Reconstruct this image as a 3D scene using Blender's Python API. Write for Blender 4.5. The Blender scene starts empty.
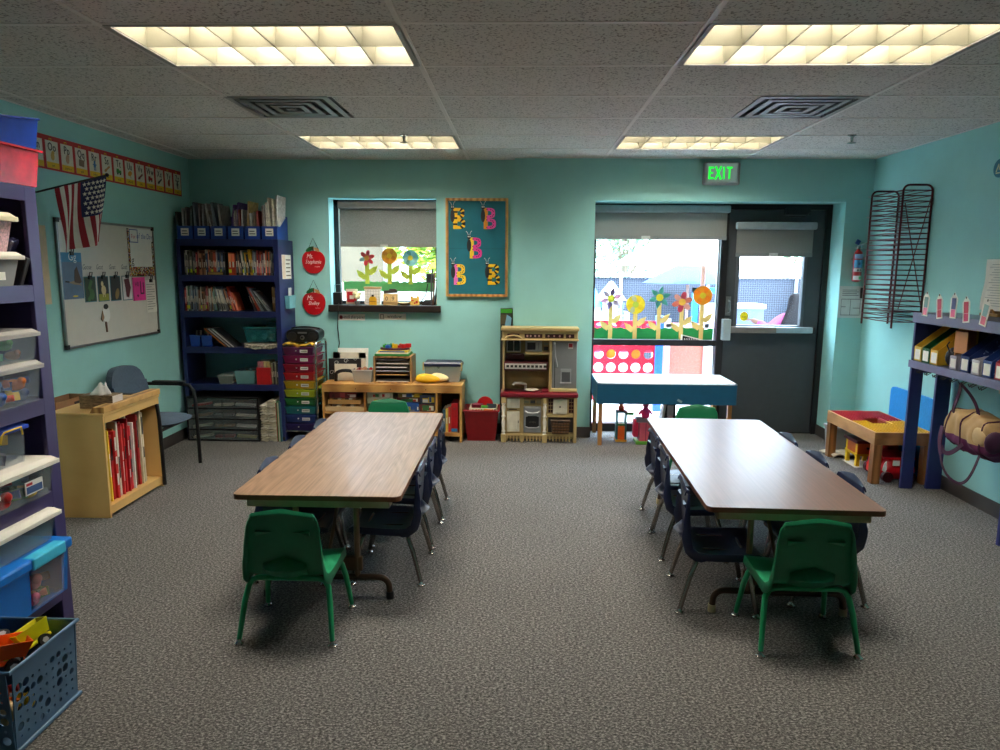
import bpy, math, random
from math import sin, cos, pi, radians, sqrt, atan2
from mathutils import Matrix, Vector
random.seed(7)
SC = bpy.context.scene
COL = SC.collection
# ------------------------------------------------------------------ camera geometry (image taken as 1000x750)
F_PX, PITCH, YAW, ROLL, CAM_H = 705.09, .1537, .0306, .007, 1.596
def _rz(v): return Vector((v[0]*cos(YAW)-v[1]*sin(YAW), v[0]*sin(YAW)+v[1]*cos(YAW), v[2]))
FWD = _rz((0, cos(PITCH), -sin(PITCH))); _u = _rz((0, sin(PITCH), cos(PITCH))); _r = _rz((1, 0, 0))
RGT = cos(ROLL)*_r + sin(ROLL)*_u; UPV = -sin(ROLL)*_r + cos(ROLL)*_u
EYE = Vector((0, 0, CAM_H))
def A(u, v, ax, val):
    """the point of the real plane ax=val that the photo shows at pixel (u,v)"""
    d = FWD + ((u-500)/F_PX)*RGT - ((v-375)/F_PX)*UPV
    i = 'xyz'.index(ax)
    return EYE + d*((val-EYE[i])/d[i])
# room (metres)
XL, XR, YJ, YL, YB, CE = -3.09, 3.096, 6.519, 6.62, -1.6, 2.548
JX, YF = -.08, 6.79        # jog in the back wall; face of the entrance frame

# ------------------------------------------------------------------ materials
def lin(c): c /= 255.; return c/12.92 if c <= .04045 else ((c+.055)/1.055)**2.4
def RGB(c): return (lin(c[0]), lin(c[1]), lin(c[2]), 1)
_mc = {}
def base_mat(name):
    m = bpy.data.materials.new(name); m.use_nodes = True
    nt = m.node_tree; return m, nt, nt.nodes['Principled BSDF']
def noise_col(nt, c, nv, ns, stretch=(1, 1, 1), detail=3):
    N, L = nt.nodes, nt.links
    tc = N.new('ShaderNodeTexCoord'); mp = N.new('ShaderNodeMapping'); mp.inputs['Scale'].default_value = stretch
    no = N.new('ShaderNodeTexNoise'); no.inputs['Scale'].default_value = ns; no.inputs['Detail'].default_value = detail
    rp = N.new('ShaderNodeValToRGB')
    a = RGB(c)
    rp.color_ramp.elements[0].position = .3; rp.color_ramp.elements[1].position = .7
    rp.color_ramp.elements[0].color = tuple(max(0, x*(1-nv)) for x in a[:3])+(1,)
    rp.color_ramp.elements[1].color = tuple(min(1, x*(1+nv)) for x in a[:3])+(1,)
    L.new(tc.outputs['Object'], mp.inputs[0]); L.new(mp.outputs[0], no.inputs[0]); L.new(no.outputs[0], rp.inputs[0])
    return rp.outputs[0], no.outputs[0]
def M(c, rough=.5, metal=0., nv=.08, ns=18, bump=0., spec=.5, alpha=1., emit=0., coat=0., stretch=(1, 1, 1), sheen=0.):
    k = (tuple(c), rough, metal, nv, ns, bump, spec, alpha, emit, coat, stretch, sheen)
    if k in _mc: return _mc[k]
    m, nt, b = base_mat('material_%02x%02x%02x' % tuple(int(x) for x in c))
    col, fac = noise_col(nt, c, nv, ns, stretch)
    nt.links.new(col, b.inputs['Base Color'])
    b.inputs['Roughness'].default_value = rough; b.inputs['Metallic'].default_value = metal
    b.inputs['Specular IOR Level'].default_value = spec; b.inputs['Alpha'].default_value = alpha
    b.inputs['Coat Weight'].default_value = coat; b.inputs['Sheen Weight'].default_value = sheen
    if emit: nt.links.new(col, b.inputs['Emission Color']); b.inputs['Emission Strength'].default_value = emit
    if bump:
        bp = nt.nodes.new('ShaderNodeBump'); bp.inputs['Strength'].default_value = bump; bp.inputs['Distance'].default_value = .01
        nt.links.new(fac, bp.inputs['Height']); nt.links.new(bp.outputs[0], b.inputs['Normal'])
    _mc[k] = m; return m
def clear(c=(225, 232, 235), a=.3, rough=.12):
    """thin see-through plastic or glass: part transparent, part glossy skin"""
    k = ('clear', tuple(c), a, rough)
    if k in _mc: return _mc[k]
    m, nt, b = base_mat('clear_plastic')
    col, fac = noise_col(nt, c, .05, 9)
    nt.links.new(col, b.inputs['Base Color']); b.inputs['Roughness'].default_value = rough
    tr = nt.nodes.new('ShaderNodeBsdfTransparent'); mx = nt.nodes.new('ShaderNodeMixShader')
    mx.inputs[0].default_value = a
    nt.links.new(tr.outputs[0], mx.inputs[1]); nt.links.new(b.outputs[0], mx.inputs[2])
    nt.links.new(mx.outputs[0], nt.nodes['Material Output'].inputs[0])
    _mc[k] = m; return m
def wood(c1, c2, rough=.4, scale=9, stretch=(1, .12, 1), wave=True, dist=6, coat=0.):
    k = ('wood', c1, c2, rough, scale, stretch, wave, dist, coat)
    if k in _mc: return _mc[k]
    m, nt, b = base_mat('wood'); N, L = nt.nodes, nt.links
    tc = N.new('ShaderNodeTexCoord'); mp = N.new('ShaderNodeMapping'); mp.inputs['Scale'].default_value = stretch
    L.new(tc.outputs['Object'], mp.inputs[0])
    n1 = N.new('ShaderNodeTexNoise'); n1.inputs['Scale'].default_value = scale*3; n1.inputs['Detail'].default_value = 5; L.new(mp.outputs[0], n1.inputs[0])
    w = N.new('ShaderNodeTexWave'); w.wave_type = 'BANDS'; w.bands_direction = 'X'
    w.inputs['Scale'].default_value = scale; w.inputs['Distortion'].default_value = dist; w.inputs['Detail'].default_value = 3; w.inputs['Detail Scale'].default_value = 1.2
    L.new(mp.outputs[0], w.inputs[0])
    mx = N.new('ShaderNodeMath'); mx.operation = 'MULTIPLY_ADD'; L.new(w.outputs[1], mx.inputs[0]); mx.inputs[1].default_value = .55
    hv = N.new('ShaderNodeMath'); hv.operation = 'MULTIPLY'; hv.inputs[1].default_value = .5; L.new(n1.outputs[0], hv.inputs[0]); L.new(hv.outputs[0], mx.inputs[2])
    rp = N.new('ShaderNodeValToRGB'); rp.color_ramp.elements[0].color = RGB(c1); rp.color_ramp.elements[1].color = RGB(c2)
    rp.color_ramp.elements[0].position = .15; rp.color_ramp.elements[1].position = .75
    L.new(mx.outputs[0], rp.inputs[0]); L.new(rp.outputs[0], b.inputs['Base Color'])
    b.inputs['Roughness'].default_value = rough; b.inputs['Coat Weight'].default_value = coat
    _mc[k] = m; return m
def grain(c1, c2, rough=.33, coat=0., sx=16, sy=.7, fig=.4):
    """wood laminate: long fine streaks along y with wandering cathedral figure"""
    m, nt, b = base_mat('wood_laminate'); N, L = nt.nodes, nt.links
    tc = N.new('ShaderNodeTexCoord')
    def noise(sc, scale, det, ro=.6, dis=0):
        mp = N.new('ShaderNodeMapping'); mp.inputs['Scale'].default_value = sc; L.new(tc.outputs['Object'], mp.inputs[0])
        n = N.new('ShaderNodeTexNoise'); n.inputs['Scale'].default_value = scale; n.inputs['Detail'].default_value = det; n.inputs['Roughness'].default_value = ro; n.inputs['Distortion'].default_value = dis
        L.new(mp.outputs[0], n.inputs[0]); return n.outputs[0]
    a1 = noise((sx, sy, 1), 4, 6, .65, .12); a2 = noise((2.4, .28, 1), 3, 2, .5, .25)
    mu = N.new('ShaderNodeMath'); mu.operation = 'MULTIPLY'; mu.inputs[1].default_value = 11; L.new(a2, mu.inputs[0])
    fr = N.new('ShaderNodeMath'); fr.operation = 'PINGPONG'; fr.inputs[1].default_value = .5; L.new(mu.outputs[0], fr.inputs[0])
    ad = N.new('ShaderNodeMath'); ad.operation = 'MULTIPLY_ADD'; L.new(fr.outputs[0], ad.inputs[0]); ad.inputs[1].default_value = fig; L.new(a1, ad.inputs[2])
    rp = N.new('ShaderNodeValToRGB'); rp.color_ramp.elements[0].position = .36; rp.color_ramp.elements[1].position = .82
    rp.color_ramp.elements[0].color = RGB(c1); rp.color_ramp.elements[1].color = RGB(c2)
    L.new(ad.outputs[0], rp.inputs[0]); L.new(rp.outputs[0], b.inputs['Base Color'])
    b.inputs['Roughness'].default_value = rough; b.inputs['Coat Weight'].default_value = coat; b.inputs['Specular IOR Level'].default_value = .5+fig*0+(.4 if fig < .3 else 0)
    return m
def carpet_mat():
    m, nt, b = base_mat('grey_brown_loop_carpet'); N, L = nt.nodes, nt.links
    tc = N.new('ShaderNodeTexCoord')
    mp = N.new('ShaderNodeMapping'); mp.inputs['Scale'].default_value = (1, 1.5, 1); L.new(tc.outputs['Object'], mp.inputs[0])
    n1 = N.new('ShaderNodeTexNoise'); n1.inputs['Scale'].default_value = 110; n1.inputs['Detail'].default_value = 6; n1.inputs['Roughness'].default_value = .75
    n2 = N.new('ShaderNodeTexNoise'); n2.inputs['Scale'].default_value = 1.3; n2.inputs['Detail'].default_value = 4
    L.new(mp.outputs[0], n1.inputs[0]); L.new(tc.outputs['Object'], n2.inputs[0])
    n3 = N.new('ShaderNodeTexNoise'); n3.inputs['Scale'].default_value = 70; n3.inputs['Detail'].default_value = 3; L.new(mp.outputs[0], n3.inputs[0])
    av = N.new('ShaderNodeMath'); av.operation = 'MULTIPLY_ADD'; av.inputs[1].default_value = .3; L.new(n3.outputs[0], av.inputs[0])
    hf = N.new('ShaderNodeMath'); hf.operation = 'MULTIPLY'; hf.inputs[1].default_value = .7; L.new(n1.outputs[0], hf.inputs[0]); L.new(hf.outputs[0], av.inputs[2])
    r1 = N.new('ShaderNodeValToRGB'); e = r1.color_ramp.elements
    e[0].position = .40; e[0].color = RGB((34, 32, 31)); e[1].position = .60; e[1].color = RGB((164, 160, 155))
    x = e.new(.5); x.color = RGB((88, 85, 82))
    L.new(av.outputs[0], r1.inputs[0])
    mx = N.new('ShaderNodeMix'); mx.data_type = 'RGBA'; mx.blend_type = 'MULTIPLY'; mx.inputs[0].default_value = .35
    r2 = N.new('ShaderNodeValToRGB'); r2.color_ramp.elements[0].position = .35; r2.color_ramp.elements[1].position = .65
    r2.color_ramp.elements[0].color = (.7, .7, .7, 1); L.new(n2.outputs[0], r2.inputs[0])
    L.new(r1.outputs[0], mx.inputs['A']); L.new(r2.outputs[0], mx.inputs['B']); L.new(mx.outputs['Result'], b.inputs['Base Color'])
    b.inputs['Roughness'].default_value = .95; b.inputs['Specular IOR Level'].default_value = .2; b.inputs['Sheen Weight'].default_value = .1
    bp = N.new('ShaderNodeBump'); bp.inputs['Strength'].default_value = .7; bp.inputs['Distance'].default_value = .006
    L.new(n1.outputs[0], bp.inputs['Height']); L.new(bp.outputs[0], b.inputs['Normal'])
    return m
def tile_mat():
    m, nt, b = base_mat('fissured_ceiling_tile'); N, L = nt.nodes, nt.links
    tc = N.new('ShaderNodeTexCoord'); n1 = N.new('ShaderNodeTexNoise'); n1.inputs['Scale'].default_value = 85; n1.inputs['Detail'].default_value = 4
    L.new(tc.outputs['Object'], n1.inputs[0]); r = N.new('ShaderNodeValToRGB'); e = r.color_ramp.elements
    e[0].position = .36; e[0].color = RGB((140, 135, 131)); e[1].position = .45; e[1].color = RGB((214, 209, 205))
    L.new(n1.outputs[0], r.inputs[0]); L.new(r.outputs[0], b.inputs['Base Color']); b.inputs['Roughness'].default_value = .9
    b.inputs['Specular IOR Level'].default_value = .2
    bp = N.new('ShaderNodeBump'); bp.inputs['Strength'].default_value = .4; bp.inputs['Distance'].default_value = .004
    L.new(n1.outputs[0], bp.inputs['Height']); L.new(bp.outputs[0], b.inputs['Normal'])
    return m
def shade_mat():
    m, nt, b = base_mat('woven_shade_fabric'); N, L = nt.nodes, nt.links
    tc = N.new('ShaderNodeTexCoord'); mp = N.new('ShaderNodeMapping'); mp.inputs['Scale'].default_value = (30, 30, 220)
    n1 = N.new('ShaderNodeTexNoise'); n1.inputs['Scale'].default_value = 3; n1.inputs['Detail'].default_value = 3
    L.new(tc.outputs['Object'], mp.inputs[0]); L.new(mp.outputs[0], n1.inputs[0])
    r = N.new('ShaderNodeValToRGB'); e = r.color_ramp.elements; e[0].position = .3; e[0].color = RGB((120, 121, 117)); e[1].position = .7; e[1].color = RGB((164, 165, 160))
    L.new(n1.outputs[0], r.inputs[0]); L.new(r.outputs[0], b.inputs['Base Color']); b.inputs['Roughness'].default_value = .9
    tl = N.new('ShaderNodeBsdfTranslucent'); L.new(r.outputs[0], tl.inputs[0]); mx = N.new('ShaderNodeMixShader'); mx.inputs[0].default_value = .3
    L.new(b.outputs[0], mx.inputs[1]); L.new(tl.outputs[0], mx.inputs[2]); L.new(mx.outputs[0], N['Material Output'].inputs[0])
    return m
TEAL = M((154, 211, 208), .6, nv=.025, ns=6, spec=.35)
CARPET = carpet_mat(); TILE = tile_mat(); SHADE = shade_mat()
BLACK = M((16, 16, 18), .45); BLK2 = M((30, 30, 33), .5); WHITE = M((235, 235, 232), .5, nv=.03); CREAM = M((228, 218, 196), .6)
PAPER = M((238, 236, 228), .8, nv=.03); CHROME = M((190, 188, 184), .22, 1., nv=.04); STEEL = M((150, 150, 150), .35, .9)
ALU = M((176, 180, 184), .35, .85, nv=.04); NAVY = M((38, 46, 104), .38, nv=.1, ns=9); NAVY2 = M((66, 58, 102), .36, nv=.12, ns=7)
RED = M((196, 30, 34), .4); YEL = M((238, 196, 30), .45); GRN = M((30, 140, 70), .45); BLU = M((28, 84, 178), .4); ORG = M((238, 112, 24), .45)
PINK = M((240, 60, 160), .6); PURP = M((120, 50, 130), .5); BROWN = M((92, 58, 36), .6); GREY = M((128, 128, 128), .6); LGREY = M((190, 192, 194), .6); DGREY = M((70, 72, 74), .5)
OAK = wood((150, 100, 48), (214, 168, 100), .42, 6, (1, 1, 1), dist=3)
BIRCH = wood((206, 160, 92), (222, 180, 112), .4, 3, (.4, .4, 1), dist=2)
LAMINATE = grain((112, 86, 64), (160, 128, 102), .38, .03, 34, .42)
FRAMEBLK = M((24, 24, 27), .42)
GLASS = clear((60, 66, 68), .05, .02)

# ------------------------------------------------------------------ mesh builder
class MB:
    def __init__(s): s.v = []; s.f = []; s.m = []; s.M = None
    def add(s, vs, fs, mi=0):
        o = len(s.v)
        if s.M is not None: vs = [s.M @ Vector(p) for p in vs]
        s.v.extend([tuple(p) for p in vs]); s.f.extend([tuple(i+o for i in f) for f in fs]); s.m.extend([mi]*len(fs)); return s
    def box(s, x0, x1, y0, y1, z0, z1, mi=0): return s.fr(x0, x1, y0, y1, z0, x0, x1, y0, y1, z1, mi)
    def fr(s, x0, x1, y0, y1, z0, X0, X1, Y0, Y1, z1, mi=0):
        v = [(x0, y0, z0), (x1, y0, z0), (x1, y1, z0), (x0, y1, z0), (X0, Y0, z1), (X1, Y0, z1), (X1, Y1, z1), (X0, Y1, z1)]
        return s.add(v, [(3, 2, 1, 0), (4, 5, 6, 7), (0, 1, 5, 4), (1, 2, 6, 5), (2, 3, 7, 6), (3, 0, 4, 7)], mi)
    def rbox(s, c, sx, sy, sz, rot=(0, 0, 0), mi=0):
        R = Matrix.Translation(c) @ Matrix.Rotation(rot[2], 4, 'Z') @ Matrix.Rotation(rot[1], 4, 'Y') @ Matrix.Rotation(rot[0], 4, 'X')
        vs = [R @ Vector((a*sx/2, b*sy/2, d*sz/2)) for d in (-1, 1) for a, b in ((-1, -1), (1, -1), (1, 1), (-1, 1))]
        return s.add(vs, [(3, 2, 1, 0), (4, 5, 6, 7), (0, 1, 5, 4), (1, 2, 6, 5), (2, 3, 7, 6), (3, 0, 4, 7)], mi)
    def tub(s, x0, x1, y0, y1, z0, z1, t=.003, tap=.01, mi=0, bot=True):
        """open tub that widens upwards, with wall thickness"""
        def ring(e, z, k): return [(x0+k+e, y0+k+e, z), (x1-k-e, y0+k+e, z), (x1-k-e, y1-k-e, z), (x0+k+e, y1-k-e, z)]
        v = ring(0, z0, tap)+ring(0, z1, 0)+ring(t, z1, 0)+ring(t, z0+t, tap)
        f = [(3, 2, 1, 0)] if bot else []
        for a in range(3):
            for i in range(4): j = (i+1) % 4; f.append((a*4+i, a*4+j, a*4+4+j, a*4+4+i))
        f.append((12, 13, 14, 15))
        return s.add(v, f, mi)
    def cyl(s, p0, p1, r0, r1=None, n=12, mi=0):
        r1 = r0 if r1 is None else r1
        p0, p1 = Vector(p0), Vector(p1); d = (p1-p0).normalized()
        a = d.orthogonal().normalized(); b = d.cross(a)
        v = []
        for p, r in ((p0, r0), (p1, r1)):
            for i in range(n): t = 2*pi*i/n; v.append(p+(a*cos(t)+b*sin(t))*r)
        f = [(i, (i+1) % n, n+(i+1) % n, n+i) for i in range(n)]+[tuple(range(n-1, -1, -1)), tuple(range(n, 2*n))]
        return s.add(v, f, mi)
    def tube(s, pts, r, n=8, mi=0, closed=False):
        P = [Vector(p) for p in pts]; k = len(P); R = r if isinstance(r, (list, tuple)) else [r]*k
        v = []; a = None
        for i in range(k):
            d = (P[(i+1) % k]-P[i-1]) if closed else (P[min(i+1, k-1)]-P[max(i-1, 0)])
            d = d.normalized()
            if a is None: a = d.orthogonal().normalized()
            else:
                a = a-d*a.dot(d)
                a = a.normalized() if a.length > 1e-6 else d.orthogonal().normalized()
            b = d.cross(a)
            for j in range(n): t = 2*pi*j/n; v.append(P[i]+(a*cos(t)+b*sin(t))*R[i])
        f = []
        for i in range(k if closed else k-1):
            q = (i+1) % k
            for j in range(n): f.append((i*n+j, i*n+(j+1) % n, q*n+(j+1) % n, q*n+j))
        if not closed: f += [tuple(range(n-1, -1, -1)), tuple(range((k-1)*n, k*n))]
        return s.add(v, f, mi)
    def lathe(s, prof, c=(0, 0, 0), n=16, mi=0, ax='z'):
        v = []
        for r, z in prof:
            for i in range(n):
                t = 2*pi*i/n
                p = (r*cos(t), r*sin(t), z) if ax == 'z' else ((r*cos(t), z, r*sin(t)) if ax == 'y' else (z, r*cos(t), r*sin(t)))
                v.append((c[0]+p[0], c[1]+p[1], c[2]+p[2]))
        f = []
        for k in range(len(prof)-1):
            for i in range(n): f.append((k*n+i, k*n+(i+1) % n, (k+1)*n+(i+1) % n, (k+1)*n+i))
        f += [tuple(range(n-1, -1, -1)), tuple(range((len(prof)-1)*n, len(prof)*n))]
        return s.add(v, f, mi)
    def poly(s, pts, z0, z1, mi=0, ax='z'):
        """extruded outline; ax is the extrusion axis"""
        k = len(pts)
        def P(a, b, h): return (a, b, h) if ax == 'z' else ((a, h, b) if ax == 'y' else (h, a, b))
        v = [P(a, b, z0) for a, b in pts]+[P(a, b, z1) for a, b in pts]
        f = [tuple(range(k-1, -1, -1)), tuple(range(k, 2*k))]+[(i, (i+1) % k, k+(i+1) % k, k+i) for i in range(k)]
        return s.add(v, f, mi)
    def disc(s, cx, cy, rx, ry=None, z0=0, z1=.001, n=16, mi=0, ax='z', rot=0):
        ry = rx if ry is None else ry
        pts = []
        for i in range(n):
            a, b = rx*cos(2*pi*i/n), ry*sin(2*pi*i/n); pts.append((cx+a*cos(rot)-b*sin(rot), cy+a*sin(rot)+b*cos(rot)))
        return s.poly(pts, z0, z1, mi, ax)
    def star(s, cx, cy, r, k=.42, n=5, z0=0, z1=.001, mi=0, rot=pi/2):
        return s.poly([(cx+(r if i % 2 == 0 else r*k)*cos(rot+pi*i/n), cy+(r if i % 2 == 0 else r*k)*sin(rot+pi*i/n)) for i in range(2*n)], z0, z1, mi)
    def stroke(s, pts, w, z0=0, z1=.001, mi=0):
        for (x0, y0), (x1, y1) in zip(pts, pts[1:]):
            d = sqrt((x1-x0)**2+(y1-y0)**2) or 1e-6; nx, ny = -(y1-y0)/d*w/2, (x1-x0)/d*w/2; ex, ey = (x1-x0)/d*w*.3, (y1-y0)/d*w*.3
            s.poly([(x0+nx-ex, y0+ny-ey), (x0-nx-ex, y0-ny-ey), (x1-nx+ex, y1-ny+ey), (x1+nx+ex, y1+ny+ey)], z0, z1, mi)
        return s
    def sph(s, c, r, n=12, m=8, mi=0):
        r = (r, r, r) if not isinstance(r, (list, tuple)) else r
        v = [(c[0], c[1], c[2]+r[2])]
        for i in range(1, m):
            p = pi*i/m
            for j in range(n): t = 2*pi*j/n; v.append((c[0]+r[0]*sin(p)*cos(t), c[1]+r[1]*sin(p)*sin(t), c[2]+r[2]*cos(p)))
        v.append((c[0], c[1], c[2]-r[2]))
        f = [(0, 1+j, 1+(j+1) % n) for j in range(n)]
        for i in range(m-2):
            for j in range(n): f.append((1+i*n+j, 1+(i+1)*n+j, 1+(i+1)*n+(j+1) % n, 1+i*n+(j+1) % n))
        e = len(v)-1; f += [(1+(m-2)*n+(j+1) % n, 1+(m-2)*n+j, e) for j in range(n)]
        return s.add(v, f, mi)
    def surf(s, fn, nu, nv, mi=0, mf=None):
        v = [fn(i/nu, j/nv) for j in range(nv+1) for i in range(nu+1)]
        o = len(s.v); fs = []; ms = []
        for j in range(nv):
            for i in range(nu):
                a = j*(nu+1)+i; fs.append((a, a+1, a+nu+2, a+nu+1)); ms.append(mf(i, j) if mf else mi)
        s.add(v, fs, mi); s.m[len(s.m)-len(ms):] = ms; return s
    def text(s, st, x, y, size, z0=0, z1=.0008, mi=0, align='c', slant=0., sx=1., spacing=1.):
        w = sum(GL[ch][2] if ch in GL else .28 for ch in st)*size*sx*spacing
        cx = x-(w/2 if align == 'c' else (w if align == 'r' else 0))
        for ch in st:
            if ch not in GL: cx += .28*size*sx*spacing; continue
            vs, fs, adv = GL[ch]
            s.add([(cx+(a*size+slant*b*size)*sx, y+b*size, z1) for a, b in vs], fs, mi)
            cx += adv*size*sx*spacing
        return s
    def scribble(s, x0, x1, y, h, w, n=14, seed=1, mi=0, z1=.001):
        rr = random.Random(seed); pts = []
        for i in range(n+1): pts.append((x0+(x1-x0)*i/n, y+h*(.5 if i % 2 else -.5)*rr.uniform(.3, 1)))
        return s.stroke(pts, w, 0, z1, mi)
    def build(s, name, mats, parent=None, loc=None, smooth=None, bevel=0, solid=0, subsurf=0):
        mats = mats if isinstance(mats, (list, tuple)) else [mats]
        off = Vector((0, 0, 0)); p = parent
        while p is not None: off += p.location; p = p.parent
        if parent is None and loc is not None: off = Vector(loc)
        me = bpy.data.meshes.new(name); me.from_pydata([tuple(Vector(v)-off) for v in s.v], [], s.f)
        for m in mats: me.materials.append(m)
        if len(mats) > 1: me.polygons.foreach_set('material_index', s.m)
        if smooth is not None:
            me.polygons.foreach_set('use_smooth', [True]*len(me.polygons))
            me.update()
            if smooth: me.set_sharp_from_angle(angle=radians(smooth))
        me.validate(); me.update()
        o = bpy.data.objects.new(name, me); COL.objects.link(o)
        if parent is not None: o.parent = parent
        else: o.location = off
        if solid:
            md = o.modifiers.new('thickness', 'SOLIDIFY'); md.thickness = solid; md.offset = 0
        if subsurf:
            md = o.modifiers.new('smooth', 'SUBSURF'); md.levels = subsurf; md.render_levels = subsurf
        if bevel:
            md = o.modifiers.new('edge', 'BEVEL'); md.width = bevel; md.segments = 2; md.limit_method = 'ANGLE'; md.angle_limit = radians(40)
        return o
# glyphs of the built-in font, meshed once
GL = {}
def _glyphs():
    tmp = []
    for ch in "ABCDEFGHIJKLMNOPQRSTUVWXYZabcdefghijklmnopqrstuvwxyz0123456789.,:&!'-":
        cu = bpy.data.curves.new('glyph', 'FONT'); cu.body = ch; cu.size = 1; cu.resolution_u = 2
        o = bpy.data.objects.new('glyph', cu); COL.objects.link(o); tmp.append((ch, o, cu))
    bpy.context.view_layer.update(); dg = bpy.context.evaluated_depsgraph_get()
    for ch, o, cu in tmp:
        me = bpy.data.meshes.new_from_object(o.evaluated_get(dg))
        vs = [(v.co.x, v.co.y) for v in me.vertices]; fs = [tuple(p.vertices) for p in me.polygons]
        x0 = min(a for a, b in vs); x1 = max(a for a, b in vs)
        GL[ch] = ([(a-x0, b) for a, b in vs], fs, x1-x0+.09); bpy.data.meshes.remove(me)
    for ch, o, cu in tmp: bpy.data.objects.remove(o); bpy.data.curves.remove(cu)
_glyphs()
# wall frames: local x = to the right as one faces the wall, y = up, z = out of the wall
def on_left(y, z, x=XL): return Matrix(((0, 0, 1, x), (1, 0, 0, y), (0, 1, 0, z), (0, 0, 0, 1)))
def on_back(x, z, y): return Matrix(((1, 0, 0, x), (0, 0, -1, y), (0, 1, 0, z), (0, 0, 0, 1)))
def on_right(y, z, x=XR): return Matrix(((0, 0, -1, x), (-1, 0, 0, y), (0, 1, 0, z), (0, 0, 0, 1)))
def flat(x, y, z): return Matrix.Translation((x, y, z))
def tag(o, label, cat, group=None, kind=None):
    if label: o['label'] = label
    if cat: o['category'] = cat
    if group: o['group'] = group
    if kind: o['kind'] = kind
    return o
def thing(name, label, cat, loc=(0, 0, 0), group=None):
    o = bpy.data.objects.new(name, None); COL.objects.link(o); o.location = loc; o.empty_display_size = .1
    return tag(o, label, cat, group)
def solo(mb, name, label, cat, mats, loc, group=None, **k): return tag(mb.build(name, mats, None, loc, **k), label, cat, group)
def setting(mb, name, mats, parent=None, loc=(0, 0, 0), **k):
    o = mb.build(name, mats, parent, loc, **k)
    if parent is None: o['kind'] = 'structure'
    return o
def dup(root, loc, rz=0, label=None, group=None):
    r = root.copy(); COL.objects.link(r); r.location = loc; r.rotation_euler = (0, 0, rz)
    if label: r['label'] = label
    if group: r['group'] = group
    for ch in list(root.children):
        c = ch.copy(); COL.objects.link(c); c.parent = r
        for g in ch.children:
            d = g.copy(); COL.objects.link(d); d.parent = c
    return r
ORD = ['first', 'second', 'third', 'fourth', 'fifth', 'sixth', 'seventh', 'eighth', 'ninth', 'tenth', 'eleventh', 'twelfth', 'thirteenth', 'fourteenth', 'fifteenth', 'sixteenth', 'seventeenth', 'eighteenth', 'nineteenth', 'twentieth'] + \
      ['twenty-'+x for x in ('first', 'second', 'third', 'fourth', 'fifth', 'sixth', 'seventh', 'eighth', 'ninth')]+['thirtieth']+['thirty-'+x for x in ('first', 'second', 'third', 'fourth', 'fifth', 'sixth', 'seventh', 'eighth', 'ninth')]
def arc(c, r, a0, a1, n, plane='xz'):
    out = []
    for i in range(n+1):
        t = a0+(a1-a0)*i/n; a, b = r*cos(t), r*sin(t)
        out.append((c[0]+a, c[1], c[2]+b) if plane == 'xz' else ((c[0], c[1]+a, c[2]+b) if plane == 'yz' else (c[0]+a, c[1]+b, c[2])))
    return out

# ------------------------------------------------------------------ the setting
setting(MB().box(XL-.2, XR+.2, YB-.2, 6.99, -.12, 0), 'floor', CARPET)
# ceiling: lay-in tiles in a T-bar grid, open where fixtures and registers sit
GX0, GY0, TX, TY = -.5008, 2.973, 1.2192, .6096
LIGHTS = [(-1, 0), (1, 0), (-1, 4), (1, 4)]      # grid cells (x index, y index)
VENTS = [(-1.728, 4.192), (1.328, 4.192)]
cm = MB()
xs = [XL]+[GX0+TX*k for k in range(-2, 4) if XL < GX0+TX*k < XR]+[XR]
ys = [YB]+[GY0+TY*k for k in range(-8, 7) if YB < GY0+TY*k < YL]+[YL]
for i in range(len(xs)-1):
    for j in range(len(ys)-1):
        x0, x1, y0, y1 = xs[i], xs[i+1], ys[j], ys[j+1]
        ki, kj = round((x0-GX0)/TX), round((y0-GY0)/TY)
        if (ki, kj) in LIGHTS and abs(x1-x0-TX) < .01: continue
        segs = [(x0, x1)]
        if kj == 2 and ki in (-1, 1):
            segs = [(x0+.61, x1)] if ki == -1 else [(x0, x1-.61)]
        for a, b in segs: cm.box(a, b, y0, y1, CE+.0005, CE+.03)
gm = 1
for x in xs[1:-1]: cm.box(x-.012, x+.012, YB, YL, CE-.005, CE+.012, gm)
for y in ys[1:-1]:
    for i in range(len(xs)-1): cm.box(xs[i]+.012, xs[i+1]-.012, y-.012, y+.012, CE-.002, CE+.012, gm)
for a, b in (((XL, XL+.022), (YB, YL)), ((XR-.022, XR), (YB, YJ)), ((XL, JX), (YL-.022, YL)), ((JX, XR), (YJ-.022, YJ))): cm.box(a[0], a[1], b[0], b[1], CE-.002, CE+.012, gm)
cm.box(XL-.2, XR+.2, YB-.2, 6.99, CE+.3, CE+.4, 2)
GRID = M((226, 220, 216), .5, nv=.03)
setting(cm, 'ceiling', [TILE, GRID, M((40, 40, 42), .9)])
setting(MB().box(XL-.15, XL, YB-.15, 6.99, 0, CE+.3), 'wall_left', TEAL)
setting(MB().box(XR, XR+.15, YB-.15, 6.99, 0, CE+.3), 'wall_right', TEAL)
setting(MB().box(XL, XR, YB-.15, YB, 0, CE+.3), 'wall_front', TEAL)
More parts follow.
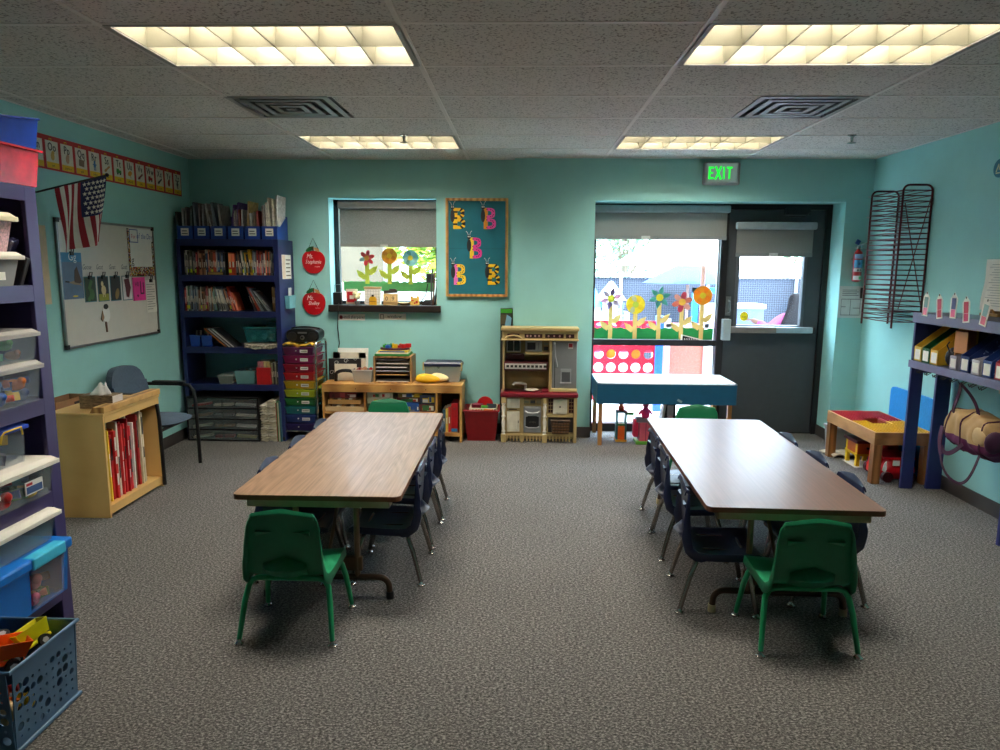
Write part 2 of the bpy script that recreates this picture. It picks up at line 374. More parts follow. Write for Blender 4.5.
# back wall with the small window and the entrance opening
W0, W1, WZ0, WZ1 = -1.80, -.80, 1.222, 2.205
D0, D1, DZ = .648, 2.866, 2.178
bw = MB(); YE = 6.99
bw.box(XL, W0, YL, YE, 0, CE+.3).box(W1, JX, YL, YE, 0, CE+.3).box(W0, W1, YL, YE, 0, WZ0).box(W0, W1, YL, YE, WZ1, CE+.3)
bw.box(JX, D0, YJ, YE, 0, CE+.3).box(D1, XR, YJ, YE, 0, CE+.3).box(D0, D1, YJ, YE, DZ, CE+.3)
setting(bw, 'wall_back', TEAL)
RUB = M((66, 62, 62), .6, nv=.06)
setting(MB().box(XL, XL+.008, YB, YL, 0, .1), 'baseboard_left', RUB)
setting(MB().box(XR-.008, XR, YB, YJ, 0, .1), 'baseboard_right', RUB)
setting(MB().box(XL, JX, YL-.008, YL, 0, .1).box(JX, D0, YJ-.008, YJ, 0, .1).box(D1, XR, YJ-.008, YJ, 0, .1).box(JX-.008, JX, YJ, YL, 0, .1)
        .box(D0, D0+.008, YJ, YF, 0, .1).box(D1-.008, D1, YJ, YF, 0, .1), 'baseboard_back', RUB)
# window_1 : small window above the low shelf
wy = 6.80
w = MB()
for a in ((W0, W0+.045, WZ0, WZ1), (W1-.03, W1, WZ0, WZ1), (W0, W1, WZ0, WZ0+.03), (W0, W1, WZ1-.04, WZ1)): w.box(a[0], a[1], wy, wy+.06, a[2], a[3])
win1 = setting(w, 'window_1', FRAMEBLK, None, (-1.3, wy, WZ0))
MB().box(W0+.045, W1-.03, wy+.025, wy+.031, WZ0+.03, WZ1-.04).build('window_pane', GLASS, win1)
p0 = A(329, 305, 'y', 6.6); p1 = A(441, 312, 'y', 6.6)
setting(MB().box(p0.x, p1.x, 6.57, wy, WZ0-.062, WZ0), 'trim_1', M((34, 27, 24), .4), bevel=.004)
# window_2 + door_1 : dark entrance frame
fy = YF
MX0, MX1 = 1.86, 1.925        # mullion between fixed light and door
fz = .875
w = MB()
w.box(D0, D0+.045, fy, fy+.09, 0, DZ).box(MX0, MX1, fy-.01, fy+.09, 0, DZ).box(D0+.045, MX0, fy, fy+.09, DZ-.055, DZ)
w.box(D0+.045, MX0, fy-.005, fy+.09, fz-.028, fz+.028).box(D0+.045, MX0, fy, fy+.09, 0, .075)
win2 = setting(w, 'window_2', FRAMEBLK, None, (1.2, fy, 0))
MB().box(D0+.045, MX0, fy+.04, fy+.046, fz+.028, DZ-.055).build('window_pane', GLASS, win2)
MB().box(D0+.045, MX0, fy+.04, fy+.046, .075, fz-.028).build('lower_pane', GLASS, win2)
MB().box(MX0-.022, MX0-.008, fy-.004, fy+.03, .075, DZ-.055).build('glazing_bead', ALU, win2)
w = MB().box(D1-.05, D1, fy-.01, fy+.09, 0, DZ).box(MX1, D1-.05, fy-.01, fy+.09, DZ-.05, DZ).box(MX1, D1-.05, fy+.01, fy+.12, 0, .012).box(D1-.085, D1-.05, fy+.058, fy+.09, 0, DZ-.05).box(MX1, MX1+.03, fy+.058, fy+.09, 0, DZ-.05).box(MX1, D1-.05, fy+.058, fy+.09, DZ-.085, DZ-.05)
door = setting(w, 'door_1', FRAMEBLK, None, (2.38, fy, 0))
DX0, DX1, dz1 = MX1+.006, D1-.056, DZ-.056
g0 = A(741, 257, 'y', fy); g1 = A(799, 325, 'y', fy)
gx0, gx1, gz0, gz1 = 2.045, 2.640, A(740, 325, 'y', fy).z, 1.80
DOORM = M((62, 68, 72), .5, nv=.05)
leaf = MB(); ya, yb = fy+.01, fy+.055
leaf.box(DX0, gx0, ya, yb, .012, dz1).box(gx1, DX1, ya, yb, .012, dz1).box(gx0, gx1, ya, yb, .012, gz0).box(gx0, gx1, ya, yb, gz1, dz1)
leaf = leaf.build('door_leaf', DOORM, door)
lite = MB()
for a in ((gx0-.03, gx0, gz0-.03, gz1+.03), (gx1, gx1+.03, gz0-.03, gz1+.03), (gx0, gx1, gz0-.03, gz0), (gx0, gx1, gz1, gz1+.03)): lite.box(a[0], a[1], ya-.012, ya, a[2], a[3])
lite.build('glass_frame', M((92, 98, 104), .4, .3), leaf, bevel=.003)
MB().box(gx0, gx1, ya+.015, ya+.021, gz0, gz1).build('door_pane', GLASS, leaf)
c = A(744.5, 316.5, 'y', ya); st = MB(); st.M = on_back(c.x, c.z, ya+.015); st.disc(0, 0, .04, .045, 0, .001, 10, 0).text('sun', 0, -.012, .034, 0, .002, 1)
st.build('sticker', [M((250, 230, 20), .5), M((150, 120, 10), .6)], leaf)
b0 = A(731, 327, 'y', ya-.05); b1 = A(812, 333, 'y', ya-.05); zb = (A(770, 330, 'y', ya-.05)).z
pb = MB().box(b0.x-.01, b0.x+.42, ya-.075, ya-.02, zb-.03, zb+.03, 0).box(b0.x+.42, b1.x, ya-.07, ya-.02, zb-.028, zb+.028, 1).box(b1.x, b1.x+.02, ya-.075, ya, zb-.032, zb+.032, 2)
pb.box(b0.x-.085, b0.x-.01, ya-.085, ya, zb-.1, zb+.1, 1)
pb.build('panic_bar', [M((150, 144, 138), .35, .5), M((190, 208, 214), .3, .5), BLACK], door, bevel=.006)
l0 = A(728, 306, 'y', ya)
lv = MB().box(l0.x-.022, l0.x+.022, ya-.012, ya, l0.z-.09, l0.z+.09).tube([(l0.x, ya-.01, l0.z+.05), (l0.x, ya-.05, l0.z+.04), (l0.x, ya-.055, l0.z-.04), (l0.x, ya-.01, l0.z-.06)], .01)
lv.build('pull_handle', STEEL, door)
c0 = A(786, 206, 'y', ya-.04); c1 = A(812, 214, 'y', ya-.04)
MB().box(c0.x, c1.x-.02, ya-.06, ya, c1.z-.01, c0.z-.02).tube([(c0.x+.03, ya-.05, c1.z-.02), (c0.x+.16, ya-.1, c1.z-.03), (c1.x, ya-.03, c1.z+.03)], .007).build('door_closer', M((30, 30, 32), .45), door, bevel=.006)
# ------------------------------------------------------------------ ceiling fixtures
LOUV = M((98, 94, 78), .45, nv=.04); LAMP = M((255, 248, 234), .5, emit=52., nv=.0)
lab = {(-1, 0): 'large lit ceiling light panel nearest the flag side of the room', (1, 0): 'large lit ceiling light panel nearest the camera on the entrance side',
       (-1, 4): 'lit ceiling light panel between vent and small shaded window', (1, 4): 'lit ceiling light panel just before the green exit sign'}
for (i, j) in LIGHTS:
    x0, y0 = GX0+TX*i+.012, GY0+TY*j+.012; x1, y1 = x0+TX-.024, y0+TY-.024
    t = thing('ceiling_light', lab[(i, j)], 'ceiling light', ((x0+x1)/2, (y0+y1)/2, CE), 'recessed ceiling light panels')
    h = MB()
    for a in ((x0, x0+.004, y0, y1), (x1-.004, x1, y0, y1), (x0, x1, y0, y0+.004), (x0, x1, y1-.004, y1)): h.box(a[0], a[1], a[2], a[3], CE, CE+.19)
    h.box(x0, x1, y0, y1, CE+.19, CE+.2)
    h.build('housing', M((120, 116, 104), .5), t)
    fr = MB()
    for a in ((x0-.01, x0+.02, y0, y1), (x1-.02, x1+.01, y0, y1), (x0, x1, y0-.008, y0+.012), (x0, x1, y1-.012, y1+.008)): fr.box(a[0], a[1], a[2], a[3], CE-.005, CE+.004)
    fr.build('frame', M((170, 165, 160), .5), t)
    lv = MB(); a0, a1, c0, c1 = x0+.02, x1-.02, y0+.012, y1-.012
    def wedge_y(y): lv.add([(a0, y-.003, CE), (a0, y+.003, CE), (a0, y+.018, CE+.10), (a0, y-.018, CE+.10), (a1, y-.003, CE), (a1, y+.003, CE), (a1, y+.018, CE+.10), (a1, y-.018, CE+.10)], [(0, 1, 2, 3), (7, 6, 5, 4), (0, 4, 5, 1), (1, 5, 6, 2), (2, 6, 7, 3), (3, 7, 4, 0)])
    def wedge_x(x): lv.add([(x-.003, c0, CE), (x+.003, c0, CE), (x+.016, c0, CE+.095), (x-.016, c0, CE+.095), (x-.003, c1, CE), (x+.003, c1, CE), (x+.016, c1, CE+.095), (x-.016, c1, CE+.095)], [(3, 2, 1, 0), (4, 5, 6, 7), (1, 5, 4, 0), (2, 6, 5, 1), (3, 7, 6, 2), (0, 4, 7, 3)])
    for y in (c0, (c0+c1)/2, c1): wedge_y(y)
    for k in range(7): wedge_x(a0+(a1-a0)*k/6)
    lv.build('louver', LOUV, t)
    for k in range(3):
        ty = c0+(c1-c0)*(k+.5)/3
        MB().box(a0+.02, a1-.02, ty-.05, ty+.05, CE+.165, CE+.18).build('lamp_tube', LAMP, t)
for n, (x0, y0) in enumerate(VENTS):
    x1, y1 = x0+.598, y0+.585
    t = thing('ceiling_vent', ['square metal ceiling vent on the bookcase side', 'square metal ceiling vent nearest the sprinkler by the drying rack wall'][n], 'vent', ((x0+x1)/2, (y0+y1)/2, CE), 'square ceiling vents')
    MB().box(x0, x1, y0, y1, CE+.05, CE+.06).build('backing', BLK2, t)
    for k in range(4):
        a = .066*k; z = CE-.007-.002*k; b = MB()
        o = (x0+a, x1-a, y0+a, y1-a); wdt = .045
        wdt = .034; th = .005
        b.box(o[0], o[1], o[2], o[2]+wdt, z, z+th).box(o[0], o[1], o[3]-wdt, o[3], z, z+th).box(o[0], o[0]+wdt, o[2]+wdt, o[3]-wdt, z, z+th).box(o[1]-wdt, o[1], o[2]+wdt, o[3]-wdt, z, z+th)
        for (e0, e1, f0, f1) in ((o[0]+wdt, o[1]-wdt, o[2]+wdt, o[2]+wdt+.003), (o[0]+wdt, o[1]-wdt, o[3]-wdt-.003, o[3]-wdt)): b.box(e0, e1, f0, f1, z, z+.03)
        b.build('louver_ring' if k else 'rim', [M((150, 148, 146), .4, .4)], t)
    MB().box(x0+.27, x1-.27, y0+.27, y1-.27, CE-.014, CE-.008).build('centre_plate', M((150, 148, 146), .4, .4), t)
for n, (u, v) in enumerate(((405, 136), (849, 136))):
    p = A(u, v, 'z', CE)
    t = thing('sprinkler', ['small fire sprinkler under the ceiling between the two rows near the shaded window', 'small fire sprinkler hanging from the ceiling near the drying rack wall'][n], 'sprinkler', (p.x, p.y-.05, CE), 'ceiling sprinklers')
    q = t.location
    MB().lathe([(.03, 0), (.03, -.006), (.012, -.012), (.009, -.04), (.006, -.05)], q, 12).build('body', CHROME, t)
    MB().lathe([(.004, -.05), (.03, -.055), (.03, -.058), (.004, -.06)], q, 12).build('deflector', CHROME, t)

# ------------------------------------------------------------------ foreground shelf (front edge faces the room)
SX, SB, SN, SF = -1.97, -2.45, 1.95, 2.868
t = thing('storage_shelf', 'tall purple-navy wooden shelf unit holding toy bins, nearest the camera', 'shelf', ((SX+SB)/2, (SN+SF)/2, 0))
m = MB().box(SB, SX-.02, SF-.02, SF, 0, 1.87).build('side_panel', NAVY2, t)
MB().box(SB, SX-.02, SN, SN+.02, 0, 1.87).build('side_panel', NAVY2, t)
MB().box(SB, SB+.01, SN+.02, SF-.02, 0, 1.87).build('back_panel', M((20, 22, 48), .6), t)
MB().box(SX-.02, SX, SF-.068, SF, 0, 1.895).build('stile', NAVY2, t, bevel=.003)
MB().box(SX-.02, SX, SN, SN+.068, 0, 1.895).build('stile', NAVY2, t, bevel=.003)
MB().box(SB, SX-.02, SN, SF, 1.87, 1.89).box(SX-.02, SX, SN+.068, SF-.068, 1.838, 1.895).build('top', NAVY2, t)
LV = [1.506, 1.042, .646, .222]
for z in LV: MB().box(SB+.01, SX-.02, SN+.02, SF-.02, z-.02, z).box(SX-.02, SX, SN+.068, SF-.068, z-.065, z).build('shelf_board', NAVY2, t)

def lidded_bin(name, label, x0, x1, y0, y1, z0, z1, body, lidm, lid_h=.028, tap=.02, over=.014, cat='bin', group=None, handle=None):
    t = thing(name, label, cat, ((x0+x1)/2, (y0+y1)/2, z0), group)
    MB().tub(x0+over, x1-over, y0+over, y1-over, z0, z1-lid_h*.4, .003, tap).build('body', body, t)
    l = MB().box(x0, x1, y0, y1, z1-lid_h, z1-lid_h*.45).fr(x0+.004, x1-.004, y0+.004, y1-.004, z1-lid_h*.45, x0+.02, x1-.02, y0+.02, y1-.02, z1)
    l.build('lid', lidm, t, bevel=.003)
    return t
def toys(prefix, label, box, seeds, cols, group, rmin=.022, rmax=.045, dense=False):
    """assorted little toys lying in a box, each an object"""
    x0, x1, y0, y1, z = box; rr = random.Random(seeds); n = len(cols); nl = 2 if dense else 1; per = (n+nl-1)//nl
    for k, c in enumerate(cols):
        r = rr.uniform(rmin, rmax); x, y = rr.uniform(x0+r, x1-r) if x1-x0 > 2*r else (x0+x1)/2, rr.uniform(y0+r, y1-r); zz = z+r*.7
        if dense: y = y0+r+(y1-y0-2*r)*((k % per)+.5*(k//per)+rr.uniform(-.2, .2))/per; y = min(max(y, y0+r), y1-r); x = x1-r*rr.uniform(1.0, 1.25); zz = z+r*.8+(k//per)*rmax*1.3
        b = MB(); kind = k % 3
        if kind == 0: b.sph((x, y, zz), (r*1.2, r*.8, r*.7)).sph((x+r*.9, y, zz+r*.5), r*.5, 8, 6)
        elif kind == 1: b.cyl((x-r, y-r*.6, zz), (x+r, y+r*.6, zz+r*.3), r*.45, r*.4, 10)
        else: b.rbox((x, y, zz), r*1.8, r*1.2, r*.9, (0, .2, rr.uniform(0, 3))).cyl((x, y, zz), (x, y, zz+r), r*.3, None, 8)
        cn, cm_ = c
        solo(b, prefix, label % cn, 'toy', cm_, (x, y, z), group, smooth=40)
WL = M((226, 220, 206), .45, nv=.02); CB = clear((214, 222, 226), .17, .15); CB2 = clear((196, 214, 228), .13, .12)
# on top of the unit
b0 = MB().tub(-2.38, -1.965, 2.2, 2.9, 1.897, 2.035, .012, .012).box(-2.386, -1.957, 2.195, 2.918, 2.035, 2.045)
solo(b0, 'storage_tray', 'shiny red storage tray on top of the purple-navy shelf unit', 'tray', M((204, 32, 52), .25, nv=.35, ns=14), (-2.17, 2.55, 1.897), bevel=.002)
b0 = MB()
for xx in (-2.38, -1.985): b0.poly([(2.2, 2.048), (2.9, 2.048), (2.925, 2.166), (2.2, 2.075)], xx, xx+.012, 0, 'x').add([(xx-.004, 2.2, 2.075), (xx+.018, 2.2, 2.075), (xx+.018, 2.93, 2.166), (xx-.004, 2.93, 2.166), (xx-.004, 2.2, 2.083), (xx+.018, 2.2, 2.083), (xx+.018, 2.93, 2.174), (xx-.004, 2.93, 2.174)], [(3, 2, 1, 0), (4, 5, 6, 7), (0, 1, 5, 4), (1, 2, 6, 5), (2, 3, 7, 6), (3, 0, 4, 7)])
b0.box(-2.38, -1.98, 2.2, 2.9, 2.047, 2.053).fr(-2.38, -1.975, 2.888, 2.9, 2.05, -2.38, -1.975, 2.913, 2.925, 2.166).box(-2.38, -1.975, 2.2, 2.212, 2.05, 2.075)
solo(b0, 'storage_tray', 'dark blue storage tray stacked on the shiny red tray', 'tray', M((22, 62, 160), .28, nv=.3, ns=8), (-2.17, 2.55, 2.047), bevel=.002)
# level 1
g = 'clear bins on the purple-navy shelf'
t = lidded_bin('storage_bin', 'clear bin with white lid standing under the pink patterned bin', -2.3, -1.93, 2.31, 2.716, LV[0], 1.636, clear((236, 238, 240), .32, .25), WL, .03, group=g)
MB().box(-1.9465, -1.945, 2.58, 2.62, 1.53, 1.56).build('label', PAPER, t)
lidded_bin('storage_bin', 'pink patterned clear bin with cream lid, on the topmost shelf', -2.3, -1.935, 2.31, 2.706, 1.637, 1.783, M((222, 178, 186), .4, nv=.35, ns=120), M((228, 218, 180), .45), .034, group=g)
bb = MB().rbox((-2.02, 2.755, 1.57), .10, .06, .12, (0, .3, .4)).rbox((-2.06, 2.76, 1.66), .1, .05, .1, (.2, .5, .2), 1)
solo(bb, 'crumpled_pouch', 'dark glossy pouch squeezed behind the pink patterned bin', 'pouch', [BLK2, M((40, 38, 70), .25)], (-2.03, 2.755, LV[0]), bevel=.008)
# level 2
CL = clear((236, 232, 226), .42, .15)
t = lidded_bin('storage_bin', 'clear bin with clear lid holding orange and blue toys, beneath the animal bin', -2.35, -1.93, 2.33, 2.768, LV[1], 1.211, CB2, CL, .034, .012, .01, group=g)
t = lidded_bin('storage_bin', 'clear bin with clear lid of plastic animals, uppermost of two stacked', -2.35, -1.935, 2.33, 2.772, 1.212, 1.336, CB2, CL, .03, .012, .01, group=g)
OC, TC = ('orange', ORG), ('blue', BLU)
cols = [('orange', ORG), ('navy', M((40, 60, 130), .5)), ('red', M((220, 60, 50), .5)), ('blue', BLU), ('orange-red', M((240, 90, 40), .5)), ('yellow', YEL), ('slate', M((70, 90, 140), .5)), ('scarlet', RED), ('deep orange', M((226, 96, 20), .5)), ('mid blue', M((52, 96, 160), .5)), ('brick', M((190, 70, 50), .5)), ('indigo', M((50, 50, 120), .5)), ('tangerine', M((244, 130, 50), .5)), ('cobalt', M((30, 70, 150), .5))]
toys('small_toy', '%s toy inside the clear bin beneath the animal bin', (-2.1, -1.952, 2.40, 2.75, LV[1]+.004), 3, cols, 'toys in the lower clear bin', .03, .038, True)
cols = [('olive', M((150, 160, 50), .6)), ('grey', M((88, 86, 88), .6)), ('sea green', M((70, 150, 110), .6)), ('brown', M((150, 88, 60), .6)), ('moss', M((120, 150, 70), .6)), ('charcoal', M((66, 64, 66), .6)), ('green', M((80, 160, 90), .6))]
toys('plastic_animal', '%s plastic animal inside the upper clear bin', (-2.1, -1.957, 2.42, 2.75, 1.217), 5, cols, 'plastic animals in the bin', .024, .031, True)
# level 3
t = lidded_bin('storage_bin', 'wide clear bin with cream lid and white product label', -2.4, -1.925, 2.44, 2.8, LV[2], .806, CB, WL, .034, .02, group=g)
lb = MB(); p = A(38, 490, 'x', -1.939); lb.M = on_right(0, 0, 0); lb = MB()
lb.box(-1.9465, -1.942, 2.61, 2.71, .685, .738, 0).box(-1.942, -1.9415, 2.615, 2.705, .69, .718, 1).box(-1.942, -1.9415, 2.615, 2.65, .722, .733, 2)
lb.build('label', [PAPER, M((60, 90, 140), .6), RED], t)
lidded_bin('storage_bin', 'smaller clear bin with white lid, cut off at the shelf edge', -2.35, -1.905, 2.1, 2.432, LV[2], .76, CB, WL, .03, .02, group=g)
t = lidded_bin('storage_bin', 'clear toy box with royal blue lid and yellow clasp', -2.35, -1.97, 2.28, 2.70, .808, .972, CB2, M((20, 60, 170), .4), .03, .008, .01, group=g)
MB().tube([(-1.966, 2.535, .915), (-1.962, 2.54, .945), (-1.962, 2.555, .955), (-1.962, 2.60, .957), (-1.962, 2.645, .958), (-1.966, 2.655, .925)], .0035).build('clasp', YEL, t, smooth=40)
cols = [('yellow', YEL), ('red', RED), ('grey-violet', M((90, 86, 110), .5)), ('leaf green', M((60, 160, 80), .5)), ('lime', M((140, 190, 70), .5)), ('golden', M((226, 180, 40), .5))]
toys('small_toy', '%s toy inside the box with the royal blue lid', (-2.15, -1.985, 2.36, 2.68, .812), 8, cols, 'toys in the blue lidded box', .038, .05, True)
cols = [('red', RED), ('blue', BLU), ('green', M((60, 140, 90), .5)), ('yellow', YEL), ('crimson', M((170, 30, 60), .5)), ('aqua', M((80, 150, 160), .5)), ('dark blue', M((40, 70, 120), .5))]
toys('small_toy', '%s toy inside the wide bin with the product label', (-2.15, -1.955, 2.48, 2.77, LV[2]+.004), 12, cols, 'toys in the wide clear bin', .04, .05, True)
# level 4
t = lidded_bin('storage_bin', 'empty clear bin with white lid standing on the bright blue box', -2.4, -1.925, 2.36, 2.785, .452, .588, CB, WL, .034, .02, group=g)
t = thing('storage_box', 'bright blue box with turquoise lid latch and clear window, above the crate', 'box', (-2.15, 2.55, LV[3]))
BB = M((16, 112, 204), .35, nv=.05); TQ = M((70, 190, 226), .35)
bm_ = MB().fr(-2.41, -1.925, 2.31, 2.314, LV[3], -2.42, -1.915, 2.30, 2.304, .41).fr(-2.41, -1.925, 2.77, 2.774, LV[3], -2.42, -1.915, 2.781, 2.785, .41).box(-2.42, -2.416, 2.3, 2.785, LV[3], .41).box(-2.41, -1.925, 2.31, 2.774, LV[3], LV[3]+.004)
bm_.fr(-1.929, -1.925, 2.31, 2.555, LV[3], -1.919, -1.915, 2.30, 2.55, .41).fr(-1.929, -1.925, 2.74, 2.774, LV[3], -1.919, -1.915, 2.745, 2.785, .41).fr(-1.929, -1.925, 2.55, 2.745, LV[3], -1.928, -1.924, 2.55, 2.745, LV[3]+.014)
bm_.build('body', BB, t)
MB().fr(-1.918, -1.912, 2.56, 2.735, LV[3]+.012, -1.912, -1.906, 2.55, 2.745, .395).build('front_window', clear((210, 200, 200), .16, .15), t)
MB().box(-2.43, -1.90, 2.29, 2.80, .405, .45).build('lid', BB, t, bevel=.01)
MB().box(-1.945, -1.893, 2.55, 2.745, .402, .452).build('latch', TQ, t, bevel=.006)
cols = [('pink', M((240, 100, 150), .5)), ('peach', M((226, 160, 130), .6)), ('green', M((60, 130, 80), .6)), ('rose', M((214, 110, 120), .6)), ('dark grey', DGREY)]
toys('doll_toy', '%s toy inside the bright blue window box', (-2.02, -1.93, 2.56, 2.74, LV[3]+.006), 4, cols, 'toys in the blue window box', .032, .044, True)
bb = MB().sph((-2.0, 2.33, LV[3]+.03), (.04, .05, .03)); 
# crate with round holes on the floor
t = thing('toy_crate', 'grey-blue plastic crate with round holes, full of toy trucks, on the carpet', 'crate', (-1.80, 2.2, 0))
CR = M((84, 118, 150), .42, nv=.05)
cx0, cx1, cy0, cy1, ch = -1.975, -1.63, 2.035, 2.375, .295
def holed(mb, u0, u1, v0, v1, holes, P, seg=10):
    """a panel with round holes: cut as a fine grid of cells whose openings are rings"""
    nu, nv = len(holes[0]), len(holes)
    du, dv = (u1-u0)/nu, (v1-v0)/nv
    for j in range(nv):
        for i in range(nu):
            a0, b0 = u0+du*i, v0+dv*j; r = holes[j][i]
            if r <= 0: mb.add([P(a0, b0), P(a0+du, b0), P(a0+du, b0+dv), P(a0, b0+dv)], [(0, 1, 2, 3)]); continue
            c_ = (a0+du/2, b0+dv/2); n = 16; out = []; inn = []
            for k in range(n):
                tt = 2*pi*k/n+pi/4; cx_, sx_ = cos(tt), sin(tt); q = max(abs(cx_)/(du/2), abs(sx_)/(dv/2))
                out.append(P(c_[0]+cx_/q, c_[1]+sx_/q)); inn.append(P(c_[0]+r*cx_, c_[1]+r*sx_))
            for k, (sx_, sy_) in zip((0, 4, 8, 12), ((1, 1), (-1, 1), (-1, -1), (1, -1))): out[k] = P(c_[0]+sx_*du/2, c_[1]+sy_*dv/2)
            mb.add(out+inn, [(k, (k+1) % n, n+(k+1) % n, n+k) for k in range(n)])
rr = random.Random(11)
def hl(nu, nv):
    h = []
    for j in range(nv):
        h.append([rr.choice([.0045, .006, .007, .012, .015, .016, .0155, .005]) for i in range(nu)])
    return h
k_ = .012
body = MB()
def lerp(a, b, q): return a+(b-a)*q
P_right = lambda u, v: (lerp(cx1-k_, cx1, v/ch), u, v)
P_near = lambda u, v: (u, lerp(cy0+k_, cy0, v/ch), v)
body2 = MB()
holed(body2, cy0+.02, cy1-.02, .03, ch-.055, hl(9, 6), P_right)
holed(body2, cx0+.02, cx1-.02, .03, ch-.055, hl(9, 6), P_near)
for P_, a0, a1 in ((P_right, cy0, cy1), (P_near, cx0, cx1)):
    for (u0, u1, v0, v1) in ((a0+.012, a0+.02, 0, ch), (a1-.02, a1-.012, 0, ch), (a0+.02, a1-.02, 0, .03), (a0+.02, a1-.02, ch-.055, ch)):
        body2.add([P_(u0, v0), P_(u1, v0), P_(u1, v1), P_(u0, v1)], [(0, 1, 2, 3)])
body2.add([(cx0, cy0+.01, 0), (cx0, cy1-.01, 0), (cx0, cy1, ch), (cx0, cy0, ch)], [(0, 1, 2, 3)]).add([(cx0, cy1-.01, 0), (cx1-.01, cy1-.01, 0), (cx1, cy1, ch), (cx0, cy1, ch)], [(0, 1, 2, 3)])
body2.add([(cx0+.005, cy0+.005, .004), (cx1-.005, cy0+.005, .004), (cx1-.005, cy1-.005, .004), (cx0+.005, cy1-.005, .004)], [(0, 1, 2, 3)])
body2.build('body', CR, t, solid=.004)
MB().tube([(cx0-.004, cy0-.004, ch), (cx1+.004, cy0-.004, ch), (cx1+.004, cy1+.004, ch), (cx0-.004, cy1+.004, ch)], .008, 8, 0, True).build('rim', CR, t)
MB().tube([(cx0+.004, cy0+.004, .009), (cx1-.004, cy0+.004, .009), (cx1-.004, cy1-.004, .009), (cx0+.004, cy1-.004, .009)], .009, 8, 0, True).build('foot_rim', CR, t)
def truck(name, label, loc, rz, tilt, body_m, k=1., tipper=True):
    t = thing(name, label, 'toy truck', loc, 'toy trucks in the crate'); t.rotation_euler = (tilt[0], tilt[1], rz)
    def build(mb, n, mt, par=t, **kw):
        return mb.build(n, mt, par, **kw)
    L = Vector(loc)
    b = MB(); b.M = Matrix.Translation(L) @ Matrix.Scale(k, 4)
    b.box(-.1, .1, -.035, .035, .02, .036); b.fr(-.1, -.03, -.038, .038, .036, -.092, -.045, -.034, .034, .085); build(b, 'cab', body_m, bevel=.004)
    b = MB(); b.M = Matrix.Translation(L) @ Matrix.Scale(k, 4)
    b.tub(-.025, .11, -.045, .045, .042, .1, .004, .012); build(b, 'dump_bed', body_m)
    for sx in (-.065, .06):
        for sy in (-.042, .042):
            w = MB(); w.M = Matrix.Translation(L) @ Matrix.Scale(k, 4)
            w.cyl((sx, sy-.009, .02), (sx, sy+.009, .02), .024, None, 14, 0).cyl((sx, sy-.0105, .02), (sx, sy+.0105, .02), .013, None, 6, 1); build(w, 'wheel', [BLACK, LGREY])
def tp(u, v, z):
    p = A(u, v, 'z', z); return (min(max(p.x, cx0+.09), cx1-.07), min(max(p.y, cy0+.09), cy1-.07), z-.04)
truck('toy_truck', 'orange-red toy dump truck in the hole-patterned crate', (-1.80, 2.155, .225), .95, (.05, .22), M((236, 84, 20), .35), 1.0)
truck('toy_truck', 'bright yellow toy truck in the hole-patterned crate', (-1.735, 2.265, .225), 1.2, (-.35, -.22), M((232, 226, 24), .35), .85)
truck('toy_truck', 'upturned black toy truck with silver wheel hubs in the crate', (-1.885, 2.265, .262), .55, (pi*.60, 0), BLK2, .9)
bb = MB().sph((-1.85, 2.085, .255), (.055, .045, .03), 14, 8).cyl((-1.85, 2.085, .27), (-1.85, 2.085, .295), .03, .025, 12, 1)
solo(bb, 'toy_boat', 'green toy with cream top in the near corner of the crate', 'toy', [GRN, CREAM], (-1.85, 2.085, .225), smooth=40)
cols = [('yellow', YEL), ('red', RED), ('orange', ORG), ('white', WHITE), ('black', BLACK), ('amber', M((226, 160, 30), .5)), ('tan', M((180, 150, 100), .5)), ('crimson', M((170, 30, 40), .5)), ('dark', DGREY)]
toys('small_toy', '%s toy low in the hole-patterned crate, seen through its holes', (-1.94, -1.65, 2.07, 2.34, .03), 21, cols, 'toys low in the crate', .04, .06)

# ------------------------------------------------------------------ left wall
# chart stuck behind the shelf unit
p = A(43, 228, 'x', -2.43); q = A(51, 297, 'x', -2.43)
b = MB().box(-2.452, -2.44, 3.42, 3.60, q.z, p.z+.0)
solo(MB().box(-3.075, -3.05, 4.37, 4.50, 1.33, 1.83), 'cream_board', 'cream board leaning on the wall between shelf unit and whiteboard', 'board', M((216, 196, 164), .7), (-3.06, 4.46, 1.31))
# alphabet strip
ay0, ay1, az0, az1 = 4.44, 6.452, 2.195, 2.412
t = thing('alphabet_banner', 'red bordered alphabet card strip high on the flag wall', 'alphabet banner', (XL, (ay0+ay1)/2, az0))
b = MB(); b.M = on_left(0, 0, XL); b.box(ay0-.2, ay1, az0, az1, .001, .004); b.build('backing_strip', M((186, 34, 30), .5), t)
letters = ['Nn', 'Oo', 'Pp', 'Qq', 'Rr', 'Ss', 'Tt', 'Uu', 'Vv', 'Ww', 'Xx', 'Yy', 'Zz']
wordz = ['nut', 'owl', 'popcorn', 'quilt', 'robot', 'saw', 'truck', 'umbrella', 'violin', 'wagon', 'x-ray', 'yo-yo', 'zebra']
picc = [(150, 100, 60), (206, 170, 90), (200, 160, 130), (130, 110, 90), (60, 120, 180), (190, 140, 80), (60, 140, 60), (220, 150, 50), (130, 60, 50), (170, 40, 40), (60, 60, 60), (150, 60, 50), (80, 80, 80)]
pw = (ay1-4.455)/13.
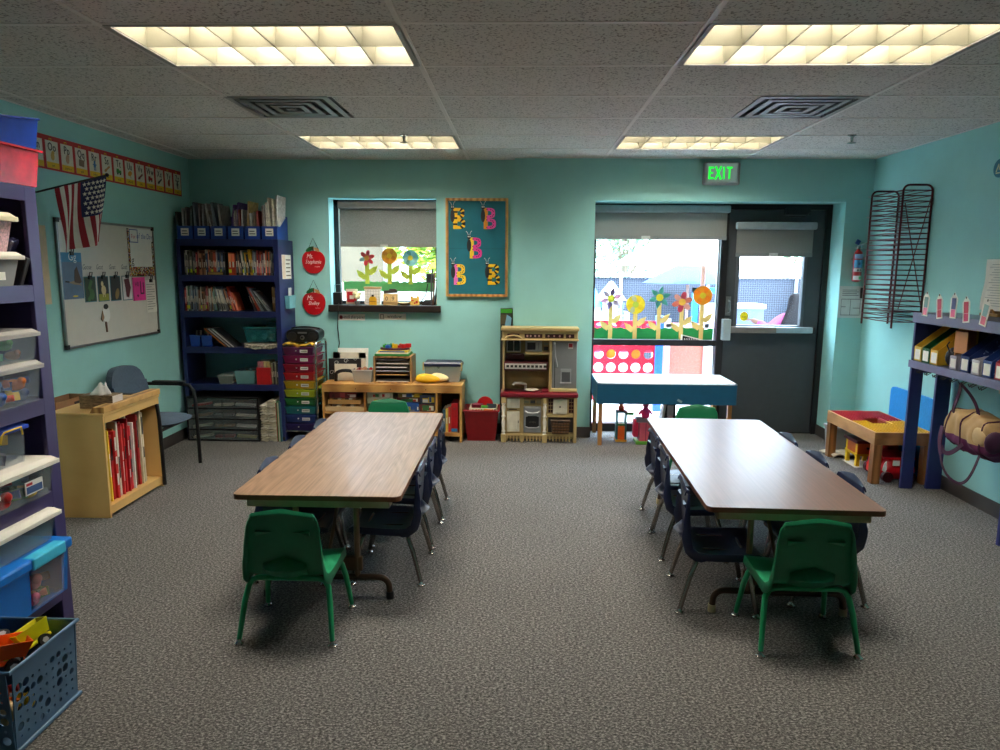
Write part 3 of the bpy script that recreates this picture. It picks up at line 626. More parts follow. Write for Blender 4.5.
for k in range(13):
    b = MB(); c0 = ay1-pw*(13-k); b.M = on_left(c0+pw/2, az0, XL)
    b.box(-pw*.40, pw*.40, .012, .185, .004, .006, 0).box(-pw*.40, pw*.40, .012, .05, .006, .0068, 1)
    b.text(letters[k], -.0012, .122, .075, .006, .0072, 2, 'c', 0, .8).text(letters[k], .0012, .1225, .075, .006, .0073, 2, 'c', 0, .8).text(letters[k], 0, .1215, .075, .006, .0074, 2, 'c', 0, .8).text(wordz[k], 0, .022, .026, .006, .0076, 2, 'c', 0, .8)
    b.stroke([(-.02, .185), (-.02, .2), (.0, .2), (.0, .185)], .003, .004, .006, 1)
    y = .088
    if k in (1, 2, 11): b.disc(0, y, .018, .026, .006, .0075, 12, 3).disc(.006, y+.024, .014, .012, .006, .008, 10, 3)
    elif k in (3,): b.poly([(-.03, y-.02), (.025, y-.026), (.032, y+.02), (-.026, y+.024)], .006, .0075, 3)
    elif k in (4, 12): b.box(-.012, .012, y-.008, y+.018, .006, .0075, 3).disc(0, y+.026, .01, .01, .006, .0075, 10, 3).stroke([(-.02, y+.01), (.02, y+.01)], .006, .006, .0075, 3).stroke([(-.008, y-.028), (-.008, y)], .006, .006, .0075, 3).stroke([(.008, y-.028), (.008, y)], .006, .006, .0075, 3)
    elif k in (5, 8, 10): b.stroke([(-.03, y-.018), (.028, y+.02)], .014, .006, .0075, 3).disc(-.018, y-.01, .014, .01, .006, .0078, 10, 3)
    elif k in (6, 9): b.box(-.032, .03, y-.01, y+.012, .006, .0075, 3).box(-.03, .0, y+.012, y+.022, .006, .0075, 3).disc(-.018, y-.014, .008, .008, .006, .008, 10, 2).disc(.018, y-.014, .008, .008, .006, .008, 10, 2)
    else: b.disc(0, y+.006, .03, .018, .006, .0075, 14, 3, rot=.4).stroke([(0, y), (.012, y-.026)], .005, .006, .0075, 3)
    b.build('letter_card', [M((226, 222, 206), .6), M((232, 190, 40), .6), BLACK, M(picc[k], .6)], t)
# flag
tip = A(107, 175, 'x', -2.74); bs = Vector((-3.085, 4.02, 1.915)); dr = (tip-bs).normalized()
t = thing('flag', 'small national flag with stars and stripes on a black stick by whiteboard', 'flag', tuple(bs))
MB().tube([bs, tip], .006, 8).sph(tip, .013, 8, 6).build('pole', BLACK, t)
MB().lathe([(.03, 0), (.03, .006), (.012, .012), (.012, .04)], (XL+.001, bs.y-.012, bs.z-.02), 12, ax='x').build('wall_bracket', BLK2, t)
def flag_pt(u, v):
    s = .545+.445*u
    top = bs+(tip-bs)*s
    drop = .40*v
    fold = .03*sin(u*9+v*2.2)*(.25+v)
    pinch = (1-v*.14*(1 if u > .5 else .2))
    p = top.copy(); p.z -= drop+.03*u*v
    mid = bs+(tip-bs)*.76
    p.x = mid.x+(p.x-mid.x)*pinch+fold*.9; p.y = mid.y+(p.y-mid.y)*(1-.2*v)+fold*.3-.02*v
    return p
fl = MB().surf(flag_pt, 52, 20, 0, lambda i, j: 2 if (i >= 27 and j < 11) else (0 if (i//4) % 2 == 0 else 1))
for r_ in range(7):
    for c_ in range(6 if r_ % 2 == 0 else 5):
        u = .55+.42*((c_+.5+(.5 if r_ % 2 else 0))/6.); v = .03+.5*(r_+.5)/7.
        p = flag_pt(u, v); e = .01; du = (flag_pt(u+.01, v)-p).normalized(); dv = (flag_pt(u, v+.01)-p).normalized(); nn = du.cross(dv).normalized()
        for sgn in (1, -1):
            pts = [p+nn*sgn*.003+(du*cos(pi/2+pi*i/5)+dv*sin(pi/2+pi*i/5))*(.015 if i % 2 else .0065) for i in range(10)]
            fl.add(pts, [tuple(range(10)) if sgn > 0 else tuple(range(9, -1, -1))], 1)
fl.build('cloth', [M((150, 24, 42), .75), M((226, 222, 214), .75), M((30, 36, 84), .75)], t, smooth=0)
# whiteboard
wy0, wy1, wz0, wz1 = 4.64, 5.88, 1.013, 1.892
t = thing('whiteboard', 'wall mounted whiteboard with metal rim beneath the flag', 'whiteboard', (XL, (wy0+wy1)/2, wz0))
b = MB(); b.M = on_left(0, 0, XL); b.box(wy0+.01, wy1-.01, wz0+.01, wz1-.01, .002, .012)
b.build('panel', M((214, 212, 204), .3, nv=.02), t)
b = MB(); b.M = on_left(0, 0, XL)
for a in ((wy0, wy0+.016, wz0, wz1), (wy1-.016, wy1, wz0, wz1), (wy0, wy1, wz0, wz0+.016), (wy0, wy1, wz1-.016, wz1)): b.box(a[0], a[1], a[2], a[3], .001, .02)
b.build('rim', STEEL, t)
b = MB(); b.M = on_left(0, 0, XL)
for y in (wy0, wy1-.03):
    for z in (wz0, wz1-.03): b.box(y, y+.03, z, z+.03, .002, .023)
b.build('corner_caps', BLACK, t)
b = MB(); b.M = on_left(0, 0, XL+.0125)
for k, y in enumerate((4.90, 5.05, 5.21, 5.37)): b.text('Goat' if k else 'Goose', y+.045, 1.55, .052, 0, .0006, 0, 'c', .3, .75)
b.build('handwriting', M((40, 60, 70), .6), t)
def wcard(name, label, cat, y0, y1, z0, z1, mats, draw, lift=.013, th=.002, clip=True, group=None):
    t = thing(name, label, cat, (XL+lift, (y0+y1)/2, z0), group)
    b = MB(); b.M = on_left(y0, z0, XL+lift); b.box(0, y1-y0, 0, z1-z0, 0, th); draw(b, y1-y0, z1-z0, th); b.build('sheet', mats, t)
    if clip:
        b = MB(); b.M = on_left((y0+y1)/2, z1-.005, XL+lift); b.box(-.017, .017, -.014, .012, th, th+.010).tube([(-.012, .01, th+.01), (-.014, .035, th+.014), (.014, .035, th+.014), (.012, .01, th+.01)], .003); b.build('magnet_clip', BLACK, t)
    return t
def goose(b, w, h, th):
    b.box(.0, w, h*.80, h, th, th+.0006, 1).text('Gg', w*.55, h*.83, .075, th, th+.0014, 2).box(0, w, 0, h*.8, th, th+.0005, 3)
    b.poly([(w*.25, h*.36), (w*.6, h*.40), (w*.95, h*.28), (w*.75, h*.30), (w*.55, h*.31)], th+.0006, th+.0016, 4).poly([(w*.55, h*.36), (w*.6, h*.62), (w*.72, h*.7), (w*.92, h*.36), (w*.8, h*.33)], th+.0006, th+.002, 5)
    b.stroke([(w*.28, h*.37), (w*.12, h*.38)], .01, th+.0006, th+.002, 6).disc(w*.55, h*.06, .03, .006, th, th+.0015, 8, 7)
wcard('goose_poster', 'blue poster of a flying goose clipped on the whiteboard', 'poster', 4.668, 4.885, 1.35, 1.665, [M((60, 140, 180), .5), M((56, 130, 176), .5), WHITE, M((96, 120, 150), .5, nv=.1), M((150, 130, 110), .6), M((80, 62, 50), .6), BLACK, YEL], goose)
cards = [('dark green photo card with a winding plant', (34, 60, 34), (70, 110, 60), 'plant'), ('photo card of a pale goat on yellow grass', (24, 24, 24), (220, 200, 150), 'goat'),
         ('dark photo card with a tan shape', (36, 40, 36), (150, 120, 70), 'shape'), ('photo card of a maroon figure on white', (226, 222, 222), (96, 20, 34), 'figure')]
for k, (lb_, bg, fg, _) in enumerate(cards):
    y0 = 4.895+.158*k
    def dr_(b, w, h, th, k=k):
        b.box(.006, w-.006, .006, h-.006, th, th+.0006, 1)
        if k == 0: b.stroke([(w*.3, h*.1), (w*.6, h*.3), (w*.4, h*.55), (w*.6, h*.8)], .03, th, th+.0014, 2).disc(w*.6, h*.3, .03, .04, th, th+.0013, 9, 2)
        if k == 1: b.box(.006, w-.006, .006, h*.3, th, th+.0009, 3).disc(w*.5, h*.45, .03, .035, th, th+.0014, 10, 2).disc(w*.4, h*.7, .016, .02, th, th+.0014, 8, 2).stroke([(w*.42, h*.4), (w*.42, h*.18)], .008, th, th+.0014, 2).stroke([(w*.6, h*.4), (w*.6, h*.18)], .008, th, th+.0014, 2)
        if k == 2: b.disc(w*.6, h*.28, .025, .045, th, th+.0014, 10, 2, rot=-.4)
        if k == 3: b.poly([(w*.2, h*.85), (w*.7, h*.9), (w*.85, h*.5), (w*.6, h*.1), (w*.35, h*.15), (w*.3, h*.5)], th, th+.0014, 2)
    wcard('photo_card', lb_+', clipped on the whiteboard', 'photo card', y0, y0+.135, 1.32-.003*k, 1.5, [M((60, 120, 130), .6), M(bg, .5), M(fg, .6), M((150, 150, 40), .6)], dr_, group='photo cards on the whiteboard')
def pinkd(b, w, h, th):
    b.box(0, w*.46, h*.01, h, th, th+.006, 0); b.text('HB', w*.3, h*.62, .05, th+.006, th+.0066, 1).stroke([(w*.3, h*.2), (w*.32, h*.22)], .02, th+.006, th+.0068, 1).stroke([(w*.62, h*.8), (w*.62, h*.3), (w*.85, h*.3), (w*.85, h*.75)], .012, th, th+.001, 1)
wcard('pink_card', 'bright pink folded card on the whiteboard with black writing', 'card', 5.515, 5.70, 1.30, 1.485, [PINK, M((70, 20, 50), .6)], pinkd, clip=False)
def rcp(b, w, h, th):
    for k in range(11): b.box(.012, w*(.85 if k % 3 else .6), h*.1+.02*k, h*.1+.02*k+.004, th, th+.0005, 1)
wcard('paper_list', 'white printed paper clipped near the whiteboard corner, curling at the foot', 'paper', 5.705, 5.862, 1.195, 1.46, [PAPER, M((120, 120, 120), .7)], rcp, .014)
def chart(b, w, h, th):
    rr = random.Random(3)
    for (x0, x1, y0, y1) in ((0, .03, 0, h), (w-.03, w, 0, h*.75), (0, w, 0, .075)):
        b.box(x0, x1, y0, y1, th, th+.0008, 1)
        for q in range(int((x1-x0)*(y1-y0)*9000)): b.disc(rr.uniform(x0+.004, x1-.004), rr.uniform(y0+.004, y1-.004), .0055, .0055, th+.0008, th+.0014, 6, rr.choice([2, 3, 4]))
    b.text('of the Day', w*.66, h*.80, .062, th, th+.001, 5, 'c', .2, .85)
    for pts in ([(.035, h*.72), (.035, h*.98), (.15, h*.98), (.15, h*.72), (.035, h*.72)],): b.stroke(pts, .006, th, th+.001, 5)
    b.text('For', .09, h*.8, .045, th, th+.001, 6).text('g', .06, .1, .09, th, th+.001, 7)
wcard('day_chart', 'white chart reading of the Day with speckled border on the whiteboard', 'chart', 5.485, 5.872, 1.492, 1.865, [WHITE, M((50, 40, 40), .6), M((200, 60, 50), .6), M((220, 190, 70), .6), WHITE, M((40, 80, 160), .6), M((200, 60, 110), .6), BLACK], chart, clip=False)
b = MB(); t = thing('paper_bird', 'small white paper bird with brown tail stuck low on whiteboard', 'paper bird', (XL+.013, 5.13, 1.13))
b.M = on_left(5.13, 1.22, XL+.013); b.disc(0, 0, .05, .062, 0, .003, 14, 0).disc(.0, .058, .028, .02, .003, .006, 10, 1).poly([(-.02, -.05), (.0, -.055), (.004, -.13), (-.014, -.13)], .0, .004, 2).poly([(-.045, .03), (-.07, -.03), (-.05, -.05), (-.03, -.02)], .001, .005, 3)
b.build('body', [WHITE, BLACK, BROWN, M((150, 120, 90), .6)], t)
# cabinet of big books
KX0, KX1, KY0, KY1, KH = -2.94, -2.585, 4.19, 4.865, .655
t = thing('book_cabinet', 'low light wood cabinet with big books, beside the grey armchair', 'cabinet', ((KX0+KX1)/2, (KY0+KY1)/2, 0))
MB().box(KX0, KX1, KY0, KY0+.018, 0, KH).build('side_panel', BIRCH, t, bevel=.002)
MB().box(KX0, KX1, KY1-.018, KY1, 0, KH).build('side_panel', BIRCH, t, bevel=.002)
MB().box(KX0, KX1+.005, KY0-.004, KY1+.004, KH, KH+.02).build('top', BIRCH, t, bevel=.003)
MB().fr(KX1-.085, KX1+.012, KY0+.0, KY1+.006, KH+.02, KX1-.06, KX1+.012, KY0+.0, KY1+.006, KH+.06).build('front_ledge', OAK, t, bevel=.004)
MB().box(KX1-.02, KX1, KY0+.018, KY1-.018, KH-.045, KH).build('top_rail', BIRCH, t)
MB().box(KX0, KX1-.005, KY0+.018, KY1-.018, .055, .075).box(KX1-.025, KX1-.005, KY0+.018, KY1-.018, .02, .055).build('bottom_shelf', BIRCH, t)
MB().box(KX0, KX0+.01, KY0+.018, KY1-.018, .075, KH).build('back_panel', M((150, 110, 60), .6), t)
bk = [((230, 226, 214), .5), ((206, 40, 40), .5), ((226, 222, 210), .49), ((240, 200, 60), .47), ((70, 40, 30), .52), ((196, 30, 34), .43), ((200, 36, 34), .45), ((226, 150, 60), .46), ((226, 218, 200), .5), ((214, 60, 60), .48), ((198, 30, 40), .49), ((204, 40, 44), .47), ((180, 26, 36), .5), ((240, 236, 228), .52), ((214, 50, 60), .44), ((236, 232, 224), .46), ((120, 84, 50), .4), ((190, 40, 40), .5), ((226, 216, 180), .53), ((60, 100, 130), .5), ((220, 210, 180), .5)]
y = KY0+.03; nmc = {}
for k, (c, h) in enumerate(bk):
    th = .022 if k in (5, 6, 10) else .0125+.006*((k*7) % 3)/2
    if k == 16: y += .04
    b = MB(); lean = .05*h*(1 if k < 9 else (-.5 if k < 16 else 1)); x1 = KX1-.035-.012*((k*5) % 3)
    b.add([(KX0+.03, y, .078), (x1, y, .078), (x1, y+th, .078), (KX0+.03, y+th, .078), (KX0+.03, y-lean*.3, .075+h), (x1, y-lean*.3, .075+h), (x1, y+th-lean*.3, .075+h), (KX0+.03, y+th-lean*.3, .075+h)], [(3, 2, 1, 0), (4, 5, 6, 7), (0, 1, 5, 4), (1, 2, 6, 5), (2, 3, 7, 6), (3, 0, 4, 7)], 0)
    rr = random.Random(k)
    for q in range(3):
        z = .12+h*rr.uniform(.1, .75); b.box(x1-.001, x1+.0012, y+.003-lean*.3*(z/h), y+th-.003-lean*.3*(z/h), z, z+rr.uniform(.03, .1), 1)
    mx = sum(c)
    kind = 'red' if c[0] > 170 and c[1] < 90 else ('cream' if mx > 560 else ('brown' if c[0] > c[2]+30 and mx < 300 else ('yellow' if c[0] > 220 else 'blue')))
    solo(b, 'big_book', '%s big book, %s from the shelf-unit end of the low wooden cabinet' % (kind, ORD[k]), 'book', [M(c, .5), M(((236, 230, 220), (190, 40, 40), (60, 50, 50))[k % 3], .6)], ((KX0+KX1)/2, y, .076), 'big books in the low cabinet')
    y += th+.006
# tissue box
tx0, tx1, ty0, ty1, tz = -2.815, -2.60, 4.33, 4.45, KH+.021
t = thing('tissue_box', 'brown patterned tissue box on the low wooden cabinet', 'tissue box', ((tx0+tx1)/2, (ty0+ty1)/2, tz))
b = MB().box(tx0, tx1, ty0, ty1, tz, tz+.085)
b.build('carton', M((120, 98, 74), .6, nv=.55, ns=40, stretch=(1, 1, 3)), t, bevel=.002)
MB().box(tx1-.002, tx1+.001, ty0+.003, ty1-.003, tz+.003, tz+.082).build('end_panel', M((206, 202, 196), .6), t)
def tis(u, v):
    a = 2*pi*u; r = (.068-.042*v)*(.85+.22*sin(a*5+1+v*3)); return ((tx0+tx1)/2+r*cos(a)+.012*v, (ty0+ty1)/2+.7*r*sin(a), tz+.083+.075*v*(.92+.16*sin(a*3+.6)))
MB().surf(tis, 20, 5).build('tissue', M((236, 236, 234), .9), t, smooth=0, solid=.001)
b = MB().box(-3.088, -3.0, 4.36, 4.62, .56, .70); c_ = MB()
t = thing('cardboard_box', 'open brown cardboard box behind the low wooden cabinet', 'cardboard box', (-3.04, 4.5, 0))
MB().tub(-3.085, -2.948, 4.3, 4.64, 0, .715, .004, 0).build('carton', M((150, 112, 78), .8), t)
b = MB(); b.M = Matrix.Translation((-2.946, 4.5, .67)); b.box(0, .002, -.02, .05, -.02, .02); b.build('black_mark', BLK2, t)
# arm chair
t = thing('armchair', 'slate-blue fabric armchair with black tube arms beside the low cabinet', 'armchair', (-2.80, 5.14, 0))
SLT = M((70, 88, 106), .85, nv=.12, ns=60, sheen=.1)
def seat_fn(z):
    def f(u, v):
        a = 2*pi*u; r = v; x = -2.76+.235*r*(abs(cos(a))**.75)*(1 if cos(a) > 0 else -1); y = 5.14+.235*r*(abs(sin(a))**.75)*(1 if sin(a) > 0 else -1)
        return (x, y, z+.03*(1-r**4)-.02*max(0, (x+2.62)*4)**2)
    return f
b = MB().surf(seat_fn(.43), 28, 6).surf(lambda u, v: (lambda p: (p[0], p[1], .43-.035*(1-v**6)))(seat_fn(.43)(1-u, v)), 28, 6)
b.build('seat_cushion', SLT, t, smooth=0)
def back_fn(o):
    def f(u, v):
        yy = (u-.5)*2; w = .225*(1-.25*max(0, v-.6)**2*4); zz = .575+.255*v
        zz -= .05*abs(yy)**4*(v > .5)*1.0
        return (-3.0+.03*yy*yy+o-.05*(v-.3), 5.14+yy*w, zz)
    return f
b = MB().surf(back_fn(0), 12, 10).surf(lambda u, v: back_fn(.045)(1-u, v), 12, 10)
for side in (0, 1): b.surf(lambda u, v, s=side: (lambda p, q: tuple(p[i]+(q[i]-p[i])*u for i in range(3)))(back_fn(0)(s, v), back_fn(.045)(s, v)), 2, 10)
b.surf(lambda u, v: (lambda p, q: tuple(p[i]+(q[i]-p[i])*v for i in range(3)))(back_fn(0)(u, 1), back_fn(.045)(u, 1)), 12, 2)
b.surf(lambda u, v: (lambda p, q: tuple(p[i]+(q[i]-p[i])*v for i in range(3)))(back_fn(0)(u, 0), back_fn(.045)(u, 0)), 12, 2)
b.build('backrest', SLT, t, smooth=50)
for y in (4.855, 5.425):
    s_ = 1 if y > 5.1 else -1
    b = MB().tube([(-2.985, y-s_*.02, .62), (-2.96, y, .655), (-2.72, y, .655), (-2.63, y, .645), (-2.595, y, .60), (-2.585, y, .50), (-2.575, y, .012)], [.014]*7, 10)
    b.build('front_leg', BLACK, t, smooth=40)
    MB().tube([(-2.97, y-s_*.02, .60), (-2.98, y-s_*.01, .42), (-3.03, y, .012)], .013, 10).build('rear_leg', BLACK, t, smooth=40)
    MB().rbox((-2.79, y, .669), .26, .05, .022).build('arm_pad', BLK2, t, bevel=.008)
MB().tube([(-2.6, 4.86, .40), (-2.6, 5.42, .40)], .012).tube([(-2.98, 4.875, .42), (-2.98, 5.405, .42)], .012).tube([(-2.98, 5.0, .41), (-2.6, 5.0, .41)], .01).tube([(-2.98, 5.28, .41), (-2.6, 5.28, .41)], .01).tube([(-2.985, 5.0, .42), (-2.99, 5.0, .66)], .01).tube([(-2.985, 5.28, .42), (-2.99, 5.28, .66)], .01).tube([(-2.99, 4.88, .62), (-2.99, 5.40, .62)], .012).build('seat_frame', BLACK, t)
# ------------------------------------------------------------------ navy bookcase in the corner
BX0, BX1, BY0, BY1, BH = -3.045, -2.14, 6.2, 6.6, 1.81
t = thing('bookcase', 'tall navy bookcase in the back corner, full of books and bins', 'bookcase', ((BX0+BX1)/2, (BY0+BY1)/2, 0))
NV = M((30, 38, 92), .45, nv=.1, ns=9)
MB().box(BX0, BX0+.02, BY0+.02, BY1, 0, BH).build('side_panel', NV, t); MB().box(BX1-.02, BX1, BY0+.02, BY1, 0, BH).build('side_panel', NV, t)
MB().box(BX0, BX0+.035, BY0, BY0+.02, 0, BH).build('stile', NV, t, bevel=.002); MB().box(BX1-.045, BX1, BY0, BY0+.02, 0, BH).build('stile', NV, t, bevel=.002)
MB().box(BX0+.02, BX1-.02, BY0+.02, BY1, BH-.02, BH).box(BX0+.035, BX1-.045, BY0, BY0+.02, BH-.06, BH).build('top', NV, t)
BL = [1.497, 1.178, .856, .519]
for z in BL: MB().box(BX0+.02, BX1-.02, BY0+.02, BY1, z-.02, z).box(BX0+.035, BX1-.045, BY0, BY0+.02, z-.054, z).build('shelf_board', NV, t)
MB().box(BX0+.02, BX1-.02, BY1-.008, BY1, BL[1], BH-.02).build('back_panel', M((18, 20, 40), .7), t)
# magazine holders on top
HBL = M((24, 62, 150), .42, nv=.06)
hx = [-3.035+.15*k for k in range(6)]
for k, x in enumerate(hx):
    lbx = 'blue magazine holder, %s from the flag wall on top of the navy bookcase' % ORD[k]
    t = thing('magazine_holder', lbx, 'magazine holder', (x+.065, 6.4, BH), 'blue magazine holders')
    w = .138; x1 = x+w; yf, yb = 6.215, 6.50; z0 = BH+.001
    b = MB().box(x, x1, yf, yf+.004, z0, z0+.112).box(x, x1, yb-.004, yb, z0, z0+.21).box(x, x1, yf, yb, z0, z0+.004)
    for xx in (x, x1-.004): b.poly([(yf, z0), (yb, z0), (yb, z0+.21), (yb-.03, z0+.20), (yf+.09, z0+.112), (yf, z0+.112)], xx, xx+.004, 0, 'x')
    b.build('body', HBL, t)
    b = MB(); b.M = on_back(x+w*.5, z0+.06, yf-.0005); b.box(-.035, .035, -.032, .032, 0, .001, 0)
    for q in range(2): b.box(-.026, .02+.005*q, .004-.022*q, .012-.022*q, .001, .0015, 1)
    b.build('label', [PAPER, M((90, 90, 96), .7)], t)
pal = [(60, 58, 60), (150, 148, 150), (206, 204, 206), (120, 100, 100), (170, 160, 150), (100, 108, 120), (220, 214, 200), (150, 60, 60), (90, 60, 140), (196, 170, 110), (230, 224, 206), (70, 80, 80)]
magset = [[(0, .11, -.03), (1, .14, 0), (3, .15, .0), (11, .16, .02)], [(5, .19, -.02), (3, .18, 0), (1, .17, 0), (4, .12, .02)], [(2, .18, -.06), (5, .19, -.05), (1, .17, -.03)],
          [(8, .17, .04), (8, .19, .06), (6, .12, 0), (4, .13, 0), (7, .13, 0), (2, .13, .01)], [(9, .20, .02), (2, .10, 0), (4, .11, 0), (7, .12, 0)], [(3, .16, -.01), (1, .17, -.02), (6, .19, -.02), (10, .23, -.02), (10, .215, .0), (2, .25, .02)]]
cn = ['charcoal', 'grey', 'pale grey', 'mauve-grey', 'taupe', 'slate', 'ivory', 'red', 'purple', 'tan', 'cream', 'dark green']
for k, ms in enumerate(magset):
    x = hx[k]+.010
    for q, (ci, h, ln) in enumerate(ms):
        th = .012+.004*((q+k) % 2); xx = x+q*(.122/len(ms)); c = pal[ci]; z0 = BH+.006
        b = MB().add([(xx, 6.235, z0), (xx+th, 6.235, z0), (xx+th, 6.46, z0), (xx, 6.46, z0)]+[(a+ln, y, z0+.115+h*1.02+dz) for a, y, dz in ((xx, 6.235, 0), (xx+th, 6.235, .004), (xx+th, 6.46, .004), (xx, 6.46, 0))], [(3, 2, 1, 0), (4, 5, 6, 7), (0, 1, 5, 4), (1, 2, 6, 5), (2, 3, 7, 6), (3, 0, 4, 7)], 0)
        b.add([(xx+ln*.7+.001, 6.2335, z0+.11), (xx+th+ln*.7-.002, 6.2335, z0+.11), (xx+th+ln*.95-.002, 6.2335, z0+.1+h*.95), (xx+ln*.95+.001, 6.2335, z0+.1+h*.95)], [(0, 1, 2, 3)], 1)
        solo(b, 'magazine', '%s magazine, %s in the %s blue holder from the flag wall' % (cn[ci], ORD[q], ORD[k]), 'magazine', [M(c, .55, nv=.3, ns=40), M(tuple(min(255, int(v*.75+50)) for v in c), .55, nv=.4, ns=60)], (xx, 6.35, z0), 'magazines on top of the bookcase')
# book rows
def book(x, y, z, w, h, d, lean, c, label, grp, sticker=None, band=None, tilt_next=0, name='book'):
    b = MB(); R = Matrix.Translation((x, y, z)) @ Matrix.Rotation(lean, 4, 'Y'); b.M = R
    b.box(0, w, 0, d, 0, h, 0).box(.0015, w-.0015, .003, d-.003, h-.002, h+.0004, 1)
    if band: b.box(.0005, w-.0005, -.0008, 0, h*band[0], h*band[1], 2)
    b.box(w*.25, w*.75, -.0009, 0, h*.35, h*.6, 1 if not band else 1)
    if sticker: b.box(.0, w, -.0014, -.0009, .02, .05, 3)
    return solo(b, name, label, 'book', [M(c, .55, nv=.15, ns=50), CREAM, M(tuple(min(255, v+70) for v in c) if sum(c) < 380 else tuple(int(v*.4) for v in c), .55), M((206, 226, 40), .5)], (x, y, z), grp)
CNAME = [((226, 220, 205), 'ivory'), ((70, 74, 60), 'olive'), ((150, 40, 40), 'red'), ((120, 80, 60), 'brown'), ((190, 130, 90), 'tan'), ((60, 80, 110), 'blue'), ((40, 40, 44), 'black'), ((200, 90, 60), 'rust'),
         ((110, 110, 112), 'grey'), ((226, 176, 40), 'yellow'), ((60, 100, 80), 'green'), ((196, 70, 30), 'orange'), ((110, 40, 60), 'maroon'), ((150, 170, 180), 'pale blue'), ((84, 70, 96), 'plum')]
def row(z, x0, x1, seq, hmax, where, grp, seed):
    rr = random.Random(seed); x = x0; k = 0
    for (ci, w, hf, lean) in seq:
        h = hmax*hf
        if x+w > x1: break
        c, nm = CNAME[ci]
        dx = h*sin(lean) if lean < 0 else 0
        book(x+(-dx if lean < 0 else 0), 6.235+rr.uniform(0, .02), z+.001+(w*sin(lean) if lean > 0 else 0), w, h, .16, lean, c, '%s-spined book, %s from the flag wall on the %s' % (nm, ORD[k], where), grp, sticker=rr.random() < .16, band=(rr.uniform(.05, .5), rr.uniform(.6, .95)) if rr.random() < .8 else None)
        x += w+.0015; k += 1
rr = random.Random(5)
s1 = []
order1 = [1, 0, 1, 8, 1, 8, 6, 2, 3, 4, 3, 4, 0, 5, 7, 4, 3, 7, 7, 8, 5, 8, 5, 6]
for ci in order1: s1.append((ci, rr.choice([.010, .013, .016, .018]), rr.uniform(.78, .96), 0))
row(BL[0], -3.005, -2.615, s1, .232, 'bookcase upper shelf', 'books on the bookcase upper shelf', 2)
for k, (x, w, c, nm) in enumerate(((-2.60, .026, (200, 80, 30), 'yellow-topped red-orange'), (-2.572, .028, (186, 60, 26), 'wide red-orange'))):
    book(x, 6.235, BL[0]+.001, w, .195, .16, 0, c, '%s book in the middle of the upper book shelf' % nm, 'books on the bookcase upper shelf', band=(.6, .95), sticker=k == 0)
s2 = []
order2 = [6, 3, 6, 0, 10, 9, 6, 9, 9, 8, 13, 8, 2, 12, 7, 8, 12, 0, 7, 6, 7, 8, 13, 8, 5]
for q, ci in enumerate(order2): s2.append((ci, rr.choice([.010, .012, .015]), rr.uniform(.76, .98), -.16 if 1 <= q <= 8 else 0))
def row2(z, x0, x1, seq, hmax, where, grp, seed): row(z, x0, x1, seq, hmax, where, grp, seed)
x = -2.535
for q, (ci, w, hf, lean) in enumerate(s2):
    c, nm = CNAME[ci]; h = .23*hf
    if x+w > -2.195: break
    lx = x+.22*.16 if lean else x
    book(lx if not lean else x+h*sin(.16)*.3, 6.238, BL[0]+.001+(0 if not lean else 0), w, h, .16, lean*.6, c, '%s-spined book, %s past the red-orange pair on the bookcase upper shelf' % (nm, ORD[q]), 'books on the bookcase upper shelf', sticker=(q in (3, 9)), band=(.1, .5))
    x += w+.0015 if not lean else w+.004
b = MB().box(-2.79, -2.645, 6.222, 6.232, BL[0]+.001, BL[0]+.028, 0).box(-2.785, -2.65, 6.2212, 6.222, BL[0]+.004, BL[0]+.024, 1)
solo(b, 'flat_book', 'tan and black book lying flat at the front edge of the upper book shelf', 'book', [BLACK, M((176, 140, 80), .5)], (-2.72, 6.227, BL[0]))
# second row, leaning more and more to the right
rr = random.Random(9)
order = [2, 0, 10, 8, 13, 5, 8, 5, 13, 8, 3, 0, 4, 3, 12, 2, 3, 0, 8, 4, 0, 10, 5, 10, 6, 13, 0, 6, 0, 0, 8, 6, 4, 6, 2, 11, 2, 7]
x = -3.012
for q, ci in enumerate(order):
    c, nm = CNAME[ci]; w = rr.choice([.008, .010, .013, .016]); h = .235*rr.uniform(.72, .97)
    lean = 0 if q < 22 else -.12-.012*(q-22)
    if x+w > -2.40: break
    R = h*sin(-lean)
    book(x, 6.236, BL[1]+.001, w, h, .16, lean, c, '%s-spined book, %s from the flag wall on the bookcase lower shelf' % (nm, ORD[q]), 'books on the bookcase lower shelf', sticker=rr.random() < .1, band=(.05, .4) if q % 3 else (.3, .9))
    x += w*(1.0 if not lean else 1.06)+.0015
for k in range(6):
    a = -.34-.07*k; x0 = -2.388+.03*k
    book(x0, 6.24, BL[1]+.001, .007, .235-.004*k, .15, a, [(40, 40, 44), (190, 60, 40), (150, 154, 158), (60, 64, 70), (170, 174, 178), (90, 94, 100)][k], '%s thin slanting booklet, %s from the upright tan pair on lower shelf' % (['black', 'red', 'silver', 'charcoal', 'pale silver', 'grey'][k], ORD[5-k]), 'books on the bookcase lower shelf')
for k in range(2): book(-2.222+.017*k, 6.24, BL[1]+.001, .015, .215-.012*k, .16, -.03, (176, 140, 84), ['taller', 'shorter'][k]+' tan book upright at the cart end of the lower book shelf', 'books on the bookcase lower shelf')
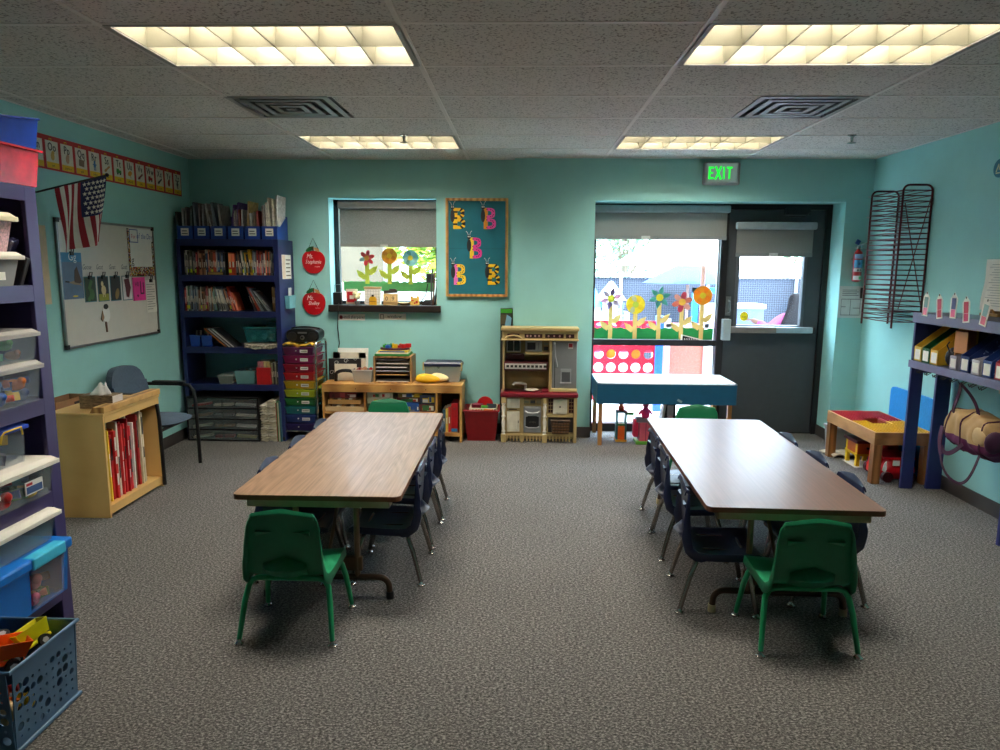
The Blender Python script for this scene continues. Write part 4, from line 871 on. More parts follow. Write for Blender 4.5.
# third shelf : small blue bins, leaning folders, teal tub
z3 = BL[2]+.001
BLT = clear((40, 80, 190), .7, .25)
for k in range(2):
    x = -2.985+.105*k
    b = MB().tub(x, x+.095, 6.225, 6.36, z3, z3+.1, .003, .006)
    t = thing('small_basket', ['small blue basket nearest the flag wall on the middle bookcase shelf', 'small blue basket beside the leaning folders on the middle bookcase shelf'][k], 'basket', (x+.05, 6.3, z3), 'small blue baskets')
    b.build('body', BLT, t); MB().tube([(x, 6.225, z3+.1), (x+.095, 6.225, z3+.1), (x+.095, 6.36, z3+.1), (x, 6.36, z3+.1)], .004, 6, 0, True).build('rim', BLU, t)
    for q in range(3): solo(MB().cyl((x+.025+.02*q, 6.29, z3+.005), (x+.03+.02*q, 6.31, z3+.14), .008, None, 8, 0), 'marker', '%s marker in the small blue basket %s' % (['grey', 'dark', 'silver'][q], ['by the flag wall', 'by the leaning folders'][k]), 'marker', [LGREY, BLK2, STEEL][q], (x+.03+.02*q, 6.3, z3))
solo(MB().sph((-2.735, 6.30, z3+.03), (.06, .05, .03), 12, 8), 'blue_pouch', 'flat dark blue pouch beneath the leaning folders', 'pouch', M((26, 50, 84), .6), (-2.735, 6.3, z3), smooth=40)
fc = [((196, 110, 40), 'orange'), ((40, 40, 42), 'black'), ((180, 180, 182), 'silver'), ((70, 70, 74), 'charcoal'), ((206, 206, 206), 'pale'), ((60, 60, 64), 'dark grey')]
for k, (c, nm) in enumerate(fc):
    b = MB(); b.M = Matrix.Translation((-2.655+.017*k, 6.23, z3)) @ Matrix.Rotation(-.86, 4, 'Y'); b.box(-.008, 0, 0, .16, 0, .255, 0)
    solo(b, 'folder', '%s folder, %s up in the slanting pile on the middle bookcase shelf' % (nm, ORD[k]), 'folder', M(c, .5), (-2.66+.017*k, 6.25, z3), 'leaning folders')
t = thing('teal_tub', 'translucent teal tub with lid on the middle bookcase shelf', 'tub', (-2.34, 6.38, z3+.045))
TEALP = clear((50, 140, 150), .55, .25)
MB().tub(-2.50, -2.19, 6.24, 6.5, z3+.045, z3+.175, .004, .02).build('body', TEALP, t)
MB().tube([(-2.505, 6.236, z3+.175), (-2.185, 6.236, z3+.175), (-2.185, 6.504, z3+.175), (-2.505, 6.504, z3+.175)], .006, 6, 0, True).build('rim', M((60, 150, 160), .4), t)
for k, (x, y, z, r) in enumerate(((-2.33, 6.30, .09, .027), (-2.29, 6.31, .12, .026), (-2.26, 6.28, .085, .027), (-2.28, 6.36, .09, .028), (-2.43, 6.30, .085, .024))):
    solo(MB().sph((x, y, z3+z), r), 'cotton_ball', 'pale pom-pom ball, %s in the teal tub' % ['first from the leaning folders of the cluster', 'uppermost', 'nearest the cart side', 'rearmost', 'lone one by the leaning folders'][k], 'ball', M((190, 200, 206), .8), (x, y, z3+z-r), 'pale balls in the teal tub', smooth=0)
b = MB().lathe([(.0, 0), (.07, 0), (.075, .03), (.07, .034), (.0, .035)], (-2.27, 6.40, z3+.18), 18)
solo(b, 'teal_bowl', 'round teal bowl resting upside down over the teal tub', 'bowl', M((40, 130, 136), .4), (-2.27, 6.40, z3+.18), smooth=40)
def cloth_fold(k):
    b = MB()
    b.surf(lambda u, v: (-2.475+.285*u, 6.185+.25*v, z3+.006+.02*k+.004*sin(u*14+k*2)*(1-v)-.012*(1-v)**3*abs(sin(u*3.1))), 24, 6)
    return b
t = thing('patterned_cloth', 'folded black and white cloth hanging over the shelf edge beneath the teal tub', 'cloth', (-2.33, 6.3, z3))
PAT = M((170, 162, 146), .8, nv=.8, ns=45)
for k in range(2): cloth_fold(k).build('fold', PAT, t, solid=.014, smooth=0)
# fourth shelf
z4 = BL[3]+.001
t = lidded_bin('storage_bin', 'low clear bin with cloudy lid on the lower bookcase shelf', -2.755, -2.60, 6.215, 6.42, z4, z4+.085, clear((200, 200, 190), .4), clear((190, 196, 190), .6), .015, .012, .006)
for k in range(3): solo(MB().rbox((-2.70+.03*k, 6.3, z4+.02), .06, .05, .02, (0, .1, k)), 'wooden_piece', 'wooden piece, %s in the low cloudy bin' % ['by the flag wall side', 'in the middle', 'by the teal bin side'][k], 'wooden piece', BROWN, (-2.7+.03*k, 6.3, z4+.01))
t = thing('open_bin', 'pale aqua open bin crammed with odds and ends, beside the red book box', 'bin', (-2.49, 6.32, z4))
MB().tub(-2.59, -2.40, 6.21, 6.45, z4, z4+.125, .003, .015).build('body', clear((150, 206, 206), .5), t)
cols = [('green', M((70, 120, 80), .6)), ('cream', CREAM), ('black', BLACK), ('aqua', M((90, 150, 160), .5)), ('tan', M((160, 140, 110), .6)), ('brown', BROWN)]
toys('craft_item', '%s craft item heaped in the pale aqua bin', (-2.58, -2.41, 6.23, 6.43, z4+.06), 31, cols, 'craft items in the aqua bin', .03, .045)
t = thing('book_box', 'bright red open box holding a few slim books on lower bookcase shelf', 'box', (-2.315, 6.3, z4))
MB().tub(-2.385, -2.262, 6.21, 6.42, z4, z4+.155, .004, .0).build('body', RED, t)
for k, (c, nm) in enumerate((((190, 130, 140), 'pink'), ((190, 120, 130), 'rose'), ((200, 176, 120), 'cream'), ((196, 170, 110), 'straw'))):
    book(-2.378+.028*k, 6.222, z4+.006, .024, .205, .15, 0, c, '%s spined book inside the bright red box' % nm, 'books in the red box')
for k, (c, nm) in enumerate((((150, 150, 120), 'pale olive'), ((60, 62, 56), 'dark green'), ((170, 168, 140), 'khaki'), ((70, 70, 60), 'charcoal green'))):
    book(-2.255+.016*k, 6.23, z4, .014, .19+.008*(k % 3), .16, -.02, c, '%s book upright beside the red box at the cart end' % nm, 'books beside the red box')
# bottom : drawers with black frame and stacked paper
t = thing('drawer_unit', 'wide clear four-drawer unit with black frame at the bottom of the navy bookcase', 'drawer unit', (-2.69, 6.36, 0))
dx0, dx1, dy0, dy1 = -3.02, -2.362, 6.155, 6.56
fr = MB()
for k in range(5): fr.box(dx0, dx1, dy0+.004, dy1, .006+.098*k, .018+.098*k)
for x in (dx0, dx1-.012): fr.box(x, x+.012, dy0+.002, dy1, .006, .41)
fr.build('frame', BLACK, t)
for k in range(4):
    z = .02+.098*k
    MB().tub(dx0+.014, dx1-.014, dy0, dy1-.01, z, z+.08, .003, .003).box(-2.70, -2.68, dy0-.004, dy0, z+.006, z+.075).build('drawer', clear((150, 156, 158), .22, .2), t)
    cols = [[('red', RED), ('cream', CREAM), ('white', WHITE)], [('tan', M((150, 120, 90), .6)), ('grey', GREY), ('cream', CREAM)], [('cream', CREAM), ('brown', M((150, 110, 70), .6)), ('white', WHITE)], [('cream', CREAM), ('red', M((170, 60, 60), .6)), ('yellow', M((210, 190, 120), .6))]][3-k]
    for q, (cnm, cm_) in enumerate(cols):
        xx = dx0+.12+.2*q
        solo(MB().rbox((xx, dy0+.06, z+.02), .17, .05, .018, (0, -.12+.1*q, .1)), 'craft_paper', '%s craft paper bundle in the %s drawer from the floor' % (cnm, ORD[k]), 'paper', cm_, (xx, dy0+.06, z+.01))
rr = random.Random(4)
for s_, (x0, n, wd) in enumerate(((-2.352, 15, .06), (-2.285, 17, .07))):
    z = .004
    for k in range(n):
        th = .018; ox = rr.uniform(-.006, .006)
        b = MB().surf(lambda u, v: (x0+ox+wd*u, 6.17+.006*ox*100+.28*v, z+th*.5+.004*sin(u*6+k)), 6, 3)
        solo(b, 'folded_paper', 'folded cream paper, %s from the floor in the %s' % (ORD[k], ['stack touching the drawer unit', 'taller stack near the cart'][s_]), 'paper', M([(226, 218, 196), (206, 196, 170), (236, 230, 214)][k % 3], .8), (x0+wd/2, 6.3, z), 'folded papers under the bookcase', solid=.012)
        z += th+.0045
for k, (c, nm) in enumerate((((150, 60, 40), 'rust'), ((70, 120, 60), 'green'), ((210, 200, 170), 'cream'), ((60, 110, 90), 'sea green'), ((50, 90, 110), 'blue'))):
    b = MB().add([(-2.208+.009*k, 6.175, .003), (-2.201+.009*k, 6.175, .003), (-2.201+.009*k, 6.48, .003), (-2.208+.009*k, 6.48, .003), (-2.215+.009*k, 6.175, .36+.015*(k % 2)), (-2.208+.009*k, 6.175, .36+.015*(k % 2)), (-2.208+.009*k, 6.48, .37), (-2.215+.009*k, 6.48, .37)], [(3, 2, 1, 0), (4, 5, 6, 7), (0, 1, 5, 4), (1, 2, 6, 5), (2, 3, 7, 6), (3, 0, 4, 7)])
    solo(b, 'folder', '%s folder standing between the paper stacks and the rainbow cart' % nm, 'folder', M(c, .6), (-2.2+.009*k, 6.3, 0), 'upright folders by the cart')
# things on the bookcase's side
b = MB(); b.M = Matrix(((0, 0, 1, BX1+.001), (1, 0, 0, 0), (0, 1, 0, 0), (0, 0, 0, 1)))
b.box(6.28, 6.52, 1.465, 1.68, 0, .003, 0)
for k in range(5): b.box(6.38, 6.5-.02*(k % 2), 1.49+.035*k, 1.50+.035*k, .003, .0035, 1)
b.box(6.285, 6.36, 1.47, 1.675, .003, .0034, 2)
solo(b, 'paper_notice', 'cream paper notice taped on the side of the navy bookcase', 'notice', [PAPER, M((110, 100, 90), .7), M((232, 214, 190), .7)], (BX1, 6.4, 1.465))
t = thing('wall_pocket', 'small aqua pocket with white sticks hanging on the bookcase side', 'pocket', (BX1, 6.41, 1.2))
MB().tub(BX1+.001, BX1+.045, 6.32, 6.51, 1.2, 1.315, .003, .004).build('body', M((120, 190, 196), .5), t)
for k in range(2): solo(MB().cyl((BX1+.02, 6.38+.04*k, 1.21), (BX1+.025, 6.375+.045*k, 1.385), .007, None, 8), 'white_stick', 'white stick in the aqua pocket, %s' % ['nearer the room', 'nearer the wall'][k], 'stick', WHITE, (BX1+.02, 6.4, 1.21))
# ------------------------------------------------------------------ wall apples
for k, (u, v, nm, lb_) in enumerate(((313.5, 260.5, ('Ms.', 'Stephanie'), 'upper red apple wall sign with white handwriting'), (314, 302, ('Ms.', 'Shelley'), 'lower red apple wall sign with white handwriting'))):
    p = A(u, v, 'y', YL-.01); t = thing('apple_sign', lb_, 'apple sign', (p.x, YL, p.z-.12), 'apple wall signs')
    b = MB(); b.M = on_back(p.x, p.z, YL-.002)
    pts = []
    for i in range(40):
        a = 2*pi*i/40; r = 1-.16*max(0, sin(a))**6-.06*max(0, -sin(a))**8
        pts.append((.108*cos(a)*r*(1+.08*sin(a)), .118*sin(a)*r-.01))
    b.poly(pts, 0, .012, 0); b.build('apple', M((196, 16, 26), .3), t, bevel=.003)
    b = MB(); b.M = on_back(p.x, p.z, YL-.0145); b.text(nm[0], -.03, .02, .06, 0, .0004, 0, 'c', .3, .8).text(nm[1], 0, -.028, .052, 0, .0004, 0, 'c', .3, .72).text('room', .035, -.062, .02, 0, .0004, 0, 'c', .2)
    b.build('lettering', M((240, 226, 220), .6), t)
    b = MB(); b.M = on_back(p.x, p.z, YL-.014); b.disc(-.03, .105, .042, .018, 0, .004, 14, 0, rot=.5).disc(.035, .10, .03, .014, 0, .004, 12, 1, rot=-.6).tube([(0, .09, .002), (.004, .13, .004)], .006, 6, 2)
    b.build('leaves', [M((30, 100, 50), .5), M((200, 150, 100), .6), BROWN], t)
    b = MB(); b.M = on_back(p.x, p.z, YL-.006); b.tube([(-.05, .1, .002), (.0, .205, .001), (.05, .1, .002)], .003, 6); b.build('cord', M((30, 50, 40), .7), t)
# ------------------------------------------------------------------ rainbow drawer cart
QX0, QX1, QY0, QY1 = -2.155, -1.845, 6.22, 6.56
t = thing('drawer_cart', 'chrome rolling cart of rainbow plastic drawers beside the navy bookcase', 'drawer cart', ((QX0+QX1)/2, (QY0+QY1)/2, 0))
for x in (QX0, QX1):
    s_ = -1 if x == QX0 else 1
    MB().tube([(x, QY0, .06), (x, QY0, .84)]+arc((x, QY0+.05, .86), .05, pi, pi/2, 4, 'yz')+arc((x, QY1-.05, .86), .05, pi/2, 0, 4, 'yz')+[(x, QY1, .84), (x, QY1, .06)], .0095, 8).build('side_frame', CHROME, t, smooth=40)
    MB().tube([(x, QY0, .085), (x, QY1, .085)], .006).build('bottom_rail', CHROME, t)
MB().tube([(QX0, QY0, .092), (QX1, QY0, .092)], .006).tube([(QX0, QY1, .092), (QX1, QY1, .092)], .006).tube([(QX0, QY0+.02, .868), (QX1, QY0+.02, .868)], .005).build('cross_bar', CHROME, t)
for x in (QX0, QX1):
    for y in (QY0, QY1): MB().cyl((x-.012, y, .025), (x+.012, y, .025), .025, None, 14).cyl((x, y, .04), (x, y, .07), .01).build('caster', BLACK, t)
RB = [((112, 44, 96), 'plum'), ((150, 28, 92), 'magenta'), ((150, 16, 50), 'crimson'), ((186, 26, 34), 'red'), ((196, 160, 30), 'gold'), ((176, 190, 40), 'lime'), ((24, 104, 44), 'green'), ((20, 110, 116), 'teal'), ((28, 52, 120), 'blue'), ((38, 28, 92), 'indigo')]
dz = .0775
for k, (c, nm) in enumerate(RB):
    z1 = .862-dz*k; z0 = z1-.066
    if k == 9: z1 -= .004
    b = MB().tub(QX0+.018, QX1-.018, QY0-.012, QY1-.02, z0, z1, .003, .012).box(QX0+.011, QX1-.011, QY0-.016, QY1-.016, z1-.006, z1+.001)
    d = b.build('drawer', M(c, .35, nv=.05), t); d['label'] = nm+' translucent drawer'
    xc = (QX0+QX1)/2-.02
    MB().sph((xc, QY0-.012, z0+.036), (.006, .009, .006), 8, 6).build('knob', WHITE, d)
    if k < 9: MB().box(xc+.035, xc+.105, QY0-.0105, QY0-.009, z0+.018, z0+.045, 0).box(xc+.042, xc+.098, QY0-.0112, QY0-.0105, z0+.028, z0+.034, 1).build('label', [PAPER, GREY], d)
    for xr in (QX0, QX1): MB().tube([(xr, QY0+.01, z1-.004), (xr, QY1-.01, z1-.004)], .004).build('drawer_runner', CHROME, t)
b = MB().surf(lambda u, v: (QX0+.02+.27*u, QY0-.012+.25*v, .884+.01*sin(u*9)+.006*sin(u*23)), 16, 4)
solo(b, 'paper_sheet', 'crinkled yellow and cream paper lying on top of the rainbow cart', 'paper', M((220, 170, 60), .7, nv=.5, ns=18), (-2.0, 6.35, .875), solid=.012)
t = thing('boombox', 'black rounded portable stereo on top of the rainbow drawer cart', 'stereo', (-1.99, 6.37, .902))
def boom(o):
    pts = []
    for i in range(24):
        a = 2*pi*i/24; pts.append((-1.975+.15*abs(cos(a))**.6*(1 if cos(a) > 0 else -1), .902+.062+.062*abs(sin(a))**.7*(1 if sin(a) > 0 else -1)))
    return pts
MB().poly(boom(0), 6.27, 6.46, 0, 'y').build('body', M((20, 20, 22), .3), t, bevel=.008)
for x in (-2.065, -1.885): MB().cyl((x, 6.27, .955), (x, 6.264, .955), .04, .038, 20).build('speaker', BLK2, t)
MB().cyl((-1.975, 6.268, .945), (-1.975, 6.256, .945), .02, .018, 18, 0).cyl((-1.975, 6.2565, .945), (-1.975, 6.2545, .945), .009, None, 12, 1).box(-2.015, -1.935, 6.264, 6.27, .98, .995, 0).build('dial', [STEEL, BLACK], t)
MB().tube([(-2.10, 6.37, 1.0)]+[(-2.10+.25*k/8, 6.37, 1.02+.012*sin(pi*k/8)) for k in range(9)]+[(-1.85, 6.37, 1.0)], .008).build('handle', BLACK, t, smooth=40)
# ------------------------------------------------------------------ small window : shade, flowers, sill things
t = thing('roller_shade', 'grey roller shade half down in the small window', 'roller shade', (-1.3, 6.72, 1.76))
ry = 6.70
zt = A(390, 206, 'y', ry).z; zb = A(390, 247, 'y', ry).z; xs0 = A(338, 206, 'y', ry).x; xs1 = W1-.006
MB().box(xs0+.01, xs1-.005, ry+.012, ry+.014, zb+.025, zt).build('fabric', SHADE, t)
MB().box(xs0, xs1, ry-.025, ry+.045, zt-.03, zt+.045).build('cassette', M((150, 152, 154), .4, .3), t, bevel=.01)
MB().box(xs0+.01, xs1-.005, ry+.006, ry+.02, zb, zb+.025).build('hem_bar', M((140, 138, 130), .6), t)
pt = A(384, 244, 'y', ry); MB().box(pt.x-.035, pt.x+.035, ry-.002, ry+.006, zb+.003, zb+.022).build('pull_tab', M((196, 196, 190), .4), t)
t = None
gy = wy+.024
def paper_flower(name, label, x, z, zbase, y, petal, centre, stem, kind, r, grp, leaf=None):
    t = thing(name, label, 'paper flower', (x, y, zbase), grp)
    b = MB(); b.M = on_back(x, z, y)
    if kind == 'round': b.disc(0, 0, r, r, 0, .002, 20, 0)
    n = 6 if kind != 'round' else 8
    for k in range(n):
        a = 2*pi*k/n+.3
        if kind == 'star': b.poly([(0, 0), (r*.62*cos(a-.42), r*.62*sin(a-.42)), (r*1.08*cos(a), r*1.08*sin(a)), (r*.62*cos(a+.42), r*.62*sin(a+.42))], .001+.0003*k, .003+.0003*k, k % len(petal))
        else: b.disc(r*.6*cos(a), r*.6*sin(a), r*.42, r*.26, .002+.0003*k, .003+.0003*k, 10, k % len(petal), rot=a)
    b.build('petals', petal, t)
    b = MB(); b.M = on_back(x, z, y-.006); b.disc(0, 0, r*.33, r*.33, 0, .002, 12); b.build('centre', centre, t)
    b = MB(); b.M = on_back(x, z, y-.0005); h = z-zbase
    b.box(-.02, .02, -h, -r*.5, -.001, .001, 0)
    for s_, q in ((-1, .72), (1, .55)): b.poly([(0, -h*q), (s_*.05, -h*q+.045), (s_*.105, -h*q+.065), (s_*.085, -h*q+.005), (s_*.035, -h*q-.03)], -.001, .0015, 0)
    b.build('stem', stem, t)
FST = M((176, 190, 60), .7); SILV = M((120, 150, 140), .6); 
zg = A(390, 282, 'y', gy).z
for (u, v, pet, cen, kd, lb_) in ((367, 258, [M((206, 40, 50), .6), M((190, 30, 44), .6), M((206, 50, 56), .6), M((110, 140, 140), .6)], M((200, 130, 40), .6), 'petal', 'red paper flower with grey point stuck in the small window'),
                                  (389.5, 256, [M((236, 160, 30), .6), M((220, 130, 20), .6)], M((240, 190, 40), .6), 'round', 'yellow-orange paper flower in the middle of the small window'),
                                  (410.5, 258, [M((130, 190, 190), .6), M((150, 200, 200), .6), M((100, 150, 140), .6)], M((226, 200, 50), .6), 'round', 'pale blue paper flower in the small window')):
    p = A(u, v, 'y', gy); paper_flower('paper_flower', lb_, p.x, p.z, zg-.02, gy-.004, pet, cen, FST, kd, .075, 'paper flowers in the small window')
def grass_strip(name, label, x0, x1, z0, z1, y, mat):
    b = MB(); b.M = on_back(x0, z0, y); w = x1-x0; n = 40; rr = random.Random(int(x0*100))
    pts = [(0, 0), (w, 0)]+[(w-w*i/n, (z1-z0)*(1 if i % 3 == 1 else rr.uniform(.86, .97))) for i in range(n+1)]
    b.poly(pts, -.001, .001)
    return solo(b, name, label, 'paper grass', mat, ((x0+x1)/2, y, z0))
g0 = A(344, 291, 'y', gy); g1 = A(434, 281.5, 'y', gy)
grass_strip('paper_grass', 'green paper grass strip across the small window', g0.x, g1.x, g0.z, g1.z, gy-.0015, M((76, 150, 84), .7))
# sill objects
sz = WZ0+.001
def sp(u, y=6.66): return A(u, 305, 'y', y).x
x = sp(338.5); t = thing('speaker_box', 'black charger box with wire handle at the apple end of the sill', 'charger', (x, 6.64, sz))
MB().box(x-.038, x+.038, 6.61, 6.68, sz, sz+.115).build('body', BLACK, t, bevel=.005); MB().tube([(x-.028, 6.645, sz+.11), (x-.028, 6.645, sz+.185), (x+.03, 6.645, sz+.19), (x+.03, 6.645, sz+.11)], .004).build('handle', STEEL, t)
cp = [(x+.02, 6.625, sz+.02), (x+.02, 6.565, sz+.0), (x+.02, 6.56, 1.14), (x+.0, 6.605, 1.0), (x+.012, 6.612, .86), (x-.02, 6.612, .72), (x-.05, 6.612, .60)]
solo(MB().tube(cp, .004, 6), 'power_cord', 'thin black power cord dangling down the wall from the window sill', 'cord', BLACK, cp[0])
x = sp(351); t = thing('red_picture_frame', 'small red fronted frame standing on the window sill', 'frame', (x, 6.7, sz))
MB().box(x-.055, x+.055, 6.70, 6.71, sz, sz+.145).build('frame', M((226, 214, 190), .6), t); MB().box(x-.045, x+.045, 6.696, 6.70, sz+.02, sz+.12).build('picture', M((190, 30, 36), .5), t); MB().box(x-.02, x+.02, 6.694, 6.696, sz+.05, sz+.085).build('emblem', CREAM, t)
x = sp(357.5, 6.64); t = thing('flower_pot', 'tiny cream flower in a grey pot on the window sill', 'flower pot', (x, 6.64, sz))
MB().lathe([(.02, 0), (.028, .03), (.03, .035), (.022, .036)], (x, 6.64, sz), 14).build('pot', GREY, t); 
b = MB()
for k in range(7): a = k*.9; b.sph((x+.026*cos(a)*(k > 0), 6.64+.02*sin(a), sz+.085+.022*sin(k*2)), .02, 8, 6)
b.build('bloom', M((236, 226, 176), .7), t, smooth=0); MB().cyl((x, 6.64, sz+.03), (x, 6.64, sz+.08), .004).build('stem', GRN, t)
x = sp(373, 6.68); t = thing('calendar_box', 'white lined calendar block with wooden top on the window sill', 'calendar', (x, 6.68, sz))
MB().box(x-.075, x+.075, 6.66, 6.71, sz, sz+.15).build('body', PAPER, t); b = MB()
for k in range(6): b.box(x-.07+.026*k, x-.068+.026*k, 6.6585, 6.66, sz+.01, sz+.14)
for k in range(5): b.box(x-.07, x+.07, 6.6582, 6.66, sz+.02+.026*k, sz+.022+.026*k)
b.build('grid_lines', M((150, 150, 150), .6), t); MB().box(x-.08, x+.08, 6.655, 6.715, sz+.15, sz+.168).build('top_bar', M((190, 150, 100), .6), t)
x = sp(373, 6.62); t = thing('wooden_block', 'little yellow house-shaped block before the calendar block', 'block', (x, 6.62, sz))
MB().box(x-.034, x+.034, 6.605, 6.635, sz, sz+.055).poly([(x-.036, sz+.055), (x+.036, sz+.055), (x+.02, sz+.078), (x-.02, sz+.078)], 6.605, 6.635, 0, 'y').build('body', M((226, 170, 30), .5), t); MB().box(x-.008, x+.008, 6.60, 6.64, sz+.078, sz+.095).build('knob', BLACK, t); MB().box(x-.03, x+.03, 6.6035, 6.605, sz+.03, sz+.036).build('stripe', M((150, 90, 20), .5), t)
x = sp(390.5, 6.63); t = thing('date_block', 'wooden perpetual date block showing 09 on the window sill', 'date block', (x, 6.64, sz))
MB().box(x-.066, x+.066, 6.62, 6.67, sz, sz+.105).build('stand', M((206, 168, 106), .6), t)
for k, dgt in enumerate('09'):
    xx = x-.03+.06*k; MB().box(xx-.026, xx+.026, 6.612, 6.62, sz+.03, sz+.09).build('number_cube', M((224, 190, 128), .6), t)
    b = MB(); b.M = on_back(xx, sz+.043, 6.6115); b.text(dgt, 0, 0, .055, 0, .0006); b.build('numeral', BLACK, t)
MB().rbox((x, 6.645, sz+.125), .125, .03, .03, (0, -.08, 0)).rbox((x+.02, 6.645, sz+.146), .06, .025, .012).build('month_bar', M((60, 44, 34), .6), t)
x = sp(404, 6.64); b = MB().lathe([(.03, 0), (.055, .012), (.06, .022), (.05, .024), (.0, .02)], (x, 6.64, sz), 16)
solo(b, 'shallow_dish', 'shallow tan dish on the window sill past the date block', 'dish', M((196, 160, 90), .6), (x, 6.64, sz), smooth=40)
x = sp(415, 6.65); t = thing('dotted_box', 'small yellow box with red dots on the window sill', 'box', (x, 6.65, sz))
MB().box(x-.04, x+.04, 6.63, 6.67, sz, sz+.07).build('body', M((226, 186, 90), .6), t); b = MB(); b.M = on_back(x, sz, 6.6295); b.disc(-.018, .045, .009, .009, 0, .001, 8).disc(.02, .03, .012, .012, 0, .001, 8).disc(.0, .02, .008, .008, 0, .001, 8); b.build('dots', RED, t)
for s_ in (-1, 1): MB().sph((x+s_*.028, 6.65, sz+.075), .012, 8, 6).build('ear', M((200, 150, 60), .6), t)
x = sp(428, 6.66); t = thing('stapler', 'black desk gadget lying at the board end of the sill', 'gadget', (x, 6.66, sz))
MB().fr(x-.06, x+.05, 6.64, 6.69, sz, x-.03, x+.05, 6.645, 6.685, sz+.05).build('base', BLACK, t); MB().tube([(x-.07, 6.66, sz+.02), (x-.02, 6.66, sz+.10), (x+.0, 6.66, sz+.2)], .005).build('arm', BLACK, t)
pA = A(430, 278, 'y', 6.70); solo(MB().box(pA.x-.035, pA.x+.045, 6.69, 6.72, pA.z-.045, pA.z+.04).tube([(pA.x+.03, 6.7, pA.z), (pA.x+.045, 6.7, sz)], .004), 'sensor_box', 'black sensor box raised at the board end of the small window', 'sensor box', BLK2, (pA.x, 6.70, sz))
for k in range(4):
    x = sp(432.5+1.6*k, 6.63+.015*k); y = 6.63+.015*k
    b = MB().tube([(x-.01, y, sz+.003), (x+.012*k-.01, y+.01, sz+.2), (x+.004*k, y+.02, sz+.34-.035*k)], .0085, 8)
    solo(b, 'wooden_rod', '%s rod leaning in the board-side corner of the small window' % ['dark grey', 'brown', 'black', 'pale tan'][k], 'rod', [DGREY, BROWN, BLACK, M((200, 180, 150), .6)][k], (x, y, sz), 'rods leaning in the window corner')
# two little strips under the sill
for k, (u0, v0, u1, v1, s_) in enumerate(((338, 314, 365, 320.5, 'pencil sharpener'), (379, 313.5, 406, 320, 'window'))):
    p = A(u0, v0, 'y', YL-.003); q = A(u1, v1, 'y', YL-.003); t = thing('word_label', ['white word label reading pencil sharpener under the window sill', 'white word label reading window under the window sill'][k], 'label', (p.x, YL, q.z), 'word labels under the sill')
    b = MB(); b.M = on_back(p.x, q.z, YL-.001); w, h = q.x-p.x, p.z-q.z
    b.box(0, w, 0, h, 0, .002, 0); b.text(s_, w*.58, h*.32, .042, .002, .0026, 1, 'c', 0, .8 if k == 0 else 1)
    if k == 0: b.disc(.028, h*.5, .016, .018, .002, .003, 12, 2)
    else: b.box(.012, .045, .008, h-.008, .002, .003, 1).box(.016, .041, .012, h-.012, .003, .0034, 0)
    b.build('strip', [PAPER, BLACK, M((120, 40, 50), .6)], t)
# ------------------------------------------------------------------ bulletin board with letter bees
p = A(445.5, 198, 'y', YL-.02); q = A(507.5, 297, 'y', YL-.02)
t = thing('bulletin_board', 'teal bulletin board with oak rim between window and wall corner', 'bulletin board', ((p.x+q.x)/2, YL, q.z))
b = MB().box(p.x+.01, q.x-.01, YL-.012, YL-.002, q.z+.01, p.z-.01); b.build('backing_paper', M((16, 108, 124), .7, nv=.12, ns=5), t)
b = MB(); fw = .024
for a in ((p.x, p.x+fw, q.z, p.z), (q.x-fw, q.x, q.z, p.z), (p.x+fw, q.x-fw, q.z, q.z+fw), (p.x+fw, q.x-fw, p.z-fw, p.z)): b.box(a[0], a[1], YL-.026, YL-.001, a[2], a[3])
b.build('rim', OAK, t)
zm = A(470, 248.5, 'y', YL-.012).z; MB().box(p.x+fw, q.x-fw, YL-.0128, YL-.012, zm-.002, zm).build('seam', M((10, 70, 84), .7), t)
BEE = [(460, 218.5, 'stripe', 'yellow and black striped letter bee in the upper corner by the window'), (490.5, 218.5, 'pinkorange', 'orange and pink dotted letter bee in the upper corner by the wall'), (476.5, 248, 'pinkyellow', 'pink letter bee with yellow spine at the board centre'),
       (460.5, 274.5, 'pinkdots', 'pink and yellow dotted letter bee in the lower corner by the window'), (494.5, 274.5, 'stripe2', 'yellow and black striped letter bee in the lower corner by the wall')]
